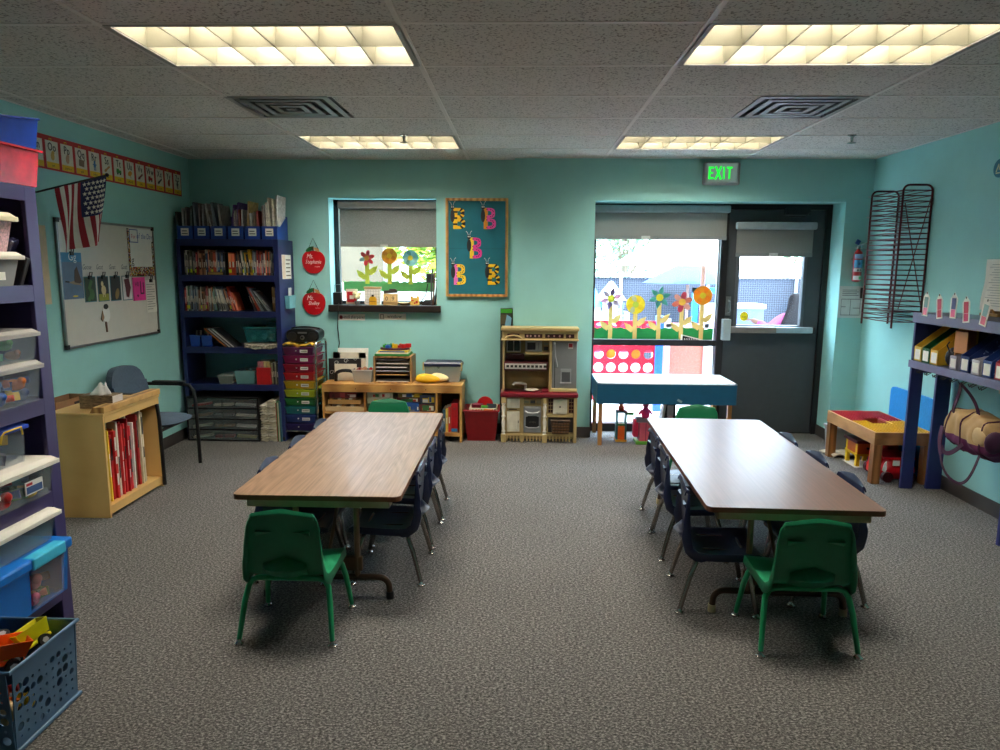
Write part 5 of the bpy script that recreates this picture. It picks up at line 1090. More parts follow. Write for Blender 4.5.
for k, (u, v, st, lb_) in enumerate(BEE):
    c = A(u, v, 'y', YL-.014); t = thing('paper_bee', lb_, 'paper bee', (c.x, YL-.012, c.z-.1), 'letter bees on the bulletin board')
    yb_ = YL-.0135
    cols = {'stripe': [YEL, BLACK], 'pinkorange': [M((226, 150, 40), .6), M((230, 80, 170), .6)], 'pinkyellow': [M((240, 200, 40), .6), M((236, 60, 160), .6)], 'pinkdots': [M((230, 110, 190), .6), M((236, 200, 40), .6)], 'stripe2': [YEL, BLACK]}[st]
    b = MB(); b.M = on_back(c.x, c.z, yb_); w, h = .125, .19; s_ = .032
    # letter B from a stem and two bowls
    b.box(-w/2, -w/2+s_*1.2, -h/2, h/2, 0, .003, 0)
    for zc, rz, rx in ((h*.25, h*.25, w*.78), (-h*.25, h*.25, w*.85)):
        n = 14; out = []; inn = []
        for i in range(n+1):
            a = pi/2-pi*i/n; e = .62
            f_ = lambda x: abs(x)**e*(1 if x > 0 else -1)
            out.append((-w/2+s_*.9+(rx-s_*.7)*f_(max(cos(a), 0)), zc+rz*f_(sin(a)))); inn.append((-w/2+s_*.9+(rx-s_*1.7)*f_(max(cos(a), 0)), zc+(rz-s_*.85)*f_(sin(a))))
        for i in range(n):
            mi = (1 if (i//2) % 2 else 0) if st.startswith('stripe') else 1
            b.poly([out[i], inn[i], inn[i+1], out[i+1]][::-1], 0, .0032, mi)
    if st.startswith('stripe'):
        for q in range(3): b.box(-w/2, -w/2+s_*1.2, -h/2+.035+.055*q, -h/2+.052+.055*q, .003, .0038, 1)
    else:
        rr = random.Random(k); dm = 2
        for q in range(16):
            a = -pi/2+pi*(q % 8)/7; zc = h*.25*(1 if q < 8 else -1)
            b.disc(-w/2+s_*.9+(w*.8-s_*1.2)*max(0, cos(a))**.62, zc+(h*.25-s_*.42)*abs(sin(a))**.62*(1 if sin(a) > 0 else -1), .005, .005, .0032, .0042, 8, 2)
    b.build('letter', cols+[M((60, 30, 60), .6)], t)
    b = MB(); b.M = on_back(c.x-w/2-.006, c.z+h*.12, yb_-.004); b.disc(0, .0, .02, .058, 0, .003, 14, 0).disc(.0, .075, .017, .02, .0, .004, 12, 0).disc(-.007, .08, .005, .006, .004, .005, 8, 1).disc(.008, .08, .005, .006, .004, .005, 8, 1)
    b.build('body', [M((36, 36, 40), .6), WHITE], t)
    b = MB(); b.M = on_back(c.x-w/2-.006, c.z+h*.12, yb_-.004); b.tube([(-.006, .09, .002), (-.014, .115, .004), (-.024, .125, .004)], .0022, 6, 0).tube([(.006, .09, .002), (.012, .118, .004), (.022, .128, .004)], .0022, 6, 0).sph((-.024, .125, .004), .005, 6, 5).sph((.022, .128, .004), .005, 6, 5)
    b.build('antennae', M((190, 190, 196), .5), t)
# ------------------------------------------------------------------ low wooden shelf under the small window
EX0, EX1, EY0, EY1, EH = -1.808, -.535, 6.25, 6.60, .53
t = thing('low_shelf', 'low oak shelf unit on casters beneath the small window', 'shelf', ((EX0+EX1)/2, (EY0+EY1)/2, 0))
OAKX = wood((150, 98, 46), (206, 156, 88), .42, 4, (.3, 1, 1), dist=3)
MB().box(EX0, EX1+.005, EY0-.006, EY1, EH-.022, EH).box(EX0, EX1, EY0-.006, EY0+.014, EH-.075, EH-.022).build('top', OAKX, t, bevel=.003)
for k in range(3): MB().cyl((-1.5+.32*k, EY0-.0065, EH-.045), (-1.5+.32*k, EY0-.005, EH-.045), .005, None, 8).build('screw_cap', BLK2, t)
MB().box(EX0, EX0+.02, EY0, EY1, .06, EH-.022).build('side_panel', OAKX, t); MB().box(EX1-.02, EX1, EY0, EY1, .0, EH-.022).build('side_panel', OAKX, t)
for x in (-1.428, -.775): MB().box(x, x+.018, EY0+.004, EY1, .09, EH-.022).build('divider', OAKX, t)
MB().box(EX0+.02, EX1-.02, EY0+.002, EY1, .055, .09).build('bottom_board', OAKX, t)
MB().box(EX0+.02, -1.428, EY0+.004, EY1, .255, .275).build('inner_board', OAKX, t); MB().box(-1.41, -.775, EY0+.004, EY1, .255, .275).build('inner_board', OAKX, t)
MB().box(EX0+.02, EX1-.02, EY1-.008, EY1, .09, EH-.022).build('back_panel', M((90, 62, 36), .7), t)
for x in (EX0+.09, EX1-.11):
    for y in (EY0+.06, EY1-.06): MB().cyl((x-.012, y, .026), (x+.012, y, .026), .026, None, 14).cyl((x, y, .03), (x, y, .056), .012).build('caster', BLACK, t)
def flatbox(name, label, x0, x1, y0, y1, z0, z1, c, cat='game box', grp=None, art=None, seed=1):
    t_ = thing(name, label, cat, ((x0+x1)/2, (y0+y1)/2, z0), grp); b = MB().box(x0, x1, y0, y1, z0, z0+(z1-z0)*.45, 0).box(x0-.002, x1+.002, y0-.002, y1+.002, z0+(z1-z0)*.4, z1, 0); b.build('box', M(c, .45), t_)
    rr = random.Random(seed); b = MB(); b.M = on_back(x0, z0, y0-.0022); w, h = x1-x0, z1-z0
    for q in range(6):
        xx = rr.uniform(.02, w-.05); b.box(xx, min(w-.004, xx+rr.uniform(.02, .09)), h*.2*rr.uniform(.6, 1), h*rr.uniform(.5, .9), 0, .0006+.0002*q, q % 3)
    b.build('printed_side', [M(x, .5) for x in (art or [(230, 230, 220), (200, 60, 50), (40, 80, 150)])], t_)
gg = 'board games in the low shelf'
flatbox('game_box', 'dark red game box topping the puzzle trays in the cart-side bay', -1.745, -1.50, 6.27, 6.5, .395, .45, (110, 24, 26), grp=gg, art=[(160, 60, 60), (190, 180, 170), (80, 20, 20)], seed=2)
for k, (x0, x1, z0, c, nm) in enumerate(((-1.76, -1.46, .34, (176, 132, 76), 'upper'), (-1.785, -1.43, .277, (206, 176, 130), 'lower'))):
    tt = thing('puzzle_tray', '%s wooden puzzle tray in the cart-side bay of the low shelf' % nm, 'puzzle', ((x0+x1)/2, 6.4, z0), 'wooden puzzles in the low shelf')
    MB().box(x0, x1, 6.262, 6.52, z0, z0+.04).build('tray', M(c, .5), tt); rr = random.Random(k); b = MB()
    for q in range(7): xx = x0+.02+(x1-x0-.06)*q/7; b.box(xx, xx+.03, 6.27, 6.5, z0+.04, z0+.05+.006*(q % 2), q % 3)
    b.build('pieces', [M((170, 120, 70), .5), M((90, 60, 40), .5), CREAM], tt)
sp_ = [(-1.40, -1.14, .276, .345, (70, 80, 60)), (-1.40, -1.16, .347, .395, (206, 196, 170)), (-1.40, -1.17, .397, .445, (190, 184, 160)), (-1.12, -.93, .276, .36, (40, 90, 170)), (-1.13, -.93, .362, .40, (120, 40, 36)), (-1.12, -.90, .402, .445, (120, 110, 50)), (-.925, -.79, .276, .345, (90, 40, 34)), (-.92, -.785, .347, .43, (60, 66, 90))]
nm_ = ['dark green game box under two pale boxes', 'pale game box in the middle of its stack', 'cream game box at the top beside the cart-side bay', 'blue lettered game box low in the middle bay', 'thin brick-red game box over the blue one', 'olive game box above the brick-red one', 'brown game box under the slate one', 'slate game box near the red binder bay']
for k, (x0, x1, z0, z1, c) in enumerate(sp_): flatbox('game_box', nm_[k]+' of the low shelf' if 'bay' in nm_[k] else nm_[k]+' in the low shelf', x0, x1, 6.275+.008*(k % 3), 6.52, z0, z1, c, grp=gg, art=[[(230, 224, 210), (200, 60, 50), (60, 110, 60)], [(240, 240, 236), (230, 200, 60), (40, 80, 150)]][k % 2], seed=k+20)
for k in range(5): flatbox('puzzle_box', '%s flat box, %s along the bottom board of the low shelf' % (['brown', 'grey', 'navy', 'maroon', 'green'][k], ORD[k]), -1.76+.2*k+(.03 if k > 1 else 0), -1.60+.2*k+(.03 if k > 1 else 0), 6.29, 6.5, .091, .15+.02*(k % 2), [(110, 70, 40), (110, 110, 110), (30, 40, 80), (90, 24, 40), (40, 90, 60)][k], grp='flat boxes on the bottom board', seed=k+40)
t = thing('red_binder', 'glossy red binder standing in the low shelf end by the red tub', 'binder', (-.60, 6.35, .091))
MB().box(-.635, -.572, 6.27, 6.50, .091, .36).build('cover', M((190, 24, 34), .3), t, bevel=.004); MB().cyl((-.603, 6.27, .31), (-.603, 6.266, .31), .012).build('finger_hole', M((150, 60, 60), .4), t); MB().box(-.632, -.575, 6.266, 6.27, .095, .125).build('blue_band', M((40, 120, 170), .5), t)
for k, (x, w, c, nm) in enumerate(((-.66, .02, (206, 60, 40), 'red patterned'), (-.685, .02, (220, 190, 90), 'yellow'), (-.71, .02, (60, 90, 110), 'blue-grey'))): book(x, 6.27, .091, w, .235-.012*k, .18, 0, c, '%s book beside the glossy red binder' % nm, 'books beside the red binder')
# --- on its top
z = EH+.001
t = thing('white_chart', 'white card leaning on the wall behind the chalkboard', 'card', (-1.60, 6.56, z))
b = MB().add([(-1.74, 6.53, z), (-1.45, 6.53, z), (-1.45, 6.541, z), (-1.74, 6.541, z), (-1.74, 6.585, z+.285), (-1.45, 6.585, z+.285), (-1.45, 6.596, z+.285), (-1.74, 6.596, z+.285)], [(3, 2, 1, 0), (4, 5, 6, 7), (0, 1, 5, 4), (1, 2, 6, 5), (2, 3, 7, 6), (3, 0, 4, 7)]); b.build('sheet', PAPER, t)
b = MB().box(-1.765, -1.70, 6.50, 6.51, z, z+.255).box(-1.765, -1.46, 6.50, 6.51, z+.2, z+.255).box(-1.52, -1.46, 6.50, 6.51, z, z+.255)
solo(b, 'paper_mount', 'cream paper surround standing before the white card, around the black board', 'paper mount', CREAM, (-1.6, 6.505, z))
t = thing('chalk_board', 'black board with white chalk scrolls standing on the low shelf', 'board', (-1.65, 6.47, z))
MB().box(-1.80, -1.495, 6.465, 6.48, z, z+.2).build('panel', BLK2, t, bevel=.004); b = MB(); b.M = on_back(-1.64, z, 6.4645)
for q in range(7):
    cx_, cy_ = -.13+.045*q, .07+.08*((q*3) % 2)+.01*q*(q % 2); b.stroke([(cx_+.022*cos(a_*.7)*(1-a_*.06), cy_+.022*sin(a_*.7)*(1-a_*.06)) for a_ in range(11)], .004, 0, .0008)
b.build('scrolls', M((200, 200, 196), .8), t)
solo(MB().box(-1.735, -1.53, 6.432, 6.442, z, z+.155), 'white_card', 'small cream card standing behind the black arched punch', 'card', CREAM, (-1.63, 6.437, z))
b = MB().tube([(-1.715, 6.39, z), (-1.71, 6.39, z+.07)]+[(-1.62-.085*cos(pi*k/8), 6.39, z+.07+.03*sin(pi*k/8)) for k in range(1, 8)]+[(-1.53, 6.39, z+.07), (-1.525, 6.39, z)], .016, 8)
solo(b, 'paper_punch', 'black arched paper punch on the low shelf beside the clear basket', 'punch', BLACK, (-1.62, 6.39, z), smooth=40)
t = thing('clear_basket', 'clear plastic basket of red and brown bits on the low shelf', 'basket', (-1.455, 6.38, z))
MB().tub(-1.545, -1.36, 6.31, 6.46, z, z+.115, .004, .015).build('body', clear((220, 214, 206), .5, .2), t); MB().tube([(-1.545, 6.31, z+.115), (-1.36, 6.31, z+.115), (-1.36, 6.46, z+.115), (-1.545, 6.46, z+.115)], .005, 6, 0, True).build('rim', clear((230, 226, 220), .8), t)
toys('small_toy', '%s bit heaped in the clear basket on the low shelf', (-1.53, -1.37, 6.32, 6.45, z+.07), 17, [('red', RED), ('brown', BROWN), ('dark red', M((130, 30, 40), .5)), ('tan', M((190, 140, 100), .6)), ('maroon', M((110, 30, 30), .5)), ('grey', GREY), ('rust', M((170, 80, 50), .5))], 'bits in the clear basket', .028, .042)
t = thing('paper_sorter', 'oak paper sorter with dark slots on the low shelf', 'paper sorter', (-1.17, 6.42, z))
px0, px1, py0, py1, ph = -1.345, -.995, 6.30, 6.56, .245
WSG = wood((130, 92, 52), (180, 136, 84), .5, 5, (1, 1, .3), dist=3)
MB().box(px0, px0+.016, py0, py1, z, z+ph).box(px1-.016, px1, py0, py1, z, z+ph).box(px0+.016, px1-.016, py0, py1, z+ph-.012, z+ph).box(px0+.016, px1-.016, py0, py1, z, z+.012).box(px0+.016, px1-.016, py1-.006, py1, z, z+ph).build('carcass', WSG, t)
for k in range(6): MB().box(px0+.016, px1-.016, py0+.008, py1-.006, z+.035+.034*k, z+.039+.034*k).build('slot_board', M((60, 44, 32), .5), t)
for k in range(6): solo(MB().box(px0+.022, px1-.03-.02*(k % 2), py0+.012, py1-.03, z+.0395+.034*k-(.0265 if k == 0 else 0) if k else z+.0125, (z+.0395+.034*k+.009) if k else z+.022), 'paper_pile', '%s paper pile, %s slot from the bottom of the oak sorter' % (['white', 'tan', 'pale grey', 'white', 'cream', 'grey'][k], ORD[k]), 'paper', [PAPER, M((200, 150, 90), .7), LGREY, PAPER, CREAM, M((150, 150, 156), .7)][k], (-1.17, 6.42, z+.02+.034*k), 'paper piles in the sorter')
zp = z+ph+.001
solo(MB().box(-1.335, -1.02, 6.31, 6.53, zp, zp+.022), 'puzzle_board', 'green puzzle board at the base of the pile on the oak sorter', 'puzzle', M((40, 140, 60), .5), (-1.18, 6.42, zp), bevel=.006)
solo(MB().box(-1.32, -1.03, 6.31, 6.52, zp+.023, zp+.034), 'puzzle_board', 'cream puzzle board between green and blue ones on the sorter', 'puzzle', CREAM, (-1.18, 6.42, zp+.023))
t = thing('puzzle_board', 'yellow edged puzzle board just under the round tray on the sorter', 'puzzle', (-1.16, 6.42, zp+.035)); MB().box(-1.30, -1.035, 6.315, 6.52, zp+.035, zp+.05).build('board', M((226, 190, 50), .5), t); MB().box(-1.285, -1.06, 6.312, 6.315, zp+.037, zp+.048).build('blue_edge', M((60, 100, 160), .5), t)
t = thing('shape_puzzle', 'dark oval tray of bright knob shapes crowning the oak sorter pile', 'puzzle', (-1.17, 6.42, zp+.051)); MB().disc(-1.165, 6.42, .135, .09, zp+.051, zp+.07, 24).build('tray', M((70, 26, 50), .4), t)
rr = random.Random(8)
for k in range(9):
    a = k*2.4; r = .035+.008*k; x, y = -1.165+r*1.3*cos(a), 6.42+r*.7*sin(a)
    MB().disc(x, y, .026, .026, zp+.07, zp+.088+.008*(k % 3), 6 if k % 2 else 12).cyl((x, y, zp+.08), (x, y, zp+.104), .007).build('knob_shape', [RED, GRN, YEL, M((230, 120, 30), .5), M((60, 170, 60), .5), RED, M((230, 200, 50), .5), BLU, RED][k], t)
for k, (c, nm, x) in enumerate(((M((236, 186, 30), .6), 'bright yellow', -.855), (M((226, 206, 160), .6), 'cream', -.755))):
    b = MB()
    def bag(u, v, x=x, k=k):
        a = 2*pi*u; vv = v*pi; return (x+.115*(1-.2*k)*cos(a)*sin(vv), 6.345+.055*k+.045*sin(a)*sin(vv), max(z+.001, z+.03+.055*cos(vv)*(1 if cos(vv) > 0 else .5)*(1-.3*cos(a)*sin(vv))))
    b.surf(bag, 24, 12); solo(b, 'bean_bag', '%s curved cloth shape lying before the navy lidded box' % nm, 'bean bag', c, (x, 6.34+.05*k, z), smooth=0)
t = lidded_bin('storage_bin', 'clear box with navy lid at the tub end of the low shelf', -.905, -.545, 6.38, 6.57, z, z+.19, clear((200, 206, 206), .38, .2), M((26, 32, 62), .4), .045, .016, .01)
for x in (-.90, -.548): MB().box(x-.006, x+.006, 6.37, 6.40, z+.11, z+.185).build('latch', M((200, 180, 120), .5), t)
for k in range(4): solo(MB().rbox((-.81+.06*k, 6.47, z+.04), .10, .07, .04, (.1*k, .2-.1*k, .4*k)), 'small_toy', '%s item inside the clear box with navy lid' % ['brown', 'tan', 'olive', 'grey'][k], 'toy', [BROWN, M((170, 140, 100), .6), M((110, 110, 60), .6), GREY][k], (-.81+.06*k, 6.47, z+.02))
# ------------------------------------------------------------------ red tub with toys
t = thing('red_tub', 'deep red plastic tub on the carpet between low shelf and play kitchen', 'tub', (-.362, 6.42, 0))
MB().tub(-.52, -.205, 6.29, 6.56, .002, .29, .005, .03).build('body', M((138, 12, 22), .4), t); MB().tube([(-.525, 6.285, .288), (-.2, 6.285, .288), (-.2, 6.565, .288), (-.525, 6.565, .288)], .009, 8, 0, True).build('rim', M((160, 18, 28), .35), t)
t = thing('white_basket', 'white slotted basket of play food sitting in the deep red tub', 'basket', (-.35, 6.41, .255))
b = MB(); bx0, bx1, by0, by1, b0, b1 = -.47, -.225, 6.315, 6.52, .215, .305
b.tub(bx0, bx1, by0, by1, b0, b0+.03, .003, .01).tube([(bx0, by0, b1), (bx1, by0, b1), (bx1, by1, b1), (bx0, by1, b1)], .006, 6, 0, True)
for k in range(11): x = bx0+(bx1-bx0)*k/10; b.box(x-.005, x+.005, by0-.002, by0+.002, b0+.03, b1).box(x-.005, x+.005, by1-.002, by1+.002, b0+.03, b1)
for k in range(9): y = by0+(by1-by0)*k/8; b.box(bx0-.002, bx0+.002, y-.005, y+.005, b0+.03, b1).box(bx1-.002, bx1+.002, y-.005, y+.005, b0+.03, b1)
b.build('body', CREAM, t)
pf = [('red_plate', 'red round play plate upright at the back of the white basket', lambda b: b.lathe([(.0, 0), (.07, .004), (.075, .014), (.06, .012), (0, .008)], (-.335, 6.46, .315), 20, 0, 'y'), M((190, 16, 30), .3)), ('play_pan', 'dark magenta play pan in the white basket', lambda b: b.lathe([(.0, 0), (.05, 0), (.055, .03), (.05, .032)], (-.405, 6.43, .295), 16), M((120, 12, 50), .4)),
      ('play_cup', 'bright green play cup in the white basket', lambda b: b.lathe([(.03, 0), (.034, .04), (.03, .04)], (-.335, 6.37, .28), 14), M((60, 170, 40), .4)), ('play_bread', 'orange play food block at the front of the white basket', lambda b: b.rbox((-.30, 6.33, .275), .075, .04, .05, (0, .15, 0)), M((240, 150, 50), .5)),
      ('play_tray', 'dark slate play tray at the kitchen end of the white basket', lambda b: b.rbox((-.27, 6.41, .30), .09, .08, .03, (.3, .1, .2)), M((40, 50, 60), .5)), ('play_sausage', 'pinkish play food piece on the near side of the white basket', lambda b: b.tube([(-.42, 6.335, .28), (-.40, 6.33, .288), (-.37, 6.335, .282)], .016), M((220, 150, 120), .5))]
for n_, l_, f_, m_ in pf:
    b = MB(); f_(b); c_ = [sum(v[i] for v in b.v)/len(b.v) for i in range(3)]; solo(b, n_, l_, 'play food', m_, c_, 'play food in the basket', smooth=40)
# ------------------------------------------------------------------ play kitchen
t = thing('play_kitchen', 'tan plastic play kitchen with maroon counter and grey fridge', 'play kitchen', (.165, 6.40, 0))
TAN = M((196, 172, 118), .5, nv=.04); TAN2 = M((150, 128, 82), .55); MAR = M((120, 14, 32), .35); KW = M((222, 216, 196), .5); KGR = M((136, 138, 140), .4, .2, nv=.03); KDK = M((56, 14, 20), .5); DKG = M((40, 36, 34), .5)
kx0, kx1, ky0, ky1 = -.18, .508, 6.29, 6.505
MB().box(kx0+.012, kx1-.012, ky1-.03, ky1-.01, .03, 1.0).build('back_panel', TAN2, t)
for x in (kx0+.006, kx1-.03): MB().box(x, x+.022, ky0+.03, ky1-.01, .0, .44).box(x+.002, x+.02, ky0+.06, ky1-.01, .44, 1.0).build('side_panel', TAN, t, bevel=.003)
MB().box(kx0-.006, kx1+.006, ky0+.0, ky1, 1.022, 1.05).box(kx0+.004, kx1-.004, ky0+.02, ky1-.01, .945, 1.022).box(kx0-.004, kx1+.004, ky0+.005, ky1-.01, .932, .948).build('cornice', TAN, t, bevel=.006)
b = MB()
for x0, x1 in ((-.13, -.02), (.025, .185), (.21, .375)): b.box(x0, x1, ky0+.0185, ky0+.021, .958, .994, 0)
for k in range(9):
    x = [-.10, -.05, .05, .08, .12, .155, .24, .29, .34][k]; b.disc(x, .976, .009, .011, ky0+.0165, ky0+.019, 6 if k % 2 else 8, 1, 'y')
b.box(.376+.02, .47, ky0+.0185, ky0+.021, .958, .994, 0); b.disc(.43, .976, .009, .011, ky0+.0165, ky0+.019, 8, 1, 'y')
b.build('tile_frieze', [KDK, M((200, 160, 150), .6)], t)
# arched window
wx0, wx1 = -.135, -.012
b = MB(); n = 10
pts = [(wx0, .70+.115), (wx1, .815)]+[((wx0+wx1)/2+(wx1-wx0)/2*cos(pi*k/n), .90+.035*sin(pi*k/n)) for k in range(n+1)]
MB().poly(pts, ky1-.036, ky1-.03, 0, 'y').build('window_dark', M((30, 36, 36), .3), t)
b = MB().tube([(x, ky1-.038, z_) for x, z_ in pts], .007, 6, 0, True).tube([((wx0+wx1)/2, ky1-.038, .815), ((wx0+wx1)/2, ky1-.038, .93)], .005, 6); b.build('arched_window_frame', M((190, 190, 186), .5), t)
MB().tube([((wx0+wx1)/2+.075*cos(pi*k/8), ky0+.016, .94+.04*sin(pi*k/8)) for k in range(9)], .009, 8).build('arch_trim', TAN, t)
# microwave
MB().box(.03, .255, ky0+.055, ky1-.03, .80, .825).build('microwave_shelf', TAN, t, bevel=.006); mw = MB().box(.035, .185, ky0+.07, ky1-.03, .828, .925).build('microwave', M((170, 172, 174), .45), t, bevel=.006)
MB().box(.05, .125, ky0+.066, ky0+.07, .845, .91).build('microwave_window', BLK2, mw); MB().tube([(.155, ky0+.07, .85), (.153, ky0+.05, .86), (.153, ky0+.05, .90), (.155, ky0+.07, .91)], .006).build('handle', M((140, 142, 146), .4), mw)
MB().box(.195, .25, ky0+.075, ky1-.03, .828, .925, 0).box(.202, .242, ky0+.073, ky0+.075, .84, .875, 1).box(.202, .242, ky0+.073, ky0+.075, .888, .912, 2).build('keypad', [TAN2, DKG, M((120, 130, 110), .5)], t)
# maroon shelf with the keyboard front
MB().box(kx0+.02, .245, ky0+.05, ky1-.03, .655, .735).fr(kx0+.03, .03, ky1-.06, ky1-.03, .735, kx0+.035, .025, ky1-.06, ky1-.03, .80).build('maroon_shelf', M((70, 10, 20), .4), t, bevel=.01)
b = MB().box(kx0+.03, .225, ky0+.044, ky0+.05, .672, .72, 0)
for k in range(10): b.box(kx0+.043+.0375*k, kx0+.068+.0375*k, ky0+.042, ky0+.044, .685, .707, 1)
b.build('keyed_strip', [M((206, 200, 194), .5), DKG], t)
MB().box(.252, .275, ky0+.03, ky1-.03, .44, .945).build('tall_divider', TAN, t)
# fridge
fr = MB().box(.278, .50, ky0+.03, ky1-.02, .50, .935).build('fridge', KGR, t, bevel=.006)
MB().box(.272, .505, ky0+.005, ky1-.02, .468, .50).build('fridge_base', TAN, t, bevel=.006)
MB().box(.298, .304, ky0+.028, ky0+.03, .505, .93).build('door_gap', DKG, fr)
MB().tube([(.296, ky0+.03, .92), (.296, ky0+.0, .90), (.30, ky0-.005, .8), (.318, ky0+.0, .71), (.318, ky0+.03, .70)], .009).build('handle', M((150, 152, 156), .35, .3), fr, smooth=40)
MB().box(.355, .45, ky0+.026, ky0+.03, .545, .68, 0).box(.365, .44, ky0+.024, ky0+.026, .56, .65, 1).box(.352, .452, ky0+.018, ky0+.03, .548, .558, 2).build('water_dispenser', [M((160, 162, 166), .4), M((84, 86, 90), .5), M((180, 182, 186), .4)], fr)
b = MB().box(.418, .462, ky0+.0275, ky0+.03, .862, .915, 0).box(.423, .457, ky0+.027, ky0+.0276, .875, .91, 1); b.build('sticker', [M((200, 190, 186), .6), M((150, 30, 40), .6)], fr)
# counter, tap, sink
MB().box(kx0-.008, kx1+.01, ky0-.02, ky1-.01, .418, .464).build('counter', MAR, t, bevel=.014)
MB().box(kx0+.03, .06, ky0+.055, ky1-.04, .462, .467).build('sink_basin', M((40, 6, 14), .4), t)
MB().cyl((.04, ky1-.07, .465), (.04, ky1-.07, .52), .014, .012).tube([(.04, ky1-.07, .515), (.0, ky1-.10, .53), (-.06, ky1-.14, .536), (-.075, ky1-.145, .52)], [.013, .012, .012, .012]).build('tap', M((196, 196, 192), .35, .3), t, smooth=40)
MB().box(.19, .25, ky0+.02, ky1-.05, .464, .485).build('raised_block', MAR, t, bevel=.005)
for k, x in enumerate((.10,)): MB().cyl((x, ky0+.10, .464), (x, ky0+.10, .468), .06, .06, 20).build('burner', M((40, 6, 14), .4), t)
solo(MB().lathe([(.0, 0), (.05, .002), (.062, .012), (.058, .014), (0, .008)], (.10, ky0+.07, .4685), 20), 'play_plate', 'cream play plate lying on the maroon counter of the play kitchen', 'plate', CREAM, (.10, ky0+.07, .4685), smooth=40)
# lower front
MB().box(kx0+.03, kx1-.03, ky0+.02, ky1-.02, .03, .085).build('plinth', TAN2, t)
b = MB()
for k in range(20): x = kx0+.05+.030*k; b.box(x, x+.012, ky0+.012, ky0+.02, .01, .058)
b.box(kx0+.03, kx1-.03, ky0+.008, ky0+.03, .058, .078).build('beadboard', TAN, t)
MB().box(kx0+.03, kx1-.03, ky0+.03, ky0+.05, .085, .418).build('front_panel', TAN, t)
for x in (kx0, .195):
    pr = [(.021, .075), (.014, .085), (.022, .10), (.022, .105), (.013, .115), (.02, .17), (.021, .19), (.012, .225), (.022, .235), (.022, .245), (.013, .255), (.02, .31), (.02, .33), (.012, .345), (.021, .355), (.021, .365)]
    MB().lathe([(r*.85, z_) for r, z_ in pr], (x+.022, ky0+.005, 0), 14).build('turned_post', M((226, 220, 204), .45), t, smooth=50)
    MB().box(x, x+.044, ky0-.014, ky0+.03, 0, .075).box(x+.002, x+.042, ky0-.012, ky0+.03, .365, .418).build('post_block', TAN, t, bevel=.004)
MB().box(.0, .02, ky0, ky0+.03, 0, .075).box(.0, .018, ky0+.012, ky0+.03, .075, .418).build('middle_post', TAN, t)
MB().box(kx1-.026, kx1, ky0-.004, ky0+.03, 0, .418).build('end_post', TAN, t)
for n_, z0, z1, dk in (('drawer_front', .315, .405, False), ('cupboard_door', .095, .285, True)):
    d = MB().box(-.128, -.012, ky0+.016, ky0+.03, z0, z1).build(n_, KW, t, bevel=.004)
    MB().fr(-.106, -.034, z0+.022, z1-.022, 0, -.098, -.042, z0+.03, z1-.03, .006).build('raised_panel', KW, d) if False else MB().box(-.104, -.036, ky0+.011, ky0+.016, z0+.022, z1-.022).build('raised_panel', KW, d, bevel=.004)
    if dk: MB().rbox((-.022, ky0+.01, .19), .008, .01, .022).build('handle', M((120, 116, 100), .4), d)
MB().box(-.11, -.035, ky0+.024, ky0+.03, .298, .304).build('grip_slot', DKG, t)
ov = MB().box(.025, .185, ky0+.012, ky0+.03, .088, .335).build('oven_door', M((150, 152, 154), .4, .2), t, bevel=.006)
MB().poly([(.045, .15), (.06, .142), (.15, .142), (.165, .15), (.165, .235), (.14, .245), (.07, .245), (.045, .235)], ky0+.009, ky0+.013, 0, 'y').build('oven_window', BLACK, ov)
MB().tube([(.04, ky0+.012, .29), (.06, ky0-.004, .278), (.105, ky0-.008, .272), (.15, ky0-.004, .278), (.17, ky0+.012, .29)], .007).build('handle', LGREY, ov)
MB().tube([(.042, ky0+.01, .146), (.07, ky0+.006, .135), (.14, ky0+.006, .135), (.168, ky0+.01, .146)], .005).box(.04, .17, ky0+.009, ky0+.012, .316, .324).build('oven_trim', LGREY, ov)
b = MB(); b.M = on_back(.105, .18, ky0+.0085); b.text('OVEN', 0, 0, .022, 0, .0005, 0, 'c', .2); b.build('oven_scribble', M((110, 100, 90), .6), ov)
MB().box(.025, .185, ky0+.018, ky0+.03, .35, .40, 0).box(.085, .13, ky0+.016, ky0+.018, .36, .39, 1).box(.03, .07, ky0+.016, ky0+.018, .365, .385, 2).box(.14, .18, ky0+.016, ky0+.018, .36, .39, 2).build('control_panel', [TAN2, BLK2, M((120, 116, 90), .5)], t)
MB().box(.24, .485, ky0+.012, ky0+.03, .235, .26).build('cubby_shelf', TAN, t)
b = MB()
for s_ in (.238, .425):
    for r_ in range(4):
        for c_ in range(2): b.box(s_+.012+.022*c_, s_+.031+.022*c_, ky0+.027, ky0+.03, .275+.033*r_, .303+.033*r_)
b.build('brick_tiles', KDK, t)
pd = MB().box(.292, .418, ky0+.008, ky0+.03, .265, .405).build('panel_door', KW, t, bevel=.004)
MB().box(.318, .392, ky0+.004, ky0+.008, .28, .318).box(.318, .392, ky0+.004, ky0+.008, .352, .39).build('raised_panel', KW, pd, bevel=.002); MB().sph((.355, ky0+.002, .334), .008, 8, 6).build('knob', DKG, pd)
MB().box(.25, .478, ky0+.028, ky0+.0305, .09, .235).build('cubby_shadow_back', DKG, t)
t = thing('woven_basket', 'dark brown woven-look basket in the lower opening of the play kitchen', 'basket', (.36, 6.27, .09))
b = MB().fr(.285, .435, 6.262, 6.318, .088, .272, .448, 6.255, 6.318, .212, 0)
for r_ in range(4):
    for c_ in range(6): b.rbox((.297+.0255*c_+.003*(r_ % 2), 6.257-.0012*r_, .107+.026*r_), .021, .008, .014, (0, 0, 0), 1)
b.tube([(.27, 6.252, .212), (.45, 6.252, .212)], .006, 6, 0); b.build('body', [M((70, 46, 28), .5), M((106, 74, 44), .5)], t)
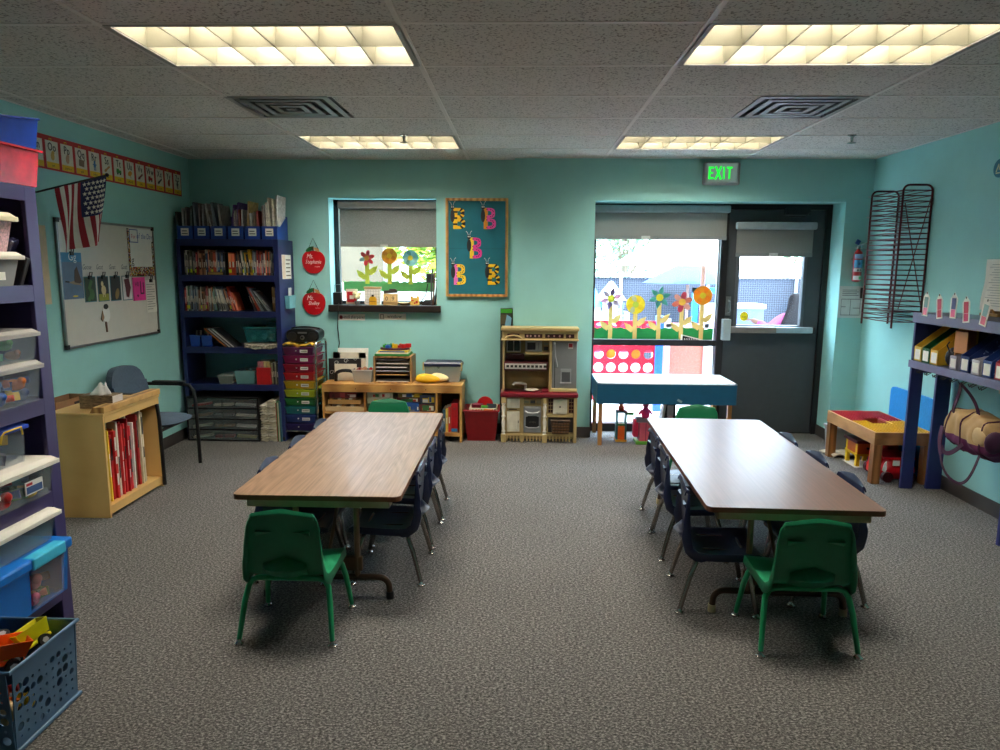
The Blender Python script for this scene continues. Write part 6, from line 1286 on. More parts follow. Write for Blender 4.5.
MB().rbox((.36, 6.250, .205), .05, .006, .012).build('grip_hole', BLACK, t)
t = thing('tall_game_box', 'tall picture box tucked behind the play kitchen against the wall corner', 'box', (-.14, 6.565, 0))
MB().box(-.200, -.088, 6.53, 6.612, 0, 1.205).build('box', M((40, 44, 40), .5), t); b = MB().box(-.198, -.09, 6.527, 6.53, 1.165, 1.203, 0).box(-.198, -.13, 6.527, 6.53, 1.06, 1.15, 1).poly([(-.16, 1.04), (-.10, 1.05), (-.095, 1.12), (-.14, 1.15)], 6.526, 6.53, 2, 'y').box(-.198, -.09, 6.5275, 6.53, 1.0, 1.05, 3)
b.build('picture', [M((60, 150, 40), .5), M((80, 74, 50), .6), M((110, 160, 190), .5), M((60, 80, 60), .5)], t)
# ------------------------------------------------------------------ entrance : shades, paper garden, exit sign
def shade(label, u0, u1, vt, vb, y, tabu, tx0=None, tx1=None):
    a = A(u0, vt, 'y', y); c = A(u1, vb, 'y', y); t = thing('roller_shade', label, 'roller shade', ((a.x+c.x)/2, y, c.z), 'grey roller shades by the entrance')
    z1, z0 = a.z, c.z; xa, xb = (tx0 or a.x), (tx1 or c.x)
    MB().box(xa+.012, xb-.02, y+.022, y+.024, z0+.03, z1-.03).build('fabric', SHADE, t)
    MB().box(xa, xb, y-.02, y+.045, z1-.065, z1).build('cassette', M((168, 176, 182), .35, .3), t, bevel=.012)
    MB().box(xa+.012, xb-.02, y+.014, y+.03, z0, z0+.035).build('hem_bar', M((130, 132, 132), .6), t)
    q = A(tabu, vb-3, 'y', y); MB().box(q.x-.04, q.x+.04, y+.008, y+.014, z0+.004, z0+.03).box(q.x-.04, q.x+.04, y+.006, y+.012, z0+.026, z0+.034).build('pull_tab', M((206, 208, 206), .4), t)
shade('wide grey roller shade over the entrance window with the paper garden', 595, 729, 205, 240, YF-.06, 646, tx0=D0+.004)
shade('narrow grey roller shade hung on the dark entrance door', 737, 815, 222, 257, YF-.045, 774)
gy = YF+.036
g0 = A(593.5, 340, 'y', gy); g1 = A(713, 328, 'y', gy)
grass_strip('paper_grass', 'bright green paper grass along the entrance window bar', D0+.05, g1.x, fz+.03, g1.z, gy-.004, M((20, 140, 70), .7))
ST2 = M((226, 200, 120), .7)
FL = [(611, 298.5, [M((214, 150, 190), .6), M((110, 90, 130), .6), M((170, 150, 170), .6)], M((220, 210, 60), .6), 'star', .105, 'lilac pointed paper flower, nearest the pillar, in the entrance window'),
      (635.5, 304.5, [M((236, 210, 40), .6), M((226, 190, 30), .6), M((190, 190, 150), .6)], M((180, 200, 70), .6), 'round', .09, 'yellow round paper flower, second from the pillar, in the entrance window'),
      (659.5, 297.5, [M((40, 120, 110), .6), M((60, 140, 130), .6)], M((230, 220, 50), .6), 'star', .105, 'dark green star paper flower in the entrance window'),
      (682, 302, [M((206, 110, 90), .6), M((190, 60, 80), .6), M((210, 150, 140), .6)], M((220, 170, 60), .6), 'petal', .1, 'coral petalled paper flower in the entrance window'),
      (702.5, 295.5, [M((236, 150, 20), .6), M((240, 130, 10), .6)], M((210, 190, 40), .6), 'round', .09, 'orange round paper flower, nearest the door, in the entrance window')]
for (u, v, pet, cen, kd, r, lb_) in FL:
    p = A(u, v, 'y', gy); paper_flower('paper_flower', lb_, p.x, p.z, fz+.032, gy-.008, pet, cen, ST2, kd, r, 'paper flowers in the entrance window')
p = A(628, 303, 'y', gy)
q = A(680, 340, 'y', gy); b = MB(); b.M = on_back(q.x, q.z, gy-.012); b.poly([(0, -.005), (.26, -.005), (.005, .058)], 0, .003, 0).poly([(.02, .0), (.19, .0), (.02, .045)], .003, .004, 1)
for k in range(6): b.rbox((.04+.022*k, .012, .0045), .008, .016, .001, (0, 0, .3), 0)
solo(b, 'corner_notice', 'black and white wedge notice low in the entrance window', 'notice', [WHITE, BLACK], (q.x, gy-.01, q.z))
# exit sign
a = A(704, 162, 'y', YJ-.05); c = A(740, 185, 'y', YJ-.05)
t = thing('exit_sign', 'green lit EXIT sign mounted high above the entrance', 'exit sign', ((a.x+c.x)/2, YJ, c.z))
MB().box(a.x, c.x, YJ-.05, YJ-.001, c.z, a.z).build('case', M((150, 156, 160), .45), t, bevel=.015)
b = MB(); b.M = on_back((a.x+c.x)/2, c.z+.05, YJ-.0505); w = c.x-a.x
GE = M((16, 220, 56), .5, emit=.85, nv=0)
b.box(-w*.40, w*.40, -.02, .135, .0, .0012, 1)
def exit_letters(b):
    x = -w*.36; lw = w*.14; st = .015; h = .105; z0, z1 = .0012, .003
    b.box(x, x+st, 0, h, z0, z1).box(x, x+lw, 0, st, z0, z1).box(x, x+lw, h-st, h, z0, z1).box(x, x+lw*.85, h/2-st/2, h/2+st/2, z0, z1); x += lw*1.35
    b.stroke([(x, 0), (x+lw, h)], st*1.1, z0, z1).stroke([(x, h), (x+lw, 0)], st*1.1, z0, z1); x += lw*1.4
    b.box(x, x+st, 0, h, z0, z1); x += st+lw*.35
    b.box(x, x+lw*1.1, h-st, h, z0, z1).box(x+lw*.55-st/2, x+lw*.55+st/2, 0, h, z0, z1)
exit_letters(b); b.build('lettering', [GE, M((120, 140, 132), .5, emit=.35)], t)
# ------------------------------------------------------------------ light table before the entrance window
LX0, LX1, LY0, LY1 = .678, 1.908, 6.20, 6.765
PB = M((16, 84, 118), .45, nv=.08, ns=12); LEGW = M((170, 116, 60), .5)
t = thing('light_table', 'blue sided white topped play table standing before the entrance window', 'play table', ((LX0+LX1)/2, (LY0+LY1)/2, 0))
MB().box(LX0, LX1, LY0, LY0+.02, .385, .565).build('front_panel', PB, t, bevel=.004); MB().box(LX0, LX1, LY1-.02, LY1, .385, .565).build('rear_panel', PB, t)
for x in (LX0, LX1-.02): MB().box(x, x+.02, LY0+.02, LY1-.02, .385, .565).build('end_panel', PB, t)
b = MB().box(LX0+.02, LX1-.02, LY0+.02, LY1-.02, .548, .571, 0); b.build('top', M((240, 242, 244), .3, nv=.02), t)
b = MB()
for aa in ((LX0, LX1, LY0, LY0+.03), (LX0, LX1, LY1-.03, LY1), (LX0, LX0+.03, LY0, LY1), (LX1-.03, LX1, LY0, LY1)): b.box(aa[0], aa[1], aa[2], aa[3], .565, .575)
b.build('top_rim', M((206, 214, 218), .4), t)
for x in (LX0+.018, LX1-.065):
    for y in (LY0+.022, LY1-.05): MB().box(x, x+.035, y, y+.035, 0, .50).build('leg', LEGW, t)
MB().rbox((LX0+.73, LY0-.0005, .42), .045, .002, .02, (0, .5, 0)).build('scuff', M((150, 170, 180), .7), t)
solo(MB().box(LX0-.02, LX0-.004, 6.50, 6.74, .35, .62), 'blue_board', 'small blue board edge standing between pillar and play table', 'board', M((20, 110, 150), .5), (LX0-.012, 6.62, .35)) if False else None
# toys under it
x0 = A(615, 441, 'z', 0)
t = thing('toy_tower', 'orange and teal toy tower on the carpet below the play table', 'toy', (.925, 6.40, 0))
b = MB().box(.875, .975, 6.36, 6.46, 0, .02, 0).box(.877, .892, 6.365, 6.455, .02, .27, 1).box(.958, .973, 6.365, 6.455, .02, .27, 1).box(.877, .973, 6.365, 6.455, .27, .285, 1); b.build('frame', [M((236, 170, 60), .5), M((60, 120, 124), .5)], t)
MB().box(.893, .957, 6.37, 6.45, .02, .145).build('orange_panel', M((240, 100, 24), .45), t, bevel=.005); MB().box(.893, .957, 6.37, 6.45, .15, .165).build('green_shelf', GRN, t); MB().lathe([(.024, 0), (.028, .03), (.016, .05), (.024, .065), (.006, .085)], (.925, 6.41, .285), 12).build('orange_top', M((240, 90, 20), .45), t)
MB().box(.975, 1.04, 6.40, 6.45, .245, .262).build('green_arm', M((60, 180, 40), .5), t)
t = thing('toy_house', 'pink toy house with green base on the carpet below the play table', 'toy', (1.11, 6.33, 0))
MB().box(1.045, 1.20, 6.26, 6.42, 0, .03).build('base', M((80, 140, 40), .5), t, bevel=.006); MB().box(1.075, 1.19, 6.275, 6.40, .03, .20).build('wall', M((214, 90, 110), .5), t, bevel=.004); MB().box(1.13, 1.136, 6.272, 6.276, .03, .20).build('door_gap', M((150, 40, 70), .5), t); MB().box(1.025, 1.07, 6.30, 6.38, .06, .22).build('side_tower', M((236, 40, 90), .45), t, bevel=.01)
MB().box(1.05, 1.15, 6.29, 6.39, .20, .235).build('grey_roof', M((120, 110, 120), .5), t)
t = thing('toy_figure', 'magenta toy figure with pointed black hat on the pink toy house', 'toy figure', (1.13, 6.33, .236))
MB().lathe([(.03, 0), (.04, .04), (.028, .08), (.02, .10)], (1.135, 6.33, .236), 14).build('body', M((236, 30, 110), .45), t, smooth=50); MB().sph((1.135, 6.33, .36), .03, 12, 8).build('head', M((210, 40, 100), .5), t); MB().lathe([(.06, 0), (.058, .008), (.028, .014), (.02, .05), (.004, .085)], (1.135, 6.33, .372), 14).build('hat', BLACK, t, smooth=40)
MB().tube([(1.10, 6.33, .31), (1.075, 6.31, .27)], .01).tube([(1.165, 6.33, .31), (1.185, 6.30, .28)], .01).build('arms', M((236, 30, 110), .45), t)
t = thing('toy_machine', 'black and white toy machine beside the pink house below the play table', 'toy', (1.32, 6.45, 0))
MB().poly([(1.25, 0), (1.43, 0), (1.42, .40), (1.345, .42), (1.30, .25)], 6.40, 6.52, 0, 'y').build('body', BLACK, t, bevel=.006); MB().poly([(1.262, .02), (1.285, .02), (1.335, .36), (1.318, .37)], 6.395, 6.40, 0, 'y').build('white_strip', WHITE, t); MB().box(1.345, 1.40, 6.394, 6.40, .24, .34).build('window', M((190, 184, 184), .4), t); MB().disc(1.372, .22, .028, .028, 6.393, 6.40, 14, 0, 'y').build('dial', M((226, 200, 196), .5), t)
solo(MB().box(1.215, 1.24, 6.46, 6.54, 0, .14).fr(1.21, 1.245, 6.455, 6.545, .14, 1.225, 1.23, 6.48, 6.52, .19), 'toy_block', 'lilac toy block tucked behind the pink toy house', 'toy', M((200, 130, 190), .5), (1.23, 6.5, 0))
# ------------------------------------------------------------------ extinguisher, plan, rack on the far wall
p = A(857, 282, 'y', 6.45); ex, ez = 2.985, 1.475
t = thing('fire_extinguisher', 'red fire extinguisher with blue label hanging by the entrance door', 'fire extinguisher', (ex, 6.45, ez))
er = .038; ey = 6.462
MB().lathe([(.02, 0), (er, .008), (er, .235), (er*.85, .262), (.016, .278), (.016, .29)], (ex, ey, ez), 20).build('cylinder', M((170, 20, 26), .3), t, smooth=50)
b = MB()
def lab_patch(z0, z1, mi): b.surf(lambda u, v: (ex+(er+.0012)*cos(pi*1.12+pi*.76*u), ey+(er+.0012)*sin(pi*1.12+pi*.76*u), ez+z0+(z1-z0)*v), 10, 1, mi)
lab_patch(.205, .245, 0); lab_patch(.125, .195, 1); lab_patch(.09, .12, 2); lab_patch(.018, .055, 2)
def dot(a, z, r, mi): b.surf(lambda u, v: (ex+(er+.002)*cos(a+(u-.5)*r/er*1.6), ey+(er+.002)*sin(a+(u-.5)*r/er*1.6), ez+z-r+2*r*v), 2, 1, mi)
dot(pi*1.42, .104, .008, 3); dot(pi*1.58, .104, .008, 3); dot(pi*1.6, .036, .014, 4); dot(pi*1.5, .16, .012, 5)
b.build('labels', [M((150, 190, 226), .5), M((70, 150, 206), .5), WHITE, BLACK, GRN, M((40, 90, 150), .5)], t)
MB().cyl((ex, ey, ez+.285), (ex, ey, ez+.325), .014).tube([(ex, ey, ez+.32), (ex+.04, ey-.01, ez+.335), (ex+.10, ey-.02, ez+.345)], .006).tube([(ex, ey, ez+.30), (ex+.05, ey-.01, ez+.29), (ex+.11, ey-.03, ez+.27)], .006).cyl((ex-.02, ey-.02, ez+.30), (ex-.032, ey-.03, ez+.30), .014).build('valve', CHROME, t)
MB().rbox((ex-.012, ey, ez+.35), .035, .012, .04, (0, .5, 0)).build('blue_tag', M((30, 80, 160), .5), t); MB().cyl((ex+er, ey-.01, ez+.21), (ex+er+.02, ey-.015, ez+.21), .011).build('strap_button', LGREY, t)
MB().box(ex-.02, ex+.02, ey+.035, YJ-.001, ez+.15, ez+.22).box(ex-er-.003, ex+er+.003, ey, ey+.045, ez+.198, ez+.206).build('bracket', STEEL, t)
a = A(840, 286, 'y', YJ-.004); c = A(863.5, 318, 'y', YJ-.004)
t = thing('evacuation_plan', 'framed white evacuation plan sheet beneath the red fire extinguisher', 'notice', ((a.x+c.x)/2, YJ, c.z))
pw_, ph_ = min(c.x, XR-.012)-a.x, a.z-c.z; b = MB(); b.M = on_back(a.x, c.z, YJ-.001); b.box(0, pw_, 0, ph_, 0, .004); b.build('sheet', M((206, 214, 214), .3), t)
b = MB(); b.M = on_back(a.x, c.z, YJ-.0055)
for (x0, y0, x1, y1) in ((.1, .08, .9, .1), (.1, .58, .9, .6), (.1, .08, .115, .6), (.885, .08, .9, .6), (.48, .08, .5, .6), (.1, .34, .3, .36), (.6, .3, .9, .32)): b.box(pw_*x0, pw_*x1, ph_*y0, ph_*max(y1, y0+.014), 0, .0006)
for k in range(4): b.box(pw_*.12, pw_*(.8-.08*(k % 2)), ph_*(.70+.055*k), ph_*(.72+.055*k), 0, .0006)
b.build('plan_lines', M((110, 116, 120), .7), t)
MB().box(a.x+pw_*.86, a.x+pw_*.93, YJ-.02, YJ-.005, c.z+ph_*.62, c.z+ph_*.95).build('marker', BLACK, t)
# drying rack
RX0, RX1, RY0, RY1, RZ0, RZ1 = 2.872, 3.088, 5.575, 6.06, 1.165, 2.222
t = thing('drying_rack', 'wall mounted dark red wire art drying rack of many shelves', 'drying rack', ((RX0+RX1)/2, (RY0+RY1)/2, RZ0))
RW = M((84, 26, 32), .4, .2, nv=.2)
for y in (RY0, RY1):
    MB().tube([(RX1, y, RZ0-.03), (RX1, y, RZ1-.045)]+arc((RX1-.045, y, RZ1-.045), .045, 0, pi/2, 5)+arc((RX0+.045, y, RZ1-.045), .045, pi/2, pi, 5)+[(RX0, y, RZ0-.03)], .008, 8).build('upright_frame', RW, t, smooth=40)
nr = 26
for k in range(nr):
    z_ = RZ0+.02+(RZ1-RZ0-.06)*k/(nr-1); sag = .004*((k*7) % 3-1)
    b = MB()
    b.tube([(RX0, RY0, z_), (RX0, (RY0+RY1)/2, z_+sag), (RX0, RY1, z_)], .005, 6).tube([(RX1, RY0, z_), (RX1, RY1, z_)], .0035, 6).tube([(RX0, RY0, z_), (RX1, RY0, z_)], .0042, 6).tube([(RX0, RY1, z_), (RX1, RY1, z_)], .0042, 6)
    b.tube([((RX0+RX1)/2, RY0, z_), ((RX0+RX1)/2, RY1, z_+sag)], .0028, 5); b.build('wire_shelf', RW, t)
MB().tube([(RX1+.004, RY0+.02, RZ1-.1), (RX1+.004, RY1-.14, RZ0+.1)], .004, 6).tube([(RX1+.004, RY0+.02, RZ0+.15), (RX1+.004, RY1-.1, RZ1-.1)], .004, 6).build('cross_brace', M((110, 60, 56), .4, .3), t)
MB().box(RX1+.004, XR-.001, RY0-.01, RY0+.02, RZ1-.15, RZ1-.1).box(RX1+.004, XR-.001, RY1-.02, RY1+.01, RZ1-.15, RZ1-.1).box(RX1+.004, XR-.001, RY0-.01, RY0+.02, RZ0+.1, RZ0+.15).box(RX1+.004, XR-.001, RY1-.02, RY1+.01, RZ0+.1, RZ0+.15).build('wall_clips', STEEL, t)
for k, z_ in enumerate((RZ1-.045, RZ1-.21)): MB().tube([(RX0-.03, RY1, z_), (RX0, RY1, z_-.002)], .0035).build('stub_hook', LGREY, t)
solo(MB().box(RX0+.02, RX1-.02, RY0+.1, RY1-.05, RZ0+.085, RZ0+.092), 'drying_paper', 'greyish sheet lying on a low shelf of the wire drying rack', 'paper', M((120, 140, 130), .8), (2.97, 5.8, RZ0+.085))
# ------------------------------------------------------------------ brick-plate play table in the corner
BTW = wood((130, 88, 48), (188, 138, 84), .5, 6, (.3, .3, 1), dist=3)
GX, GXb, GYa, GYb = 2.622, 3.06, 5.175, 6.0
t = thing('block_table', 'low wooden block table with red and yellow studded plates by the corner', 'play table', ((GX+GXb)/2, (GYa+GYb)/2, 0))
b = MB()
for aa in ((GX, GX+.02, GYa, GYb), (GXb-.02, GXb, GYa, GYb), (GX+.02, GXb-.02, GYa, GYa+.02), (GX+.02, GXb-.02, GYb-.02, GYb)): b.box(aa[0], aa[1], aa[2], aa[3], .30, .395)
b.build('apron', BTW, t, bevel=.002)
hx0, hx1, hy0, hy1 = 2.765, 2.91, 5.50, 5.72
tb = MB()
for aa in ((GX+.02, hx0, GYa+.02, GYb-.02), (hx1, GXb-.02, GYa+.02, GYb-.02), (hx0, hx1, GYa+.02, hy0), (hx0, hx1, hy1, GYb-.02)): tb.box(aa[0], aa[1], aa[2], aa[3], .365, .385)
tb.build('table_board', BTW, t)
MB().tub(hx0, hx1, hy0, hy1, .27, .385, .006, .0).build('centre_well', M((150, 60, 40), .6), t)
ymid = 5.60
def plate(name, y0, y1, c):
    m_ = M(c, .4); b = MB(); x0, x1 = GX+.021, GXb-.021
    for aa in ((x0, hx0, y0, y1), (hx1, x1, y0, y1), (hx0, hx1, y0 if y0 < hy0 else max(y0, hy1), min(y1, hy0) if y0 < hy0 else y1)): b.box(aa[0], aa[1], aa[2], aa[3], .3855, .392)
    sx = .0235
    i = 0; x = x0+sx/2
    while x < x1-.006:
        y = y0+sx/2
        while y < y1-.006:
            if not (hx0-.008 < x < hx1+.008 and hy0-.008 < y < hy1+.008): b.disc(x, y, .0075, .0075, .392, .3985, 6)
            y += sx
        x += sx
    o = b.build(name, m_, t); o['label'] = {'red_plate': 'red studded plate', 'yellow_plate': 'yellow studded plate'}[name]
plate('red_plate', ymid, GYb-.021, (176, 20, 44)); plate('yellow_plate', GYa+.021, ymid-.001, (222, 176, 30))
for x in (GX+.004, GXb-.066):
    for y in (GYa+.004, GYb-.066): MB().box(x, x+.062, y, y+.062, 0, .30).build('leg', wood((110, 70, 36), (166, 112, 62), .5, 6, (1, 1, .3), dist=3), t, bevel=.003)
# toys below the block table
t = thing('toy_stool', 'yellow legged toy bench with orange drawer beneath the block table', 'toy', (2.80, 5.70, 0))
TY_ = M((236, 190, 20), .45)
for x in (2.72, 2.86):
    for y in (5.63, 5.80): MB().box(x, x+.028, y, y+.028, .004, .20).build('leg', TY_, t)
MB().box(2.715, 2.893, 5.625, 5.833, .095, .112).build('shelf', TY_, t); MB().box(2.722, 2.885, 5.622, 5.825, .112, .20).build('orange_drawer', M((206, 96, 34), .5), t); MB().cyl((2.80, 5.622, .16), (2.80, 5.612, .16), .01).build('knob', BLK2, t); MB().box(2.705, 2.90, 5.612, 5.84, .20, .222).build('top', M((96, 30, 34), .5), t)
t = thing('toy_truck', 'big red plastic toy truck lying beneath the block table', 'toy truck', (2.84, 5.36, 0))
TR_ = M((196, 14, 28), .3)
def tr(u, v):
    a = 2*pi*u; pz = v
    rx = .145*(.75+.25*sin(pi*min(1, v*1.3))); ry_ = .15*(.7+.3*sin(pi*min(1, v*1.2)))
    e = .55; f_ = lambda q: abs(q)**e*(1 if q > 0 else -1)
    return (2.865+rx*f_(cos(a)), 5.38+ry_*f_(sin(a)), .015+.17*v)
MB().surf(tr, 28, 8).poly([(2.75, 5.26), (2.98, 5.26), (2.98, 5.50), (2.75, 5.50)], .17, .185).build('body', TR_, t, smooth=50)
MB().poly([(2.72, 5.32), (2.76, 5.29), (2.76, 5.47), (2.72, 5.44)], .06, .19, 0).poly([(2.705, 5.38), (2.73, 5.36), (2.75, 5.46), (2.72, 5.47)], .03, .10).build('cab', M((214, 20, 30), .3), t, bevel=.01)
MB().poly([(2.728, .09), (2.742, .145), (2.755, .16), (2.76, .10), (2.75, .075)], 5.232, 5.24, 0, 'y').box(2.80, 2.85, 5.226, 5.232, .13, .17).build('white_decal', WHITE, t)
for x in (2.77, 2.94):
    for y in (5.24, 5.52): MB().cyl((x-.02, y, .04), (x+.02, y, .04), .04, None, 16).build('wheel', M((150, 12, 22), .4), t) if False else MB().cyl((x, y-.018, .04), (x, y+.018, .04), .04, None, 16).build('wheel', M((60, 10, 16), .4), t)
t = thing('toy_case', 'deep red toy case standing upright behind the yellow legged bench', 'toy', (2.96, 5.72, 0)); MB().box(2.915, 3.02, 5.56, 5.86, 0, .27).build('body', M((160, 16, 32), .4), t, bevel=.02); MB().tube([(2.965, 5.64, .265), (2.965, 5.66, .29), (2.965, 5.74, .29), (2.965, 5.76, .265)], .008).build('handle', M((120, 10, 24), .4), t)
b = MB().surf(lambda u, v: (2.66+.26*u-.04*v, 5.90+.20*v, .006+.03*abs(sin(u*7+v*4))*abs(sin(v*5+1))), 18, 12)
solo(b, 'cloth_bundle', 'crumpled cream cloth on the carpet behind the far block table leg', 'cloth', M((200, 188, 164), .85), (2.75, 6.0, 0), solid=.008, smooth=0)
b = MB().surf(lambda u, v: (2.70+.22*u, 5.60+.24*v, .004+.002*sin(u*9)), 8, 6); solo(b, 'floor_sheet', 'pale flat sheet under the yellow legged toy bench', 'sheet', M((196, 190, 176), .8), (2.8, 5.7, 0), solid=.003)
t = thing('storage_tote', 'low grey tote pushed to the wall under the block table', 'tote', (2.86, 6.14, 0)); MB().tub(2.72, 3.03, 6.08, 6.26, .004, .21, .004, .015).build('body', M((150, 152, 158), .4), t); MB().box(2.71, 3.04, 6.07, 6.27, .205, .225).build('lid', M((170, 172, 178), .4), t, bevel=.005)
# blue foam mat leaning on the wall
a = A(889, 387, 'x', 3.03); z1 = .636
b = MB(); pts = []
y1_, y0_ = 5.86, 5.19
cr = .045
pts = [(y0_, .0), (y1_, .0)]+[(y1_-cr+cr*cos(i*pi/10), z1-cr+cr*sin(i*pi/10)) for i in range(6)]+[(y0_+cr-cr*sin(i*pi/10), z1-cr+cr*cos(i*pi/10)) for i in range(6)]
b.poly(pts, 3.062, 3.086, 0, 'x'); solo(b, 'foam_mat', 'bright blue foam mat leaning on the wall behind the block table', 'mat', M((12, 136, 212), .6, nv=.06, ns=60, bump=.2), (3.07, 5.42, 0), bevel=.004)
# ------------------------------------------------------------------ cubby shelf on the right
CX0, CX1, CY0, CY1 = 2.79, 3.08, 4.0, 5.105
NAVY_SHEEN = M((94, 94, 130), .36, nv=.1, ns=8)  # navy paint lightened to lavender, the ceiling's reflection put into the colour
t = thing('cubby_shelf', 'navy open cubby shelf with hooks and tall legs along the drying rack wall', 'shelf', ((CX0+CX1)/2, (CY0+CY1)/2, 0))
for y in (CY1-.025, CY0):
    MB().box(CX0, CX0+.085, y, y+.025, 0, 1.27).build('leg', NAVY, t, bevel=.003); MB().box(CX1-.105, CX1, y, y+.025, 0, 1.27).build('leg', NAVY, t, bevel=.003)
    MB().box(CX0+.085, CX1-.105, y+.004, y+.021, .93, 1.27).box(CX0+.02, CX1, y-.004, y+.0, .86, .95).build('end_panel', NAVY, t)
MB().box(CX0, CX1, CY0, CY1, 1.27, 1.29).build('top', NAVY_SHEEN, t); MB().box(CX0-.016, CX0, CY0, CY1, 1.222, 1.292).build('top_rail', NAVY_SHEEN, t, bevel=.003)
MB().box(CX0, CX1, CY0+.025, CY1-.025, .93, .95).build('shelf_board', NAVY_SHEEN, t); MB().box(CX0-.016, CX0, CY0, CY1, .90, .952).build('bottom_rail', NAVY_SHEEN, t, bevel=.003)
MB().box(CX1-.012, CX1, CY0+.025, CY1-.025, .95, 1.27).build('back_panel', M((26, 28, 56), .6), t)
for k in range(8):
    y = CY1-.16-.095*k*1.02
    MB().tube([(CX0+.0, y+.014, .925), (CX0-.004, y+.014, .895), (CX0-.03, y+.010, .878), (CX0-.036, y+.012, .895)], .0035).tube([(CX0+.0, y-.014, .925), (CX0-.004, y-.014, .895), (CX0-.03, y-.010, .878), (CX0-.036, y-.012, .895)], .0035).build('coat_hook', BLK2, t)
# magazine files in it
def file_box(label, y0, w, c, z=.953, h=.27, low=.10, pat=None, name='magazine_file', xf=None):
    xf = CX0+.002 if xf is None else xf; xb = xf+.255
    tt = thing(name, label, 'magazine file', (xf+.12, y0+w/2, z), 'magazine files in the cubby'); m_ = M(c, .5, nv=.06)
    b = MB().box(xf, xf+.004, y0, y0+w, z, z+low).box(xb-.004, xb, y0, y0+w, z, z+h).box(xf, xb, y0, y0+w, z, z+.004)
    for y in (y0, y0+w-.004): b.poly([(xf, z), (xb, z), (xb, z+h), (xb-.03, z+h), (xf, z+low)], y, y+.004, 0, 'y') if False else b.add([(xx, yy, zz) for yy in (y, y+.004) for xx, zz in ((xf, z), (xb, z), (xb, z+h), (xb-.04, z+h), (xf, z+low))], [(4, 3, 2, 1, 0), (5, 6, 7, 8, 9)]+[(i, (i+1) % 5, 5+(i+1) % 5, 5+i) for i in range(5)])
    b.build('body', m_, tt)
    MB().box(xf-.001, xf, y0+w*.14, y0+w*.86, z+.012, z+low*.82).build('label', PAPER, tt)
    if pat:
        rr = random.Random(int(y0*100)); b = MB()
        for yy in (y0-.0006, y0+w+.0006):
            for q in range(26):
                xx = rr.uniform(xf+.01, xb-.02); zz = z+rr.uniform(.01, min(h, low+(h-low)*(xx-xf)/(xb-.04-xf))-.015)
                b.disc(xx, zz, .008, .004, yy-.0004, yy+.0004, 6, 0, 'y', rr.uniform(0, 3))
        for q in range(7): b.disc(y0+rr.uniform(.01, w-.01), z+rr.uniform(.01, low-.01), .004, .004, xf-.0005, xf, 6, 0, 'x')
        b.build('printed_pattern', M(pat, .6), tt)
    return tt
file_box('yellow magazine file nearest the block table in the navy cubby', 4.985, .088, (226, 190, 70))
file_box('green patterned magazine file between two yellow ones in the cubby', 4.885, .088, (24, 92, 52), pat=(90, 160, 100))
file_box('golden yellow magazine file beside the black pouch in the cubby', 4.785, .09, (232, 182, 56))
file_box('pale grey magazine file holding a tan folder in the cubby', 4.575, .075, (176, 172, 190), low=.085, h=.12)
file_box('navy patterned magazine file next to the tan folder in the cubby', 4.45, .088, (30, 50, 110), pat=(130, 150, 200))
file_box('pale magazine file at the camera side of the navy patterned one', 4.345, .08, (196, 190, 200), low=.09, h=.14)
file_box('deep blue magazine file at the camera end of the cubby', 4.235, .085, (26, 60, 130), pat=(140, 170, 210))
file_box('red magazine file by the near leg of the cubby', 4.12, .085, (170, 40, 50))
pt = [(CX0+.03, .99), (CX0+.20, .99), (CX0+.24, 1.20), (CX0+.05, 1.20)]
b = MB().add([(CX0+.035, 4.60, .97), (CX0+.21, 4.56, .97), (CX0+.22, 4.56, 1.195), (CX0+.04, 4.60, 1.195)]+[(CX0+.037, 4.61, .97), (CX0+.212, 4.57, .97), (CX0+.222, 4.57, 1.195), (CX0+.042, 4.61, 1.195)], [(3, 2, 1, 0), (4, 5, 6, 7), (0, 1, 5, 4), (1, 2, 6, 5), (2, 3, 7, 6), (3, 0, 4, 7)])
b = MB().box(CX0+.03, CX0+.036, 4.535, 4.665, 1.06, 1.20).box(CX0+.034, CX0+.16, 4.655, 4.665, .97, 1.20)
solo(b, 'tan_folder', 'tan folder standing in the pale grey magazine file', 'folder', M((196, 130, 76), .6), (CX0+.04, 4.6, .97))
b = MB().sph((CX0+.07, 4.715, 1.02), (.06, .035, .068), 14, 8).tube([(CX0+.03, 4.70, 1.05), (CX0+.005, 4.70, 1.1), (CX0+.03, 4.72, 1.12)], .005)
solo(b, 'black_pouch', 'round black pouch between golden file and tan folder in the cubby', 'pouch', M((26, 28, 40), .4), (CX0+.07, 4.715, .952), smooth=50)
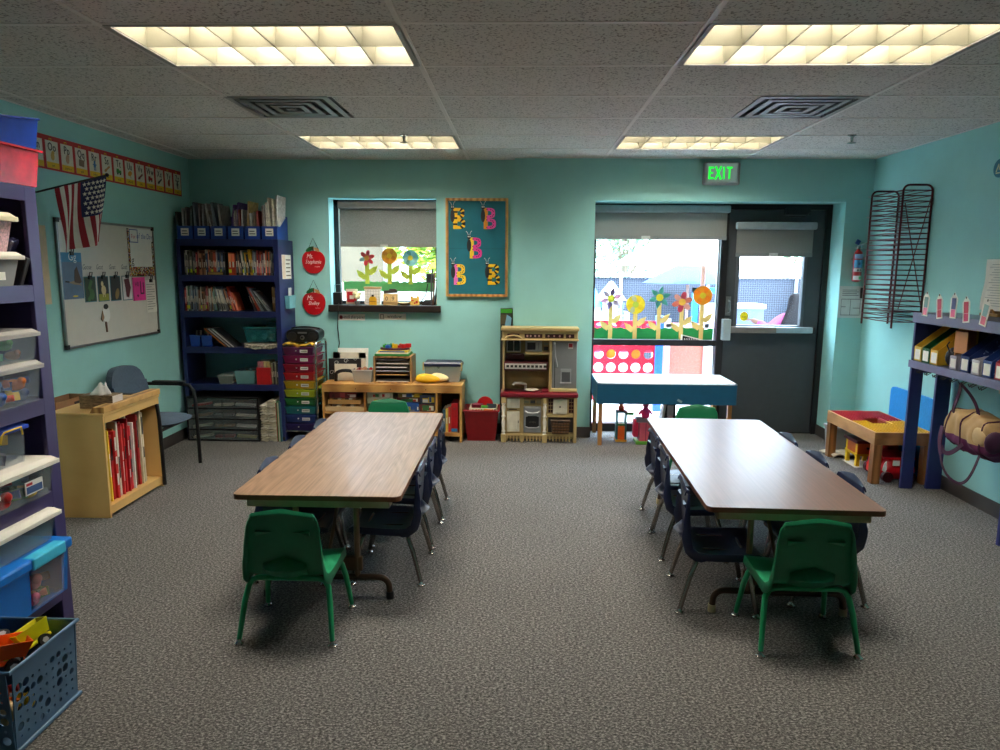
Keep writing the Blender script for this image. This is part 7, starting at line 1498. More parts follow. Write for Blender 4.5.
# pencil cut-outs taped to the top rail
for k, (u0, u1, v0, v1, tl, c1, c2) in enumerate(((922.5, 929, 293.5, 314, .05, (110, 150, 150), (226, 120, 150)), (936, 942.5, 296, 316, -.14, (190, 60, 90), (190, 50, 80)), (950, 957, 294.5, 316, 0, (90, 96, 140), (230, 110, 160)), (962, 970, 298.5, 320, -.12, (200, 50, 80), (206, 60, 110)), (981, 989, 301, 323.5, .2, (140, 180, 186), (226, 120, 150)))):
    cc = A((u0+u1)/2, (v0+v1)/2, 'x', CX0-.02); tt = thing('paper_pencil', 'paper pencil cut-out, %s from the drying rack along the cubby top rail' % ORD[k], 'cut-out', (CX0-.017, cc.y, cc.z-.035), 'paper pencils on the cubby rail')
    b = MB(); b.M = on_right(cc.y, cc.z, CX0-.0175) @ Matrix.Rotation(-tl, 4, 'Z'); hw, hh = .054, .084
    b.poly([(-hw*.6, -hh), (hw*.6, -hh), (hw*.7, hh*.5), (0, hh), (-hw*.7, hh*.5)], 0, .0016, 0); b.poly([(-hw*.4, -hh*.3), (hw*.4, -hh*.3), (hw*.42, hh*.55), (-hw*.42, hh*.55)], .0016, .0024, 1); b.poly([(-hw*.4, -hh*.9), (hw*.4, -hh*.9), (hw*.4, -hh*.32), (-hw*.4, -hh*.32)], .0016, .0024, 2); b.disc(0, hh*.86, .006, .008, .0016, .0026, 8, 3)
    b.build('cut_out', [PAPER, M(c1, .6), M(c2, .6), BLACK], tt)
# clipboard on top
t = thing('clipboard', 'upright clipboard of white paper with brass clip on top of the cubby', 'clipboard', (3.05, 4.68, 1.292))
y1_, y0_ = 4.80, 4.58
b = MB().add([(3.06, y0_, 1.305), (3.06, y1_, 1.305), (3.078, y1_, 1.66), (3.078, y0_, 1.66)]+[(3.065, y0_, 1.305), (3.065, y1_, 1.305), (3.083, y1_, 1.66), (3.083, y0_, 1.66)], [(3, 2, 1, 0), (4, 5, 6, 7), (0, 1, 5, 4), (1, 2, 6, 5), (2, 3, 7, 6), (3, 0, 4, 7)]); b.build('board', M((120, 84, 50), .6), t)
b = MB().surf(lambda u, v: (3.055+.018*v-.004*sin(v*8)-.006*(u > .9), y0_+.004+(y1_-y0_+.004)*u, 1.33+.33*v), 8, 10); b.build('paper_stack', PAPER, t, solid=.008)
b = MB()
for k in range(17): z_ = 1.36+.0165*k; xx = 3.0485+.018*(z_-1.33)/.33-.004*sin((z_-1.33)/.33*8)-.001; b.box(xx, xx+.0006, y0_+.02, y1_-.03-.02*(k % 3), z_, z_+.003)
b.build('print_lines', M((150, 150, 156), .7), t)
MB().tube([(3.045, 4.74, 1.30), (3.035, 4.72, 1.335), (3.035, 4.66, 1.335), (3.045, 4.64, 1.30)], .006).box(3.03, 3.06, 4.60, 4.78, 1.293, 1.312).build('brass_clip', M((150, 110, 60), .35, .8), t, bevel=.003)
# teal round sign
c_ = A(1000, 168, 'x', XR-.003)
t = thing('round_wall_sign', 'round teal sign with cream symbol high on the drying rack wall', 'wall sign', (XR, c_.y, c_.z-.06)); b = MB(); b.M = on_right(c_.y, c_.z, XR-.001); b.disc(0, 0, .062, .06, 0, .004, 20); b.build('disc', M((40, 120, 140), .5), t); b = MB(); b.M = on_right(c_.y, c_.z, XR-.0055); b.stroke([(-.03, -.02), (-.01, .025), (.0, -.01), (.02, .025), (.03, -.02)], .008, 0, .001).stroke([(-.03, -.03), (.03, -.03)], .008, 0, .001); b.build('symbol', M((216, 206, 160), .6), t)
# the hanging bag and a small card behind
a = A(975, 396, 'x', XR-.004)
b = MB(); b.M = on_right(4.55, .80, XR-.001); b.box(-.05, .06, 0, .085, 0, .002, 0).disc(-.03, .055, .012, .02, .002, .003, 8, 1).disc(.02, .03, .01, .012, .002, .003, 8, 2).box(-.02, .05, .05, .056, .002, .003, 3)
solo(b, 'name_card', 'cream name card stuck on the wall behind the hanging bag', 'card', [M((220, 216, 186), .6), BLU, M((120, 80, 50), .6), GREY], (XR, 4.55, .8))
t = thing('duffel_bag', 'tan and purple duffel bag hanging by its strap from the cubby hooks', 'bag', (2.86, 4.44, .92))
BAGT = M((176, 142, 96), .85, nv=.12, ns=8, bump=.3); BAGP = M((96, 28, 76), .7, nv=.12, ns=12)
bc = Vector((2.90, 4.445, .575))
def bagf(u, v):
    a = 2*pi*u; q = (v-.5)*2
    e = .7; f_ = lambda x: abs(x)**e*(1 if x > 0 else -1)
    taper = (1-abs(q)**4.5)**.5 if abs(q) < 1 else 0
    r = .132*(taper*.94+.02)*(1+.06*sin(5*a+6*q)+.04*sin(13*q+2*a)+.025*sin(23*q-3*a))
    return (bc.x+.105*r/.118*f_(cos(a)), bc.y+.275*q, bc.z+.10*q*.12+r*f_(sin(a))*1.0-.012*q*q)
b = MB().surf(bagf, 36, 30, 0, lambda i, j: 1 if (19 <= i <= 33) or j < 1 or j > 26 else 0)
b.build('body', [BAGT, BAGP], t, smooth=0)
for q in (-.62, .05, .62):
    b = MB().tube([tuple(bagf(k/24., (q+1)/2)[i]+(0, 0, 0)[i] for i in range(3)) for k in range(24)], .0065, 6, 0, True); b.build('piping', M((70, 18, 50), .6), t)
b = MB().sph((bc.x-.09, bc.y-.13, bc.z+.0), (.028, .085, .062), 16, 10); b.build('front_pocket', M((190, 160, 116), .85, nv=.1, ns=9), t, smooth=0)
b = MB().sph((bc.x-.06, bc.y-.24, bc.z-.01), (.06, .035, .07), 12, 8); b.build('end_pocket', M((60, 22, 56), .7), t, smooth=0)
hk = Vector((CX0-.03, 4.47, .885))
def strap(mb, P, w, th=.004):
    """flat ribbon along P, width mostly across the run in y/z"""
    P = [Vector(p) for p in P]; vs = []
    for i, p in enumerate(P):
        d = (P[min(i+1, len(P)-1)]-P[max(i-1, 0)]).normalized(); n_ = d.cross(Vector((1, 0, 0))).normalized()*w/2
        if n_.length < 1e-6: n_ = Vector((0, w/2, 0))
        for sx_, s2 in ((-th/2, 1), (-th/2, -1), (th/2, -1), (th/2, 1)): vs.append(p+n_*s2+Vector((sx_, 0, 0)))
    fs = [(3, 2, 1, 0), tuple(len(vs)-4+i for i in range(4))]
    for i in range(len(P)-1):
        for j in range(4): fs.append((i*4+j, i*4+(j+1) % 4, i*4+4+(j+1) % 4, i*4+4+j))
    mb.add(vs, fs); return mb
def bez(p0, p1, p2, p3, n=12): return [Vector(p0)*(1-k/n)**3+Vector(p1)*3*(k/n)*(1-k/n)**2+Vector(p2)*3*(k/n)**2*(1-k/n)+Vector(p3)*(k/n)**3 for k in range(n+1)]
xf = bc.x-.11
SPU = M((62, 10, 48), .6)
strap(MB(), bez(hk, (xf+.03, 4.52, .82), (xf, 4.58, .72), (xf+.03, 4.60, .66)), .03).build('handle_strap', SPU, t)
strap(MB(), bez(hk+Vector((0, -.005, 0)), (xf+.03, 4.44, .82), (xf+.06, 4.40, .76), (xf+.05, 4.37, .66)), .026).build('handle_strap', SPU, t)
strap(MB(), bez((xf+.01, 4.645, .56), (xf-.02, 4.66, .40), (xf-.01, 4.60, .24), (xf, 4.44, .245))+bez((xf, 4.44, .245), (xf, 4.33, .25), (xf+.01, 4.30, .38), (xf+.04, 4.30, .50))[1:], .018).build('shoulder_strap', SPU, t)
strap(MB(), bez((xf-.008, 4.625, .44), (xf-.012, 4.58, .37), (xf-.012, 4.50, .42), (xf+.005, 4.43, .50)), .028).build('loose_strap', SPU, t)
strap(MB(), bez((xf-.01, 4.635, .57), (xf-.02, 4.64, .50), (xf-.02, 4.64, .45), (xf-.012, 4.615, .385)), .036).build('loose_strap', M((76, 14, 60), .6), t)
# ------------------------------------------------------------------ the two folding tables
def folding_table(label, cx, cy, rz, capm, mat, w=.768, l=1.835, h=.563):
    t = thing('folding_table', label, 'table', (0, 0, 0), 'long folding tables')
    r = .03; pts = []
    for (sx, sy, a0) in ((1, 1, 0), (-1, 1, pi/2), (-1, -1, pi), (1, -1, 3*pi/2)):
        for k in range(5): a = a0+pi/2*k/4; pts.append((sx*(w/2-r)+r*cos(a), sy*(l/2-r)+r*sin(a)))
    MB().poly(pts, h-.003, h).build('table_top', mat, t); k_ = [(x*1.0015, y*1.0008) for x, y in pts]
    MB().poly(k_, h-.024, h-.003).build('edge_band', M((126, 74, 46), .45), t)
    b = MB(); i = .055
    for aa in ((-w/2+i, w/2-i, -l/2+.03, -l/2+.045), (-w/2+i, w/2-i, l/2-.045, l/2-.03), (-w/2+i, -w/2+i+.015, -l/2+.045, l/2-.045), (w/2-i-.015, w/2-i, -l/2+.045, l/2-.045)): b.box(aa[0], aa[1], aa[2], aa[3], h-.066, h-.024)
    b.build('apron', M((168, 148, 116), .55), t, bevel=.004)
    TB = M((120, 98, 78), .35, .7, nv=.12)
    for s in (-1, 1):
        y = s*(l/2-.16)
        b = MB()
        for x in (-.145, .145): b.tube([(x, y, h-.05), (x, y, .10)], .014, 10)
        b.build('leg_post', TB, t, smooth=40)
        zt = .105
        arcp = [(-.30, y, .012), (-.298, y, .05)]+[(-.248-.05*cos(a), y, .055+.05*sin(a)) for a in [k*pi/2/5 for k in range(1, 6)]]
        b = MB().tube(arcp+[(-x_, y_, z_) for x_, y_, z_ in arcp[::-1]], .0155, 10); f = b.build('foot_bar', M((84, 66, 54), .35, .7, nv=.15), t, smooth=40)
        for x in (-.30, .30): MB().cyl((x, y, 0), (x, y, .035), .019, .018, 12).build('foot_cap', capm, f, smooth=40)
        MB().box(-.17, .17, y-.012, y+.012, .14, .21).build('cross_plate', M((110, 84, 60), .45, .4), t, bevel=.003)
        MB().tube([(0, y, .175), (0, y-s*.33, h-.05)], .009).build('folding_brace', TB, t)
    t.location = (cx, cy, 0); t.rotation_euler = (0, 0, rz); return t
folding_table('woodgrain folding table on the flag side with small chairs around', -.927, 3.955, .004, BLK2, LAMINATE)
folding_table('brown folding table on the entrance side, glossy with window glare', 1.228, 3.885, -.028, M((196, 178, 140), .6), grain((88, 60, 46), (118, 86, 70), .34, 0, 30, .5, .15))
# ------------------------------------------------------------------ chairs (one proto of each colour, then copies)
def stack_chair(label, shell_m, leg_m, sc=1.0, top=.575):
    t = thing('stacking_chair', label, 'chair', (0, 0, 0))
    prof = [(.192, .268, .0), (.19, .284, 0), (.172, .293, 0), (.10, .288, 0), (.0, .283, 0), (-.06, .282, 0), (-.100, .288, 0), (-.124, .305, 0), (-.134, .345, 0), (-.139, .40, 0), (-.143, .46, 0), (-.147, .52, 0), (-.151, top-.004, 0), (-.158, top-.002, 0), (-.163, top-.018, 0)]
    n = len(prof)-1; NU = 14
    def cross(v):
        s = v*n; i = min(int(s), n-1); q = s-i; a, b = prof[i], prof[i+1]
        return (a[0]+(b[0]-a[0])*q, a[1]+(b[1]-a[1])*q, s)
    def half(s):      # half width along the profile
        if s < 6: return .172
        w_ = .172-.030*min(1, (s-6)/6.)
        return w_-(.014*(s-11)**2 if s > 11 and s <= 12 else (.014 if s > 12 else 0))
    def fn(u, v):
        y, z, s = cross(v); e = (u-.5)*2; hw = half(s)
        y2, z2, _ = cross(min(1, v+.004)); y1, z1, _ = cross(max(0, v-.004)); ty, tz = y2-y1, z2-z1; L = sqrt(ty*ty+tz*tz) or 1
        ny, nz = tz/L, -ty/L          # towards the rear / underside for a profile running back and up
        ny, nz = -ny if ty < 0 and False else ny, nz
        # unit normal pointing to the rear/below: rotate tangent (ty,tz) by -90deg -> (tz,-ty); want y negative on the back
        if s > 6 and ny > 0: ny, nz = -ny, -nz
        if s <= 6 and nz > 0: ny, nz = -ny, -nz
        a = abs(e); lip = 0; x = e*hw/.86
        if a > .86: lip = (a-.86)/.14; x = (hw+.006*lip)*(1 if e > 0 else -1)
        dip = .012*(1-(min(a, .86)/.86)**2)*(1 if s < 5 else max(0, (7-s)/2)) if s < 7 else .012*(1-(min(a, .86)/.86)**2)*min(1, (s-7)/2)
        d = .03*lip*(1.35 if 5 < s < 9 else 1)*(1 if s < 9.5 else max(.15, 1-(s-9.5)/2.6))
        if 7 < s < 12 and a < .64: d -= .004
        peak = (.016*(1-a/.86) if a <= .86 else -.010*(a-.86)/.14)*min(1, max(0, (s-9.5)/2.))
        return (x, y+ny*(d+dip), z+nz*(d+dip)+peak)
    MB().surf(fn, NU, n*2).build('shell', shell_m, t, smooth=38, solid=.006)
    # moulded marks on the rear of the back
    def rear(x, z, o=.0):      # point on the rear skin at height z
        for i in range(7, 12):
            if prof[i][1] <= z <= prof[i+1][1]:
                q = (z-prof[i][1])/(prof[i+1][1]-prof[i][1]); return (x, prof[i][0]+(prof[i+1][0]-prof[i][0])*q-.012*(1-(min(abs(x), .15)/.15)**2)-.004-o, z)
        return (x, prof[7][0]-.01-o, z)
    for s in (-1, 1):
        o = [rear(s*.045, .497), rear(s*.115, .502), rear(s*.115, .475)]; i_ = [rear(s*.045, .496, .004), rear(s*.113, .497, .016), rear(s*.113, .477, .004)]
        MB().add(o+i_, [(0, 1, 4, 3), (1, 2, 5, 4), (2, 0, 3, 5), (3, 4, 5)]).build('back_rib', shell_m, t)
    m_ = 10; b = MB(); up = []; lo = []; mid = []
    for k in range(m_+1):
        e = -1+2*k/m_; x = .092*e; up.append(rear(x, .352+.030*(1-abs(e)), -.002)); lo.append((x, -.136-.012*(1-e*e), .306-.014*(1-e*e))); mid.append((x, -.148-.046*(1-e*e), .330+.010*(1-abs(e))))
    k = m_+1; b.add(up+mid+lo, [(i, i+1, k+i+1, k+i) for i in range(m_)]+[(k+i, k+i+1, 2*k+i+1, 2*k+i) for i in range(m_)]); b.build('seat_bulge', shell_m, t, smooth=30, solid=.004)
    r = .0125
    for sx in (-1, 1):
        for (fy_, ty_, bx) in ((-.176, -.105, .168), (.172, .115, .165)):
            p = [(sx*.2, fy_, .012), (sx*.183, fy_+(ty_-fy_)*.6, .175), (sx*.172, fy_+(ty_-fy_)*.93, .235), (sx*.156, ty_, .262), (sx*.13, ty_, .270), (sx*.05, ty_, .270)]
            l = MB().tube(p, [r*.85, r, r, r, r, r], 10).build('leg', leg_m, t, smooth=45)
            MB().lathe([(.0, 0), (.019, 0), (.019, .007), (.012, .013), (.010, .026)], (sx*.2, fy_, 0), 12).build('foot_glide', CHROME, l, smooth=40)
    b = MB()
    for y in (-.105, .115): b.tube([(-.06, y, .270), (.06, y, .270)], r, 10)
    for x in (-.09, .09): b.tube([(x, -.105, .272), (x, .115, .272)], .008, 8)
    b.build('seat_support', leg_m, t, smooth=45)
    return t
GREENP = M((30, 132, 90), .4, nv=.05); GREENL = M((32, 150, 98), .35, nv=.05)
NAVYP = M((26, 34, 66), .36, nv=.06); CHR = M((150, 142, 134), .25, 1., nv=.06)
gc = stack_chair('green plastic chair at the camera end of the flag-side table', GREENP, GREENL)
gc.location = (-.985, 2.925, 0); gc['group'] = 'green chairs at the table ends'
dup(gc, (1.206, 2.925, 0), .0, 'green plastic chair at the camera end of the entrance-side table')
dup(gc, (-1.0, 5.05, 0), pi, 'green plastic chair at the far end of the flag-side table')
dup(gc, (1.30, 4.97, 0), pi+.03, 'green plastic chair at the far end of the entrance-side table, before the play table')
nc = stack_chair('', NAVYP, CHR)
spots = [((-.668, 3.535), pi/2+.0, 'nearest the camera on the aisle side of the flag-side table'), ((-.672, 4.01), pi/2, 'in the middle of the aisle side of the flag-side table'), ((-.672, 4.455), pi/2+.03, 'farthest on the aisle side of the flag-side table'),
         ((-1.155, 3.52), -pi/2, 'nearest the camera on the flag-wall side of the flag-side table'), ((-1.155, 3.99), -pi/2, 'in the middle of the flag-wall side of the flag-side table'), ((-1.155, 4.46), -pi/2, 'farthest on the flag-wall side of the flag-side table'),
         ((.945, 3.29), -pi/2-.1, 'nearest the camera on the aisle side of the entrance-side table'), ((.965, 3.90), -pi/2-.03, 'in the middle of the aisle side of the entrance-side table'), ((.985, 4.32), -pi/2, 'farthest on the aisle side of the entrance-side table'),
         ((1.47, 3.40), pi/2, 'nearest the camera on the cubby side of the entrance-side table'), ((1.47, 3.81), pi/2, 'in the middle of the cubby side of the entrance-side table'), ((1.475, 4.25), pi/2, 'farthest on the cubby side of the entrance-side table')]
for k, ((x, y), rz, wh) in enumerate(spots):
    lb_ = 'navy chair '+wh
    if k == 0: nc.location = (x, y, 0); nc.rotation_euler = (0, 0, rz); nc['label'] = lb_; nc['group'] = 'navy chairs along the tables'
    else: dup(nc, (x, y, 0), rz, lb_)
# ------------------------------------------------------------------ outdoors
setting(MB().box(-14, 16, 6.99, 30, -.14, -.02), 'ground', M((216, 212, 206), .9, nv=.08, ns=4))
def leafy(name, label, c, r, n, cols, seed, trunk=None, leaf=.09, group=None):
    t = thing(name, label, 'tree', (c[0], c[1], -.02), group); rr = random.Random(seed); b = MB()
    for k in range(n):
        while True:
            d = Vector((rr.uniform(-1, 1), rr.uniform(-1, 1), rr.uniform(-1, 1)))
            if .25 < d.length < 1: break
        p = Vector(c)+Vector((d.x*r[0], d.y*r[1], d.z*r[2])); a = rr.uniform(0, 6.3); s = leaf*rr.uniform(.6, 1.4); e1 = Vector((cos(a), sin(a), rr.uniform(-.6, .6))).normalized(); e2 = e1.cross(Vector((rr.uniform(-1, 1), rr.uniform(-1, 1), 1))).normalized()
        b.add([p-e1*s, p+e2*s*.45, p+e1*s, p-e2*s*.45], [(0, 1, 2, 3)], k % len(cols))
    b.build('foliage', cols, t)
    tb = MB().tube([(c[0], c[1], -.02), (c[0]+.05, c[1], c[2]*.5), (c[0]+.1, c[1], c[2])], [.1, .08, .05], 8)
    for k in range(7): a = k*.9; tb.tube([(c[0]+.05, c[1], c[2]*(.45+.05*k)), (c[0]+r[0]*.5*cos(a), c[1]+r[1]*.4*sin(a), c[2]+r[2]*(.1+.09*k)-.2)], [.035, .015], 6)
    tb.build('trunk', trunk or M((110, 96, 84), .8), t)
YG = [M((150, 164, 40), .7), M((116, 148, 36), .7), M((176, 184, 66), .7), M((88, 126, 36), .7)]
leafy('garden_tree', 'yellow-green tree seen through the small window', (-1.0, 11.6, 2.4), (1.05, .8, 1.3), 3600, YG, 3, leaf=.09)
leafy('garden_tree', 'pale trunked leafy tree seen at the board side of the small window', (-1.35, 13.9, 2.6), (1.6, .9, 1.3), 3600, YG, 6, leaf=.1)
PGc = [M((110, 160, 120), .8), M((150, 190, 150), .8), M((90, 140, 100), .8), M((180, 206, 170), .8)]
leafy('fence_tree', 'pale green tree over the fence at the pillar side of entrance window', (2.0, 14.5, 2.6), (1.5, 1.0, 1.3), 4200, PGc, 9, leaf=.06)
leafy('fence_tree', 'sparse pale tree over the fence seen through the door glass', (5.6, 15.5, 2.6), (1.0, 1.0, 1.0), 1500, PGc, 12, leaf=.06)
# stucco building and low wall seen through the small window
t = thing('stucco_building', 'cream stucco building seen through the small window', 'building', (-5.2, 13.5, -.02))
MB().box(-8, -2.95, 15, 17, -.02, 3.9).build('wall', M((72, 65, 50), .85, nv=.14, ns=3, bump=.5), t); MB().box(-4.75, -3.9, 14.9, 15, -.02, 1.55).build('grey_gate', M((48, 46, 43), .7), t)
t = thing('parked_car', 'silver car parked outside beyond the small window', 'car', (-2.0, 10.6, -.02))
pr = [(-.95, .25), (.95, .25), (1.0, .62), (.62, .72), (.38, 1.05), (-.42, 1.08), (-.72, .76), (-1.0, .68)]
MB().poly([(-1.75+x*1.1, z_+.02) for x, z_ in pr], 10.2, 11.0, 0, 'y').build('body', M((206, 208, 212), .3, .3), t, bevel=.06); MB().poly([(-1.75+x*1.1, z_+.02) for x, z_ in [(-.62, .77), (.52, .76), (.33, 1.0), (-.38, 1.02)]], 10.19, 10.2, 0, 'y').build('window', DGREY, t)
for x in (-2.45, -1.05): MB().cyl((x, 10.15, .28), (x, 10.35, .28), .28, None, 20).build('wheel', BLACK, t)
solo(MB().box(-3.6, -.7, 9.4, 9.5, -.02, 1.30).box(-3.6, -.7, 9.38, 9.52, 1.30, 1.36), 'garden_wall', 'low pale block wall outside the small window', 'wall', M((140, 136, 124), .85, nv=.08), (-2.1, 9.45, -.02))
# patio : fence
FY = 12.0
t = thing('chain_link_fence', 'chain link fence with grey privacy mesh around the patio', 'fence', (3.2, FY, -.02))
def mesh_mat():
    m, nt, b = base_mat('grey_privacy_mesh'); N, L = nt.nodes, nt.links
    tc = N.new('ShaderNodeTexCoord'); mp = N.new('ShaderNodeMapping'); mp.inputs['Rotation'].default_value = (0, pi/4, 0); L.new(tc.outputs['Object'], mp.inputs[0])
    ck = N.new('ShaderNodeTexChecker'); ck.inputs['Scale'].default_value = 38; ck.inputs[1].default_value = RGB((34, 40, 52)); ck.inputs[2].default_value = RGB((66, 74, 88)); L.new(mp.outputs[0], ck.inputs[0])
    L.new(ck.outputs[0], b.inputs['Base Color']); b.inputs['Roughness'].default_value = .9; return m
MB().box(-.4, 9.0, FY, FY+.02, .02, 1.42).build('privacy_mesh', mesh_mat(), t)
for k in range(7): x = .2+1.45*k; MB().cyl((x, FY-.04, -.02), (x, FY-.04, 1.48), .028, None, 10).sph((x, FY-.04, 1.49), .032, 8, 6).build('post', M((170, 176, 184), .4, .5), t)
MB().tube([(-.4, FY-.03, 1.45), (9.0, FY-.03, 1.45)], .022).build('top_rail', M((170, 176, 184), .4, .5), t)
b = MB()
for k in range(150): x = -.38+.0625*k; b.tube([(x, FY-.03, 1.40), (x+.03, FY-.03, 1.47), (x+.06, FY-.03, 1.40)], .004, 4)
b.build('wire_edge', M((150, 156, 164), .4, .6), t); t.children[-1]['kind'] = 'stuff'
# umbrellas
def umbrella(name, label, cx, cy, r, zr, za, pole, cm, pm, n=8, rot=0, tilt=0, group='patio umbrellas'):
    t = thing(name, label, 'umbrella', (cx, cy, -.02), group); b = MB(); R = 14
    def f(u, v):
        a = 2*pi*u+rot; k = (u*n) % 1; sag = 1-.07*sin(pi*k)*v; rr_ = r*v*sag
        return (cx+rr_*cos(a), cy+rr_*sin(a), za-(za-zr)*(v**1.12)-tilt*rr_*cos(a)/r-.05*sin(pi*k)*v*0)
    b.surf(f, n*4, 8); b.build('canopy', cm, t, solid=.008)
    MB().cyl((cx, cy, -.02), (cx, cy, za), pole, None, 10).sph((cx, cy, za+.03), .05).build('pole', pm, t)
    b = MB()
    for k in range(n): a = 2*pi*k/n+rot; b.tube([(cx, cy, za-.06), (cx+r*.97*cos(a), cy+r*.97*sin(a), zr-tilt*cos(a)*.97)], .008, 5)
    b.build('ribs', pm, t)
    MB().cyl((cx, cy, -.02), (cx, cy, .08), .24, .2, 20).build('base', DGREY, t)
wc = A(702, 300, 'y', 9.3); wt = A(612, 265, 'y', 9.3)
umbrella('patio_umbrella', 'large white patio umbrella shading the entrance', wc.x, 9.3, wc.x-wt.x, wt.z, wt.z+.62, .028, M((240, 240, 240), .8, nv=.01), M((150, 110, 90), .6), 8, 0, 0)
bc_ = A(688, 280, 'y', 11.2); bt_ = A(642, 283, 'y', 11.2)
umbrella('patio_umbrella', 'blue-grey drooping patio umbrella behind the white one', bc_.x, 11.2, bc_.x-bt_.x, bt_.z, bt_.z+.34, .025, M((58, 72, 108), .85, nv=.06, spec=.1), M((150, 120, 110), .6), 6, 0, .0)
umbrella('patio_umbrella', 'pale patio umbrella seen through the door glass', 4.75, 11.0, .9, 1.50, 1.85, .025, M((190, 200, 206), .8, nv=.03), M((150, 150, 150), .6), 8, .1, -.05)
# play house
HY = 9.8
e0 = A(602, 300, 'y', HY); e1 = A(624, 300, 'y', HY); ap = A(613, 283, 'y', HY); b1_ = A(627, 320, 'y', HY)
t = thing('play_house', 'white play house with pointed roof and turquoise flag roof outside', 'play house', ((e0.x+e1.x)/2, HY+.25, -.02))
WPL = M((206, 206, 214), .6, nv=.01); cxh = (e0.x+e1.x)/2
MB().box(e0.x+.02, e1.x-.02, HY, HY+.5, -.02, e0.z).build('wall', WPL, t); MB().fr(e0.x-.03, e1.x+.03, HY-.05, HY+.55, e0.z, cxh-.015, cxh+.015, HY+.2, HY+.26, ap.z+.02).build('roof', WPL, t)
b = MB()
for k in range(4):
    for c_ in range(2): b.box(cxh+.06+.06*c_, cxh+.10+.06*c_, HY-.006, HY, e0.z-.36+.08*k, e0.z-.30+.08*k)
for k in range(4): b.disc(e0.x+.04+.085*k, e0.z-.05, .018, .022, HY-.06, HY-.05, 8, 0, 'y')
b.build('window_holes', M((110, 120, 150), .6), t)
MB().box(e1.x-.02, b1_.x+.05, HY+.1, HY+.5, -.02, e0.z-.18).build('step_wall', WPL, t)
sx0 = e0.x-.42; s1_ = e0.x+.02; sm = (sx0+s1_)/2+.09
MB().box(sx0, s1_, HY+.1, HY+.45, -.02, e0.z-.16).build('side_tower', WPL, t); MB().fr(sx0+.06, s1_+.02, HY+.06, HY+.5, e0.z-.10, sm-.02, sm+.02, HY+.25, HY+.3, ap.z-.04).build('turquoise_roof', M((60, 160, 206), .6), t); MB().box(sx0+.1, s1_-.02, HY+.12, HY+.42, e0.z-.16, e0.z-.10).build('side_wall', WPL, t)
MB().box(s1_-.2, s1_-.02, HY+.095, HY+.1, .3, e0.z-.32).build('archway', M((100, 108, 136), .6), t)
# giant four-in-a-row board
t = thing('giant_disc_game', 'giant red board game grid with round holes outside the entrance window', 'game', (1.1, 7.9, -.02))
b = MB(); rx0, rx1, rz0, rz1 = .52, 1.49, .10, 1.0; GP = lambda u, v: (u, 7.9, v)
holed(b, rx0, rx1, rz0, rz1, [[.054]*7 for _ in range(6)], GP); b.build('red_grid', M((190, 14, 44), .5), t, solid=.03)
MB().box(rx1, rx1+.09, 7.86, 7.96, -.02, 1.06).build('blue_post', M((50, 100, 210), .5), t, bevel=.01); MB().box(rx0-.09, rx0, 7.86, 7.96, -.02, 1.06).build('blue_post', M((50, 100, 210), .5), t, bevel=.01)
for k, (i, j, c_, nm) in enumerate(((3, 4, (250, 180, 30), 'yellow ringed'), (5, 4, (250, 190, 30), 'yellow'), (3, 3, (250, 170, 40), 'golden'), (5, 3, (246, 180, 60), 'amber'))):
    x = rx0+(rx1-rx0)*(i+.5)/7; z_ = rz0+(rz1-rz0)*(j+.5)/6
    b = MB().lathe([(.03, -.006), (.052, -.006), (.052, .006), (.03, .006)], (x, 7.93, z_), 18, 0, 'y'); solo(b, 'game_disc', '%s disc, %s in the giant red game board' % (nm, ['upper row nearer the pillar', 'upper row nearer the blue post', 'lower row nearer the pillar', 'lower row nearer the blue post'][k]), 'disc', M(c_, .5), (x, 7.93, z_), 'discs in the giant game')
solo(MB().surf(lambda u, v: (.45+1.0*u, 8.72+.02*v, 1.0+.11*v+.022*abs(sin(u*9))*(1 if v > .5 else -.2)), 40, 4), 'scalloped_panel', 'red wavy edged panel behind the paper grass, outside', 'panel', M((226, 60, 90), .6), (.95, 8.7, 1.0), solid=.02) if False else None
t = thing('scalloped_bench', 'red wavy topped play bench outside behind the giant game', 'bench', (1.0, 8.75, -.02)); b = MB(); zz_ = A(625, 324.5, 'y', 8.72).z; pts = [(.75, .55), (1.72, .55)]+[(1.72-.97*k/40, zz_+.022*sin(k*.75)) for k in range(41)]; b.poly(pts, 8.72, 8.78, 0, 'y'); b.build('panel', M((190, 30, 60), .6), t); MB().box(.78, .84, 8.72, 8.78, -.02, .55).build('leg', WPL, t); MB().box(1.62, 1.68, 8.72, 8.78, -.02, .55).build('leg', WPL, t)
t = thing('garden_planter', 'brick-red planter box with grey corner posts outside', 'planter', (2.0, 8.3, -.02)); MB().box(1.74, 2.14, 8.3, 8.7, -.02, .92).build('panel', M((170, 96, 80), .8, nv=.15, ns=40), t)
for x in (1.69, 2.13): MB().box(x, x+.05, 8.28, 8.33, -.02, 1.0).build('post', M((170, 160, 160), .7), t)
MB().box(1.69, 2.18, 8.28, 8.32, .90, .94).build('cap_rail', M((190, 180, 176), .7), t)
t = thing('play_slide', 'blue and white play slide outside beside the door edge', 'slide', (2.35, 9.0, -.02)); MB().box(2.15, 2.22, 9.0, 9.06, -.02, 1.34).box(2.52, 2.58, 9.0, 9.06, -.02, 1.34).box(2.15, 2.58, 9.0, 9.06, 1.27, 1.34).build('frame', M((60, 170, 230), .5), t); MB().add([(2.24, 9.0, 1.15), (2.5, 9.0, 1.15), (2.5, 8.55, .1), (2.24, 8.55, .1), (2.24, 9.04, 1.15), (2.5, 9.04, 1.15), (2.5, 8.59, .1), (2.24, 8.59, .1)], [(0, 1, 2, 3), (7, 6, 5, 4), (0, 4, 5, 1), (1, 5, 6, 2), (2, 6, 7, 3), (3, 7, 4, 0)]).build('chute', M((226, 228, 240), .5), t)
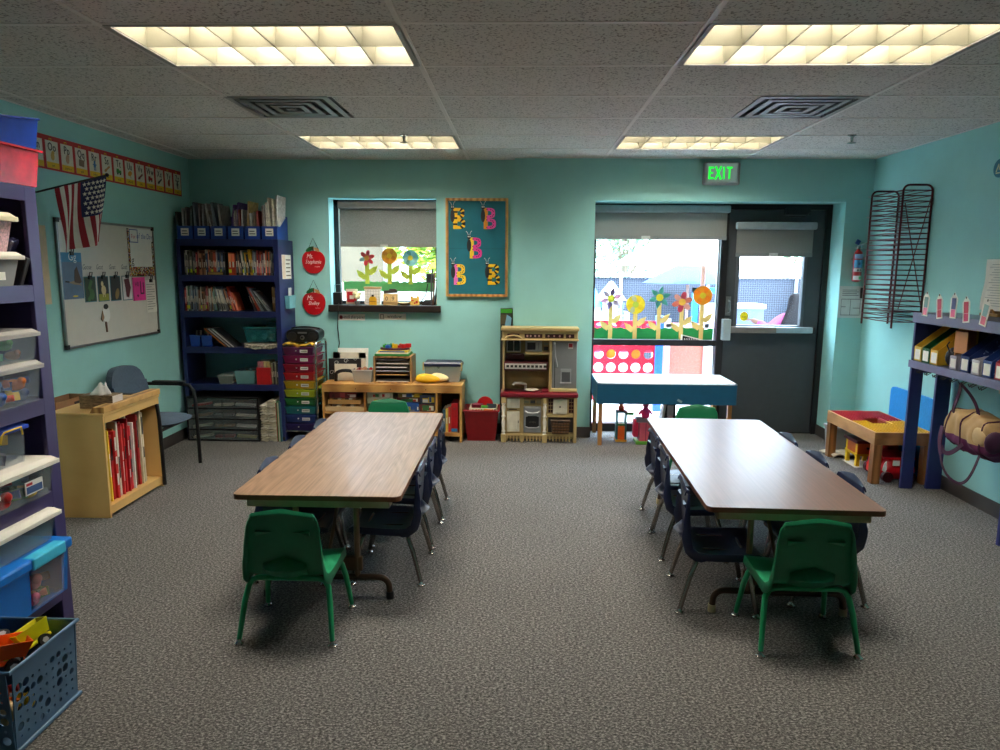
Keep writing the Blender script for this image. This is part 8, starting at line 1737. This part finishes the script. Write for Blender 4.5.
t = thing('storage_crate', 'dark blue-grey storage chest outside behind the seated person', 'chest', (3.25, 10.2, -.02)); MB().box(3.02, 3.42, 10.1, 10.5, -.02, 1.02).build('body', M((90, 104, 140), .6), t); MB().box(3.0, 3.44, 10.08, 10.52, 1.02, 1.08).build('lid', M((180, 190, 210), .6), t)
t = thing('patio_bench', 'grey bench outside under the seated person', 'bench', (3.7, 8.62, -.02)); MB().box(3.2, 4.15, 8.45, 8.85, .40, .45).build('seat', M((150, 150, 150), .7), t)
for x in (3.25, 4.04): MB().box(x, x+.06, 8.5, 8.8, -.02, .40).build('leg', DGREY, t)
# person seated outside, seen from behind through the door glass
t = thing('person', 'person with long dark hair and pink top seated outside the door', 'person', (A(797, 300, 'y', 8.66).x, 8.62, -.02))
def figure(pts, edges, name, mat, root, levels=2):
    me = bpy.data.meshes.new(name); off = t.location
    me.from_pydata([tuple(Vector(p[:3])-off) for p in pts], edges, []); o = bpy.data.objects.new(name, me); COL.objects.link(o); o.parent = t
    md = o.modifiers.new('skin', 'SKIN'); md.use_smooth_shade = True
    for i, p in enumerate(pts):
        s = me.skin_vertices[0].data[i]; s.radius = (p[3], p[4] if len(p) > 4 else p[3]); s.use_root = (i == root)
    sb = o.modifiers.new('sub', 'SUBSURF'); sb.levels = levels; sb.render_levels = levels
    me.materials.append(mat); return o
px, py = A(797, 300, 'y', 8.66).x+.025, 8.66
SKIN = M((120, 80, 62), .6)
bp_ = [(px, py, .52, .15, .12), (px, py+.01, .70, .13, .10), (px-.01, py+.02, .88, .15, .105), (px-.02, py+.03, 1.0, .10, .08), (px-.02, py+.04, 1.07, .05), (px-.025, py+.05, 1.18, .085, .095), (px-.025, py+.05, 1.27, .07, .085),
       (px-.19, py+.03, .97, .055), (px-.33, py+.04, .86, .045), (px-.44, py+.16, .93, .035), (px-.47, py+.24, .95, .03), (px+.15, py+.03, .97, .055), (px+.22, py+.08, .75, .045), (px+.14, py+.28, .70, .035), (px+.10, py+.35, .70, .03),
       (px-.09, py+.06, .52, .09), (px-.11, py+.42, .50, .075), (px-.12, py+.44, .08, .045), (px-.12, py+.56, .03, .035), (px+.09, py+.06, .52, .09), (px+.10, py+.42, .50, .075), (px+.10, py+.44, .08, .045), (px+.10, py+.56, .03, .035)]
ed = [(0, 1), (1, 2), (2, 3), (3, 4), (4, 5), (5, 6), (3, 7), (7, 8), (8, 9), (9, 10), (3, 11), (11, 12), (12, 13), (13, 14), (0, 15), (15, 16), (16, 17), (17, 18), (0, 19), (19, 20), (20, 21), (21, 22)]
figure(bp_, ed, 'body', SKIN, 0)
k_ = 1.12
tp = [(px, py, .46, .165, .135), (px, py+.01, .70, .148, .118), (px-.01, py+.02, .88, .168, .122), (px-.02, py+.03, 1.01, .11, .09), (px-.19, py+.03, .975, .068), (px-.33, py+.04, .86, .06), (px-.435, py+.155, .927, .048), (px+.15, py+.03, .975, .068), (px+.22, py+.08, .75, .058), (px+.145, py+.27, .703, .046)]
figure(tp, [(0, 1), (1, 2), (2, 3), (3, 4), (4, 5), (5, 6), (3, 7), (7, 8), (8, 9)], 'pink_top', M((150, 66, 116), .8), 0)
figure([(px, py+.02, .50, .15, .12), (px-.09, py+.06, .52, .105), (px-.11, py+.42, .505, .088), (px-.12, py+.44, .10, .06), (px+.09, py+.06, .52, .105), (px+.10, py+.42, .505, .088), (px+.10, py+.44, .10, .06)], [(0, 1), (1, 2), (2, 3), (0, 4), (4, 5), (5, 6)], 'trousers', M((60, 70, 100), .8), 0)
figure([(px-.025, py+.03, 1.30, .075, .085), (px-.025, py+.01, 1.20, .105, .10), (px-.05, py-.05, 1.08, .115, .075), (px-.10, py-.10, .96, .125, .05), (px-.15, py-.11, .84, .12, .04), (px-.18, py-.11, .72, .08, .03)], [(0, 1), (1, 2), (2, 3), (3, 4), (4, 5)], 'hair', M((10, 8, 13), .7, spec=.2), 0)
for s in (-1, 1):
    hx_, hz_ = ((px-.47, .95) if s < 0 else (px+.10, .70))
    for q in range(5): figure([(hx_+.012*(q-2), py+.34, hz_, .012), (hx_+.015*(q-2), py+.375+(.01 if q in (1, 2, 3) else 0), hz_-.006, .009), (hx_+.016*(q-2), py+.40+(.015 if q in (1, 2, 3) else 0), hz_-.02, .007)], [(0, 1), (1, 2)], 'finger', SKIN, 0, 1)
# ------------------------------------------------------------------ light
W = bpy.data.worlds.new('sky'); SC.world = W; W.use_nodes = True
nt = W.node_tree; bg = nt.nodes['Background']
tc = nt.nodes.new('ShaderNodeTexCoord'); sx_ = nt.nodes.new('ShaderNodeSeparateXYZ'); nt.links.new(tc.outputs['Generated'], sx_.inputs[0])
mr = nt.nodes.new('ShaderNodeMapRange'); mr.inputs['From Min'].default_value = 0; mr.inputs['From Max'].default_value = .8; mr.inputs['To Min'].default_value = 6; mr.inputs['To Max'].default_value = 22
nt.links.new(sx_.outputs[2], mr.inputs[0]); nt.links.new(mr.outputs[0], bg.inputs[1]); bg.inputs[0].default_value = (.60, .80, 1, 1)
s = bpy.data.lights.new('sun', 'SUN'); s.energy = 6.; s.angle = .01; s.color = (1, .95, .86); so = bpy.data.objects.new('sun', s); COL.objects.link(so)
so.rotation_euler = Vector((.25, .55, -.80)).to_track_quat('-Z', 'Y').to_euler()
cam = bpy.data.cameras.new('camera'); co = bpy.data.objects.new('camera', cam); COL.objects.link(co)
co.matrix_world = Matrix(((RGT.x, UPV.x, -FWD.x, 0), (RGT.y, UPV.y, -FWD.y, 0), (RGT.z, UPV.z, -FWD.z, CAM_H), (0, 0, 0, 1)))
cam.sensor_width = 36; cam.lens = F_PX*36/1000; cam.clip_start = .05; cam.clip_end = 200
SC.camera = co
vs = SC.view_settings; vs.view_transform = 'Standard'; vs.look = 'None'; vs.gamma = 1; vs.exposure = 0.6; vs.use_curve_mapping = False
SC.cycles.max_bounces = 8; SC.cycles.transparent_max_bounces = 24; SC.cycles.caustics_reflective = False; SC.cycles.caustics_refractive = False
SC.cycles.use_denoising = True; SC.cycles.sample_clamp_indirect = 6
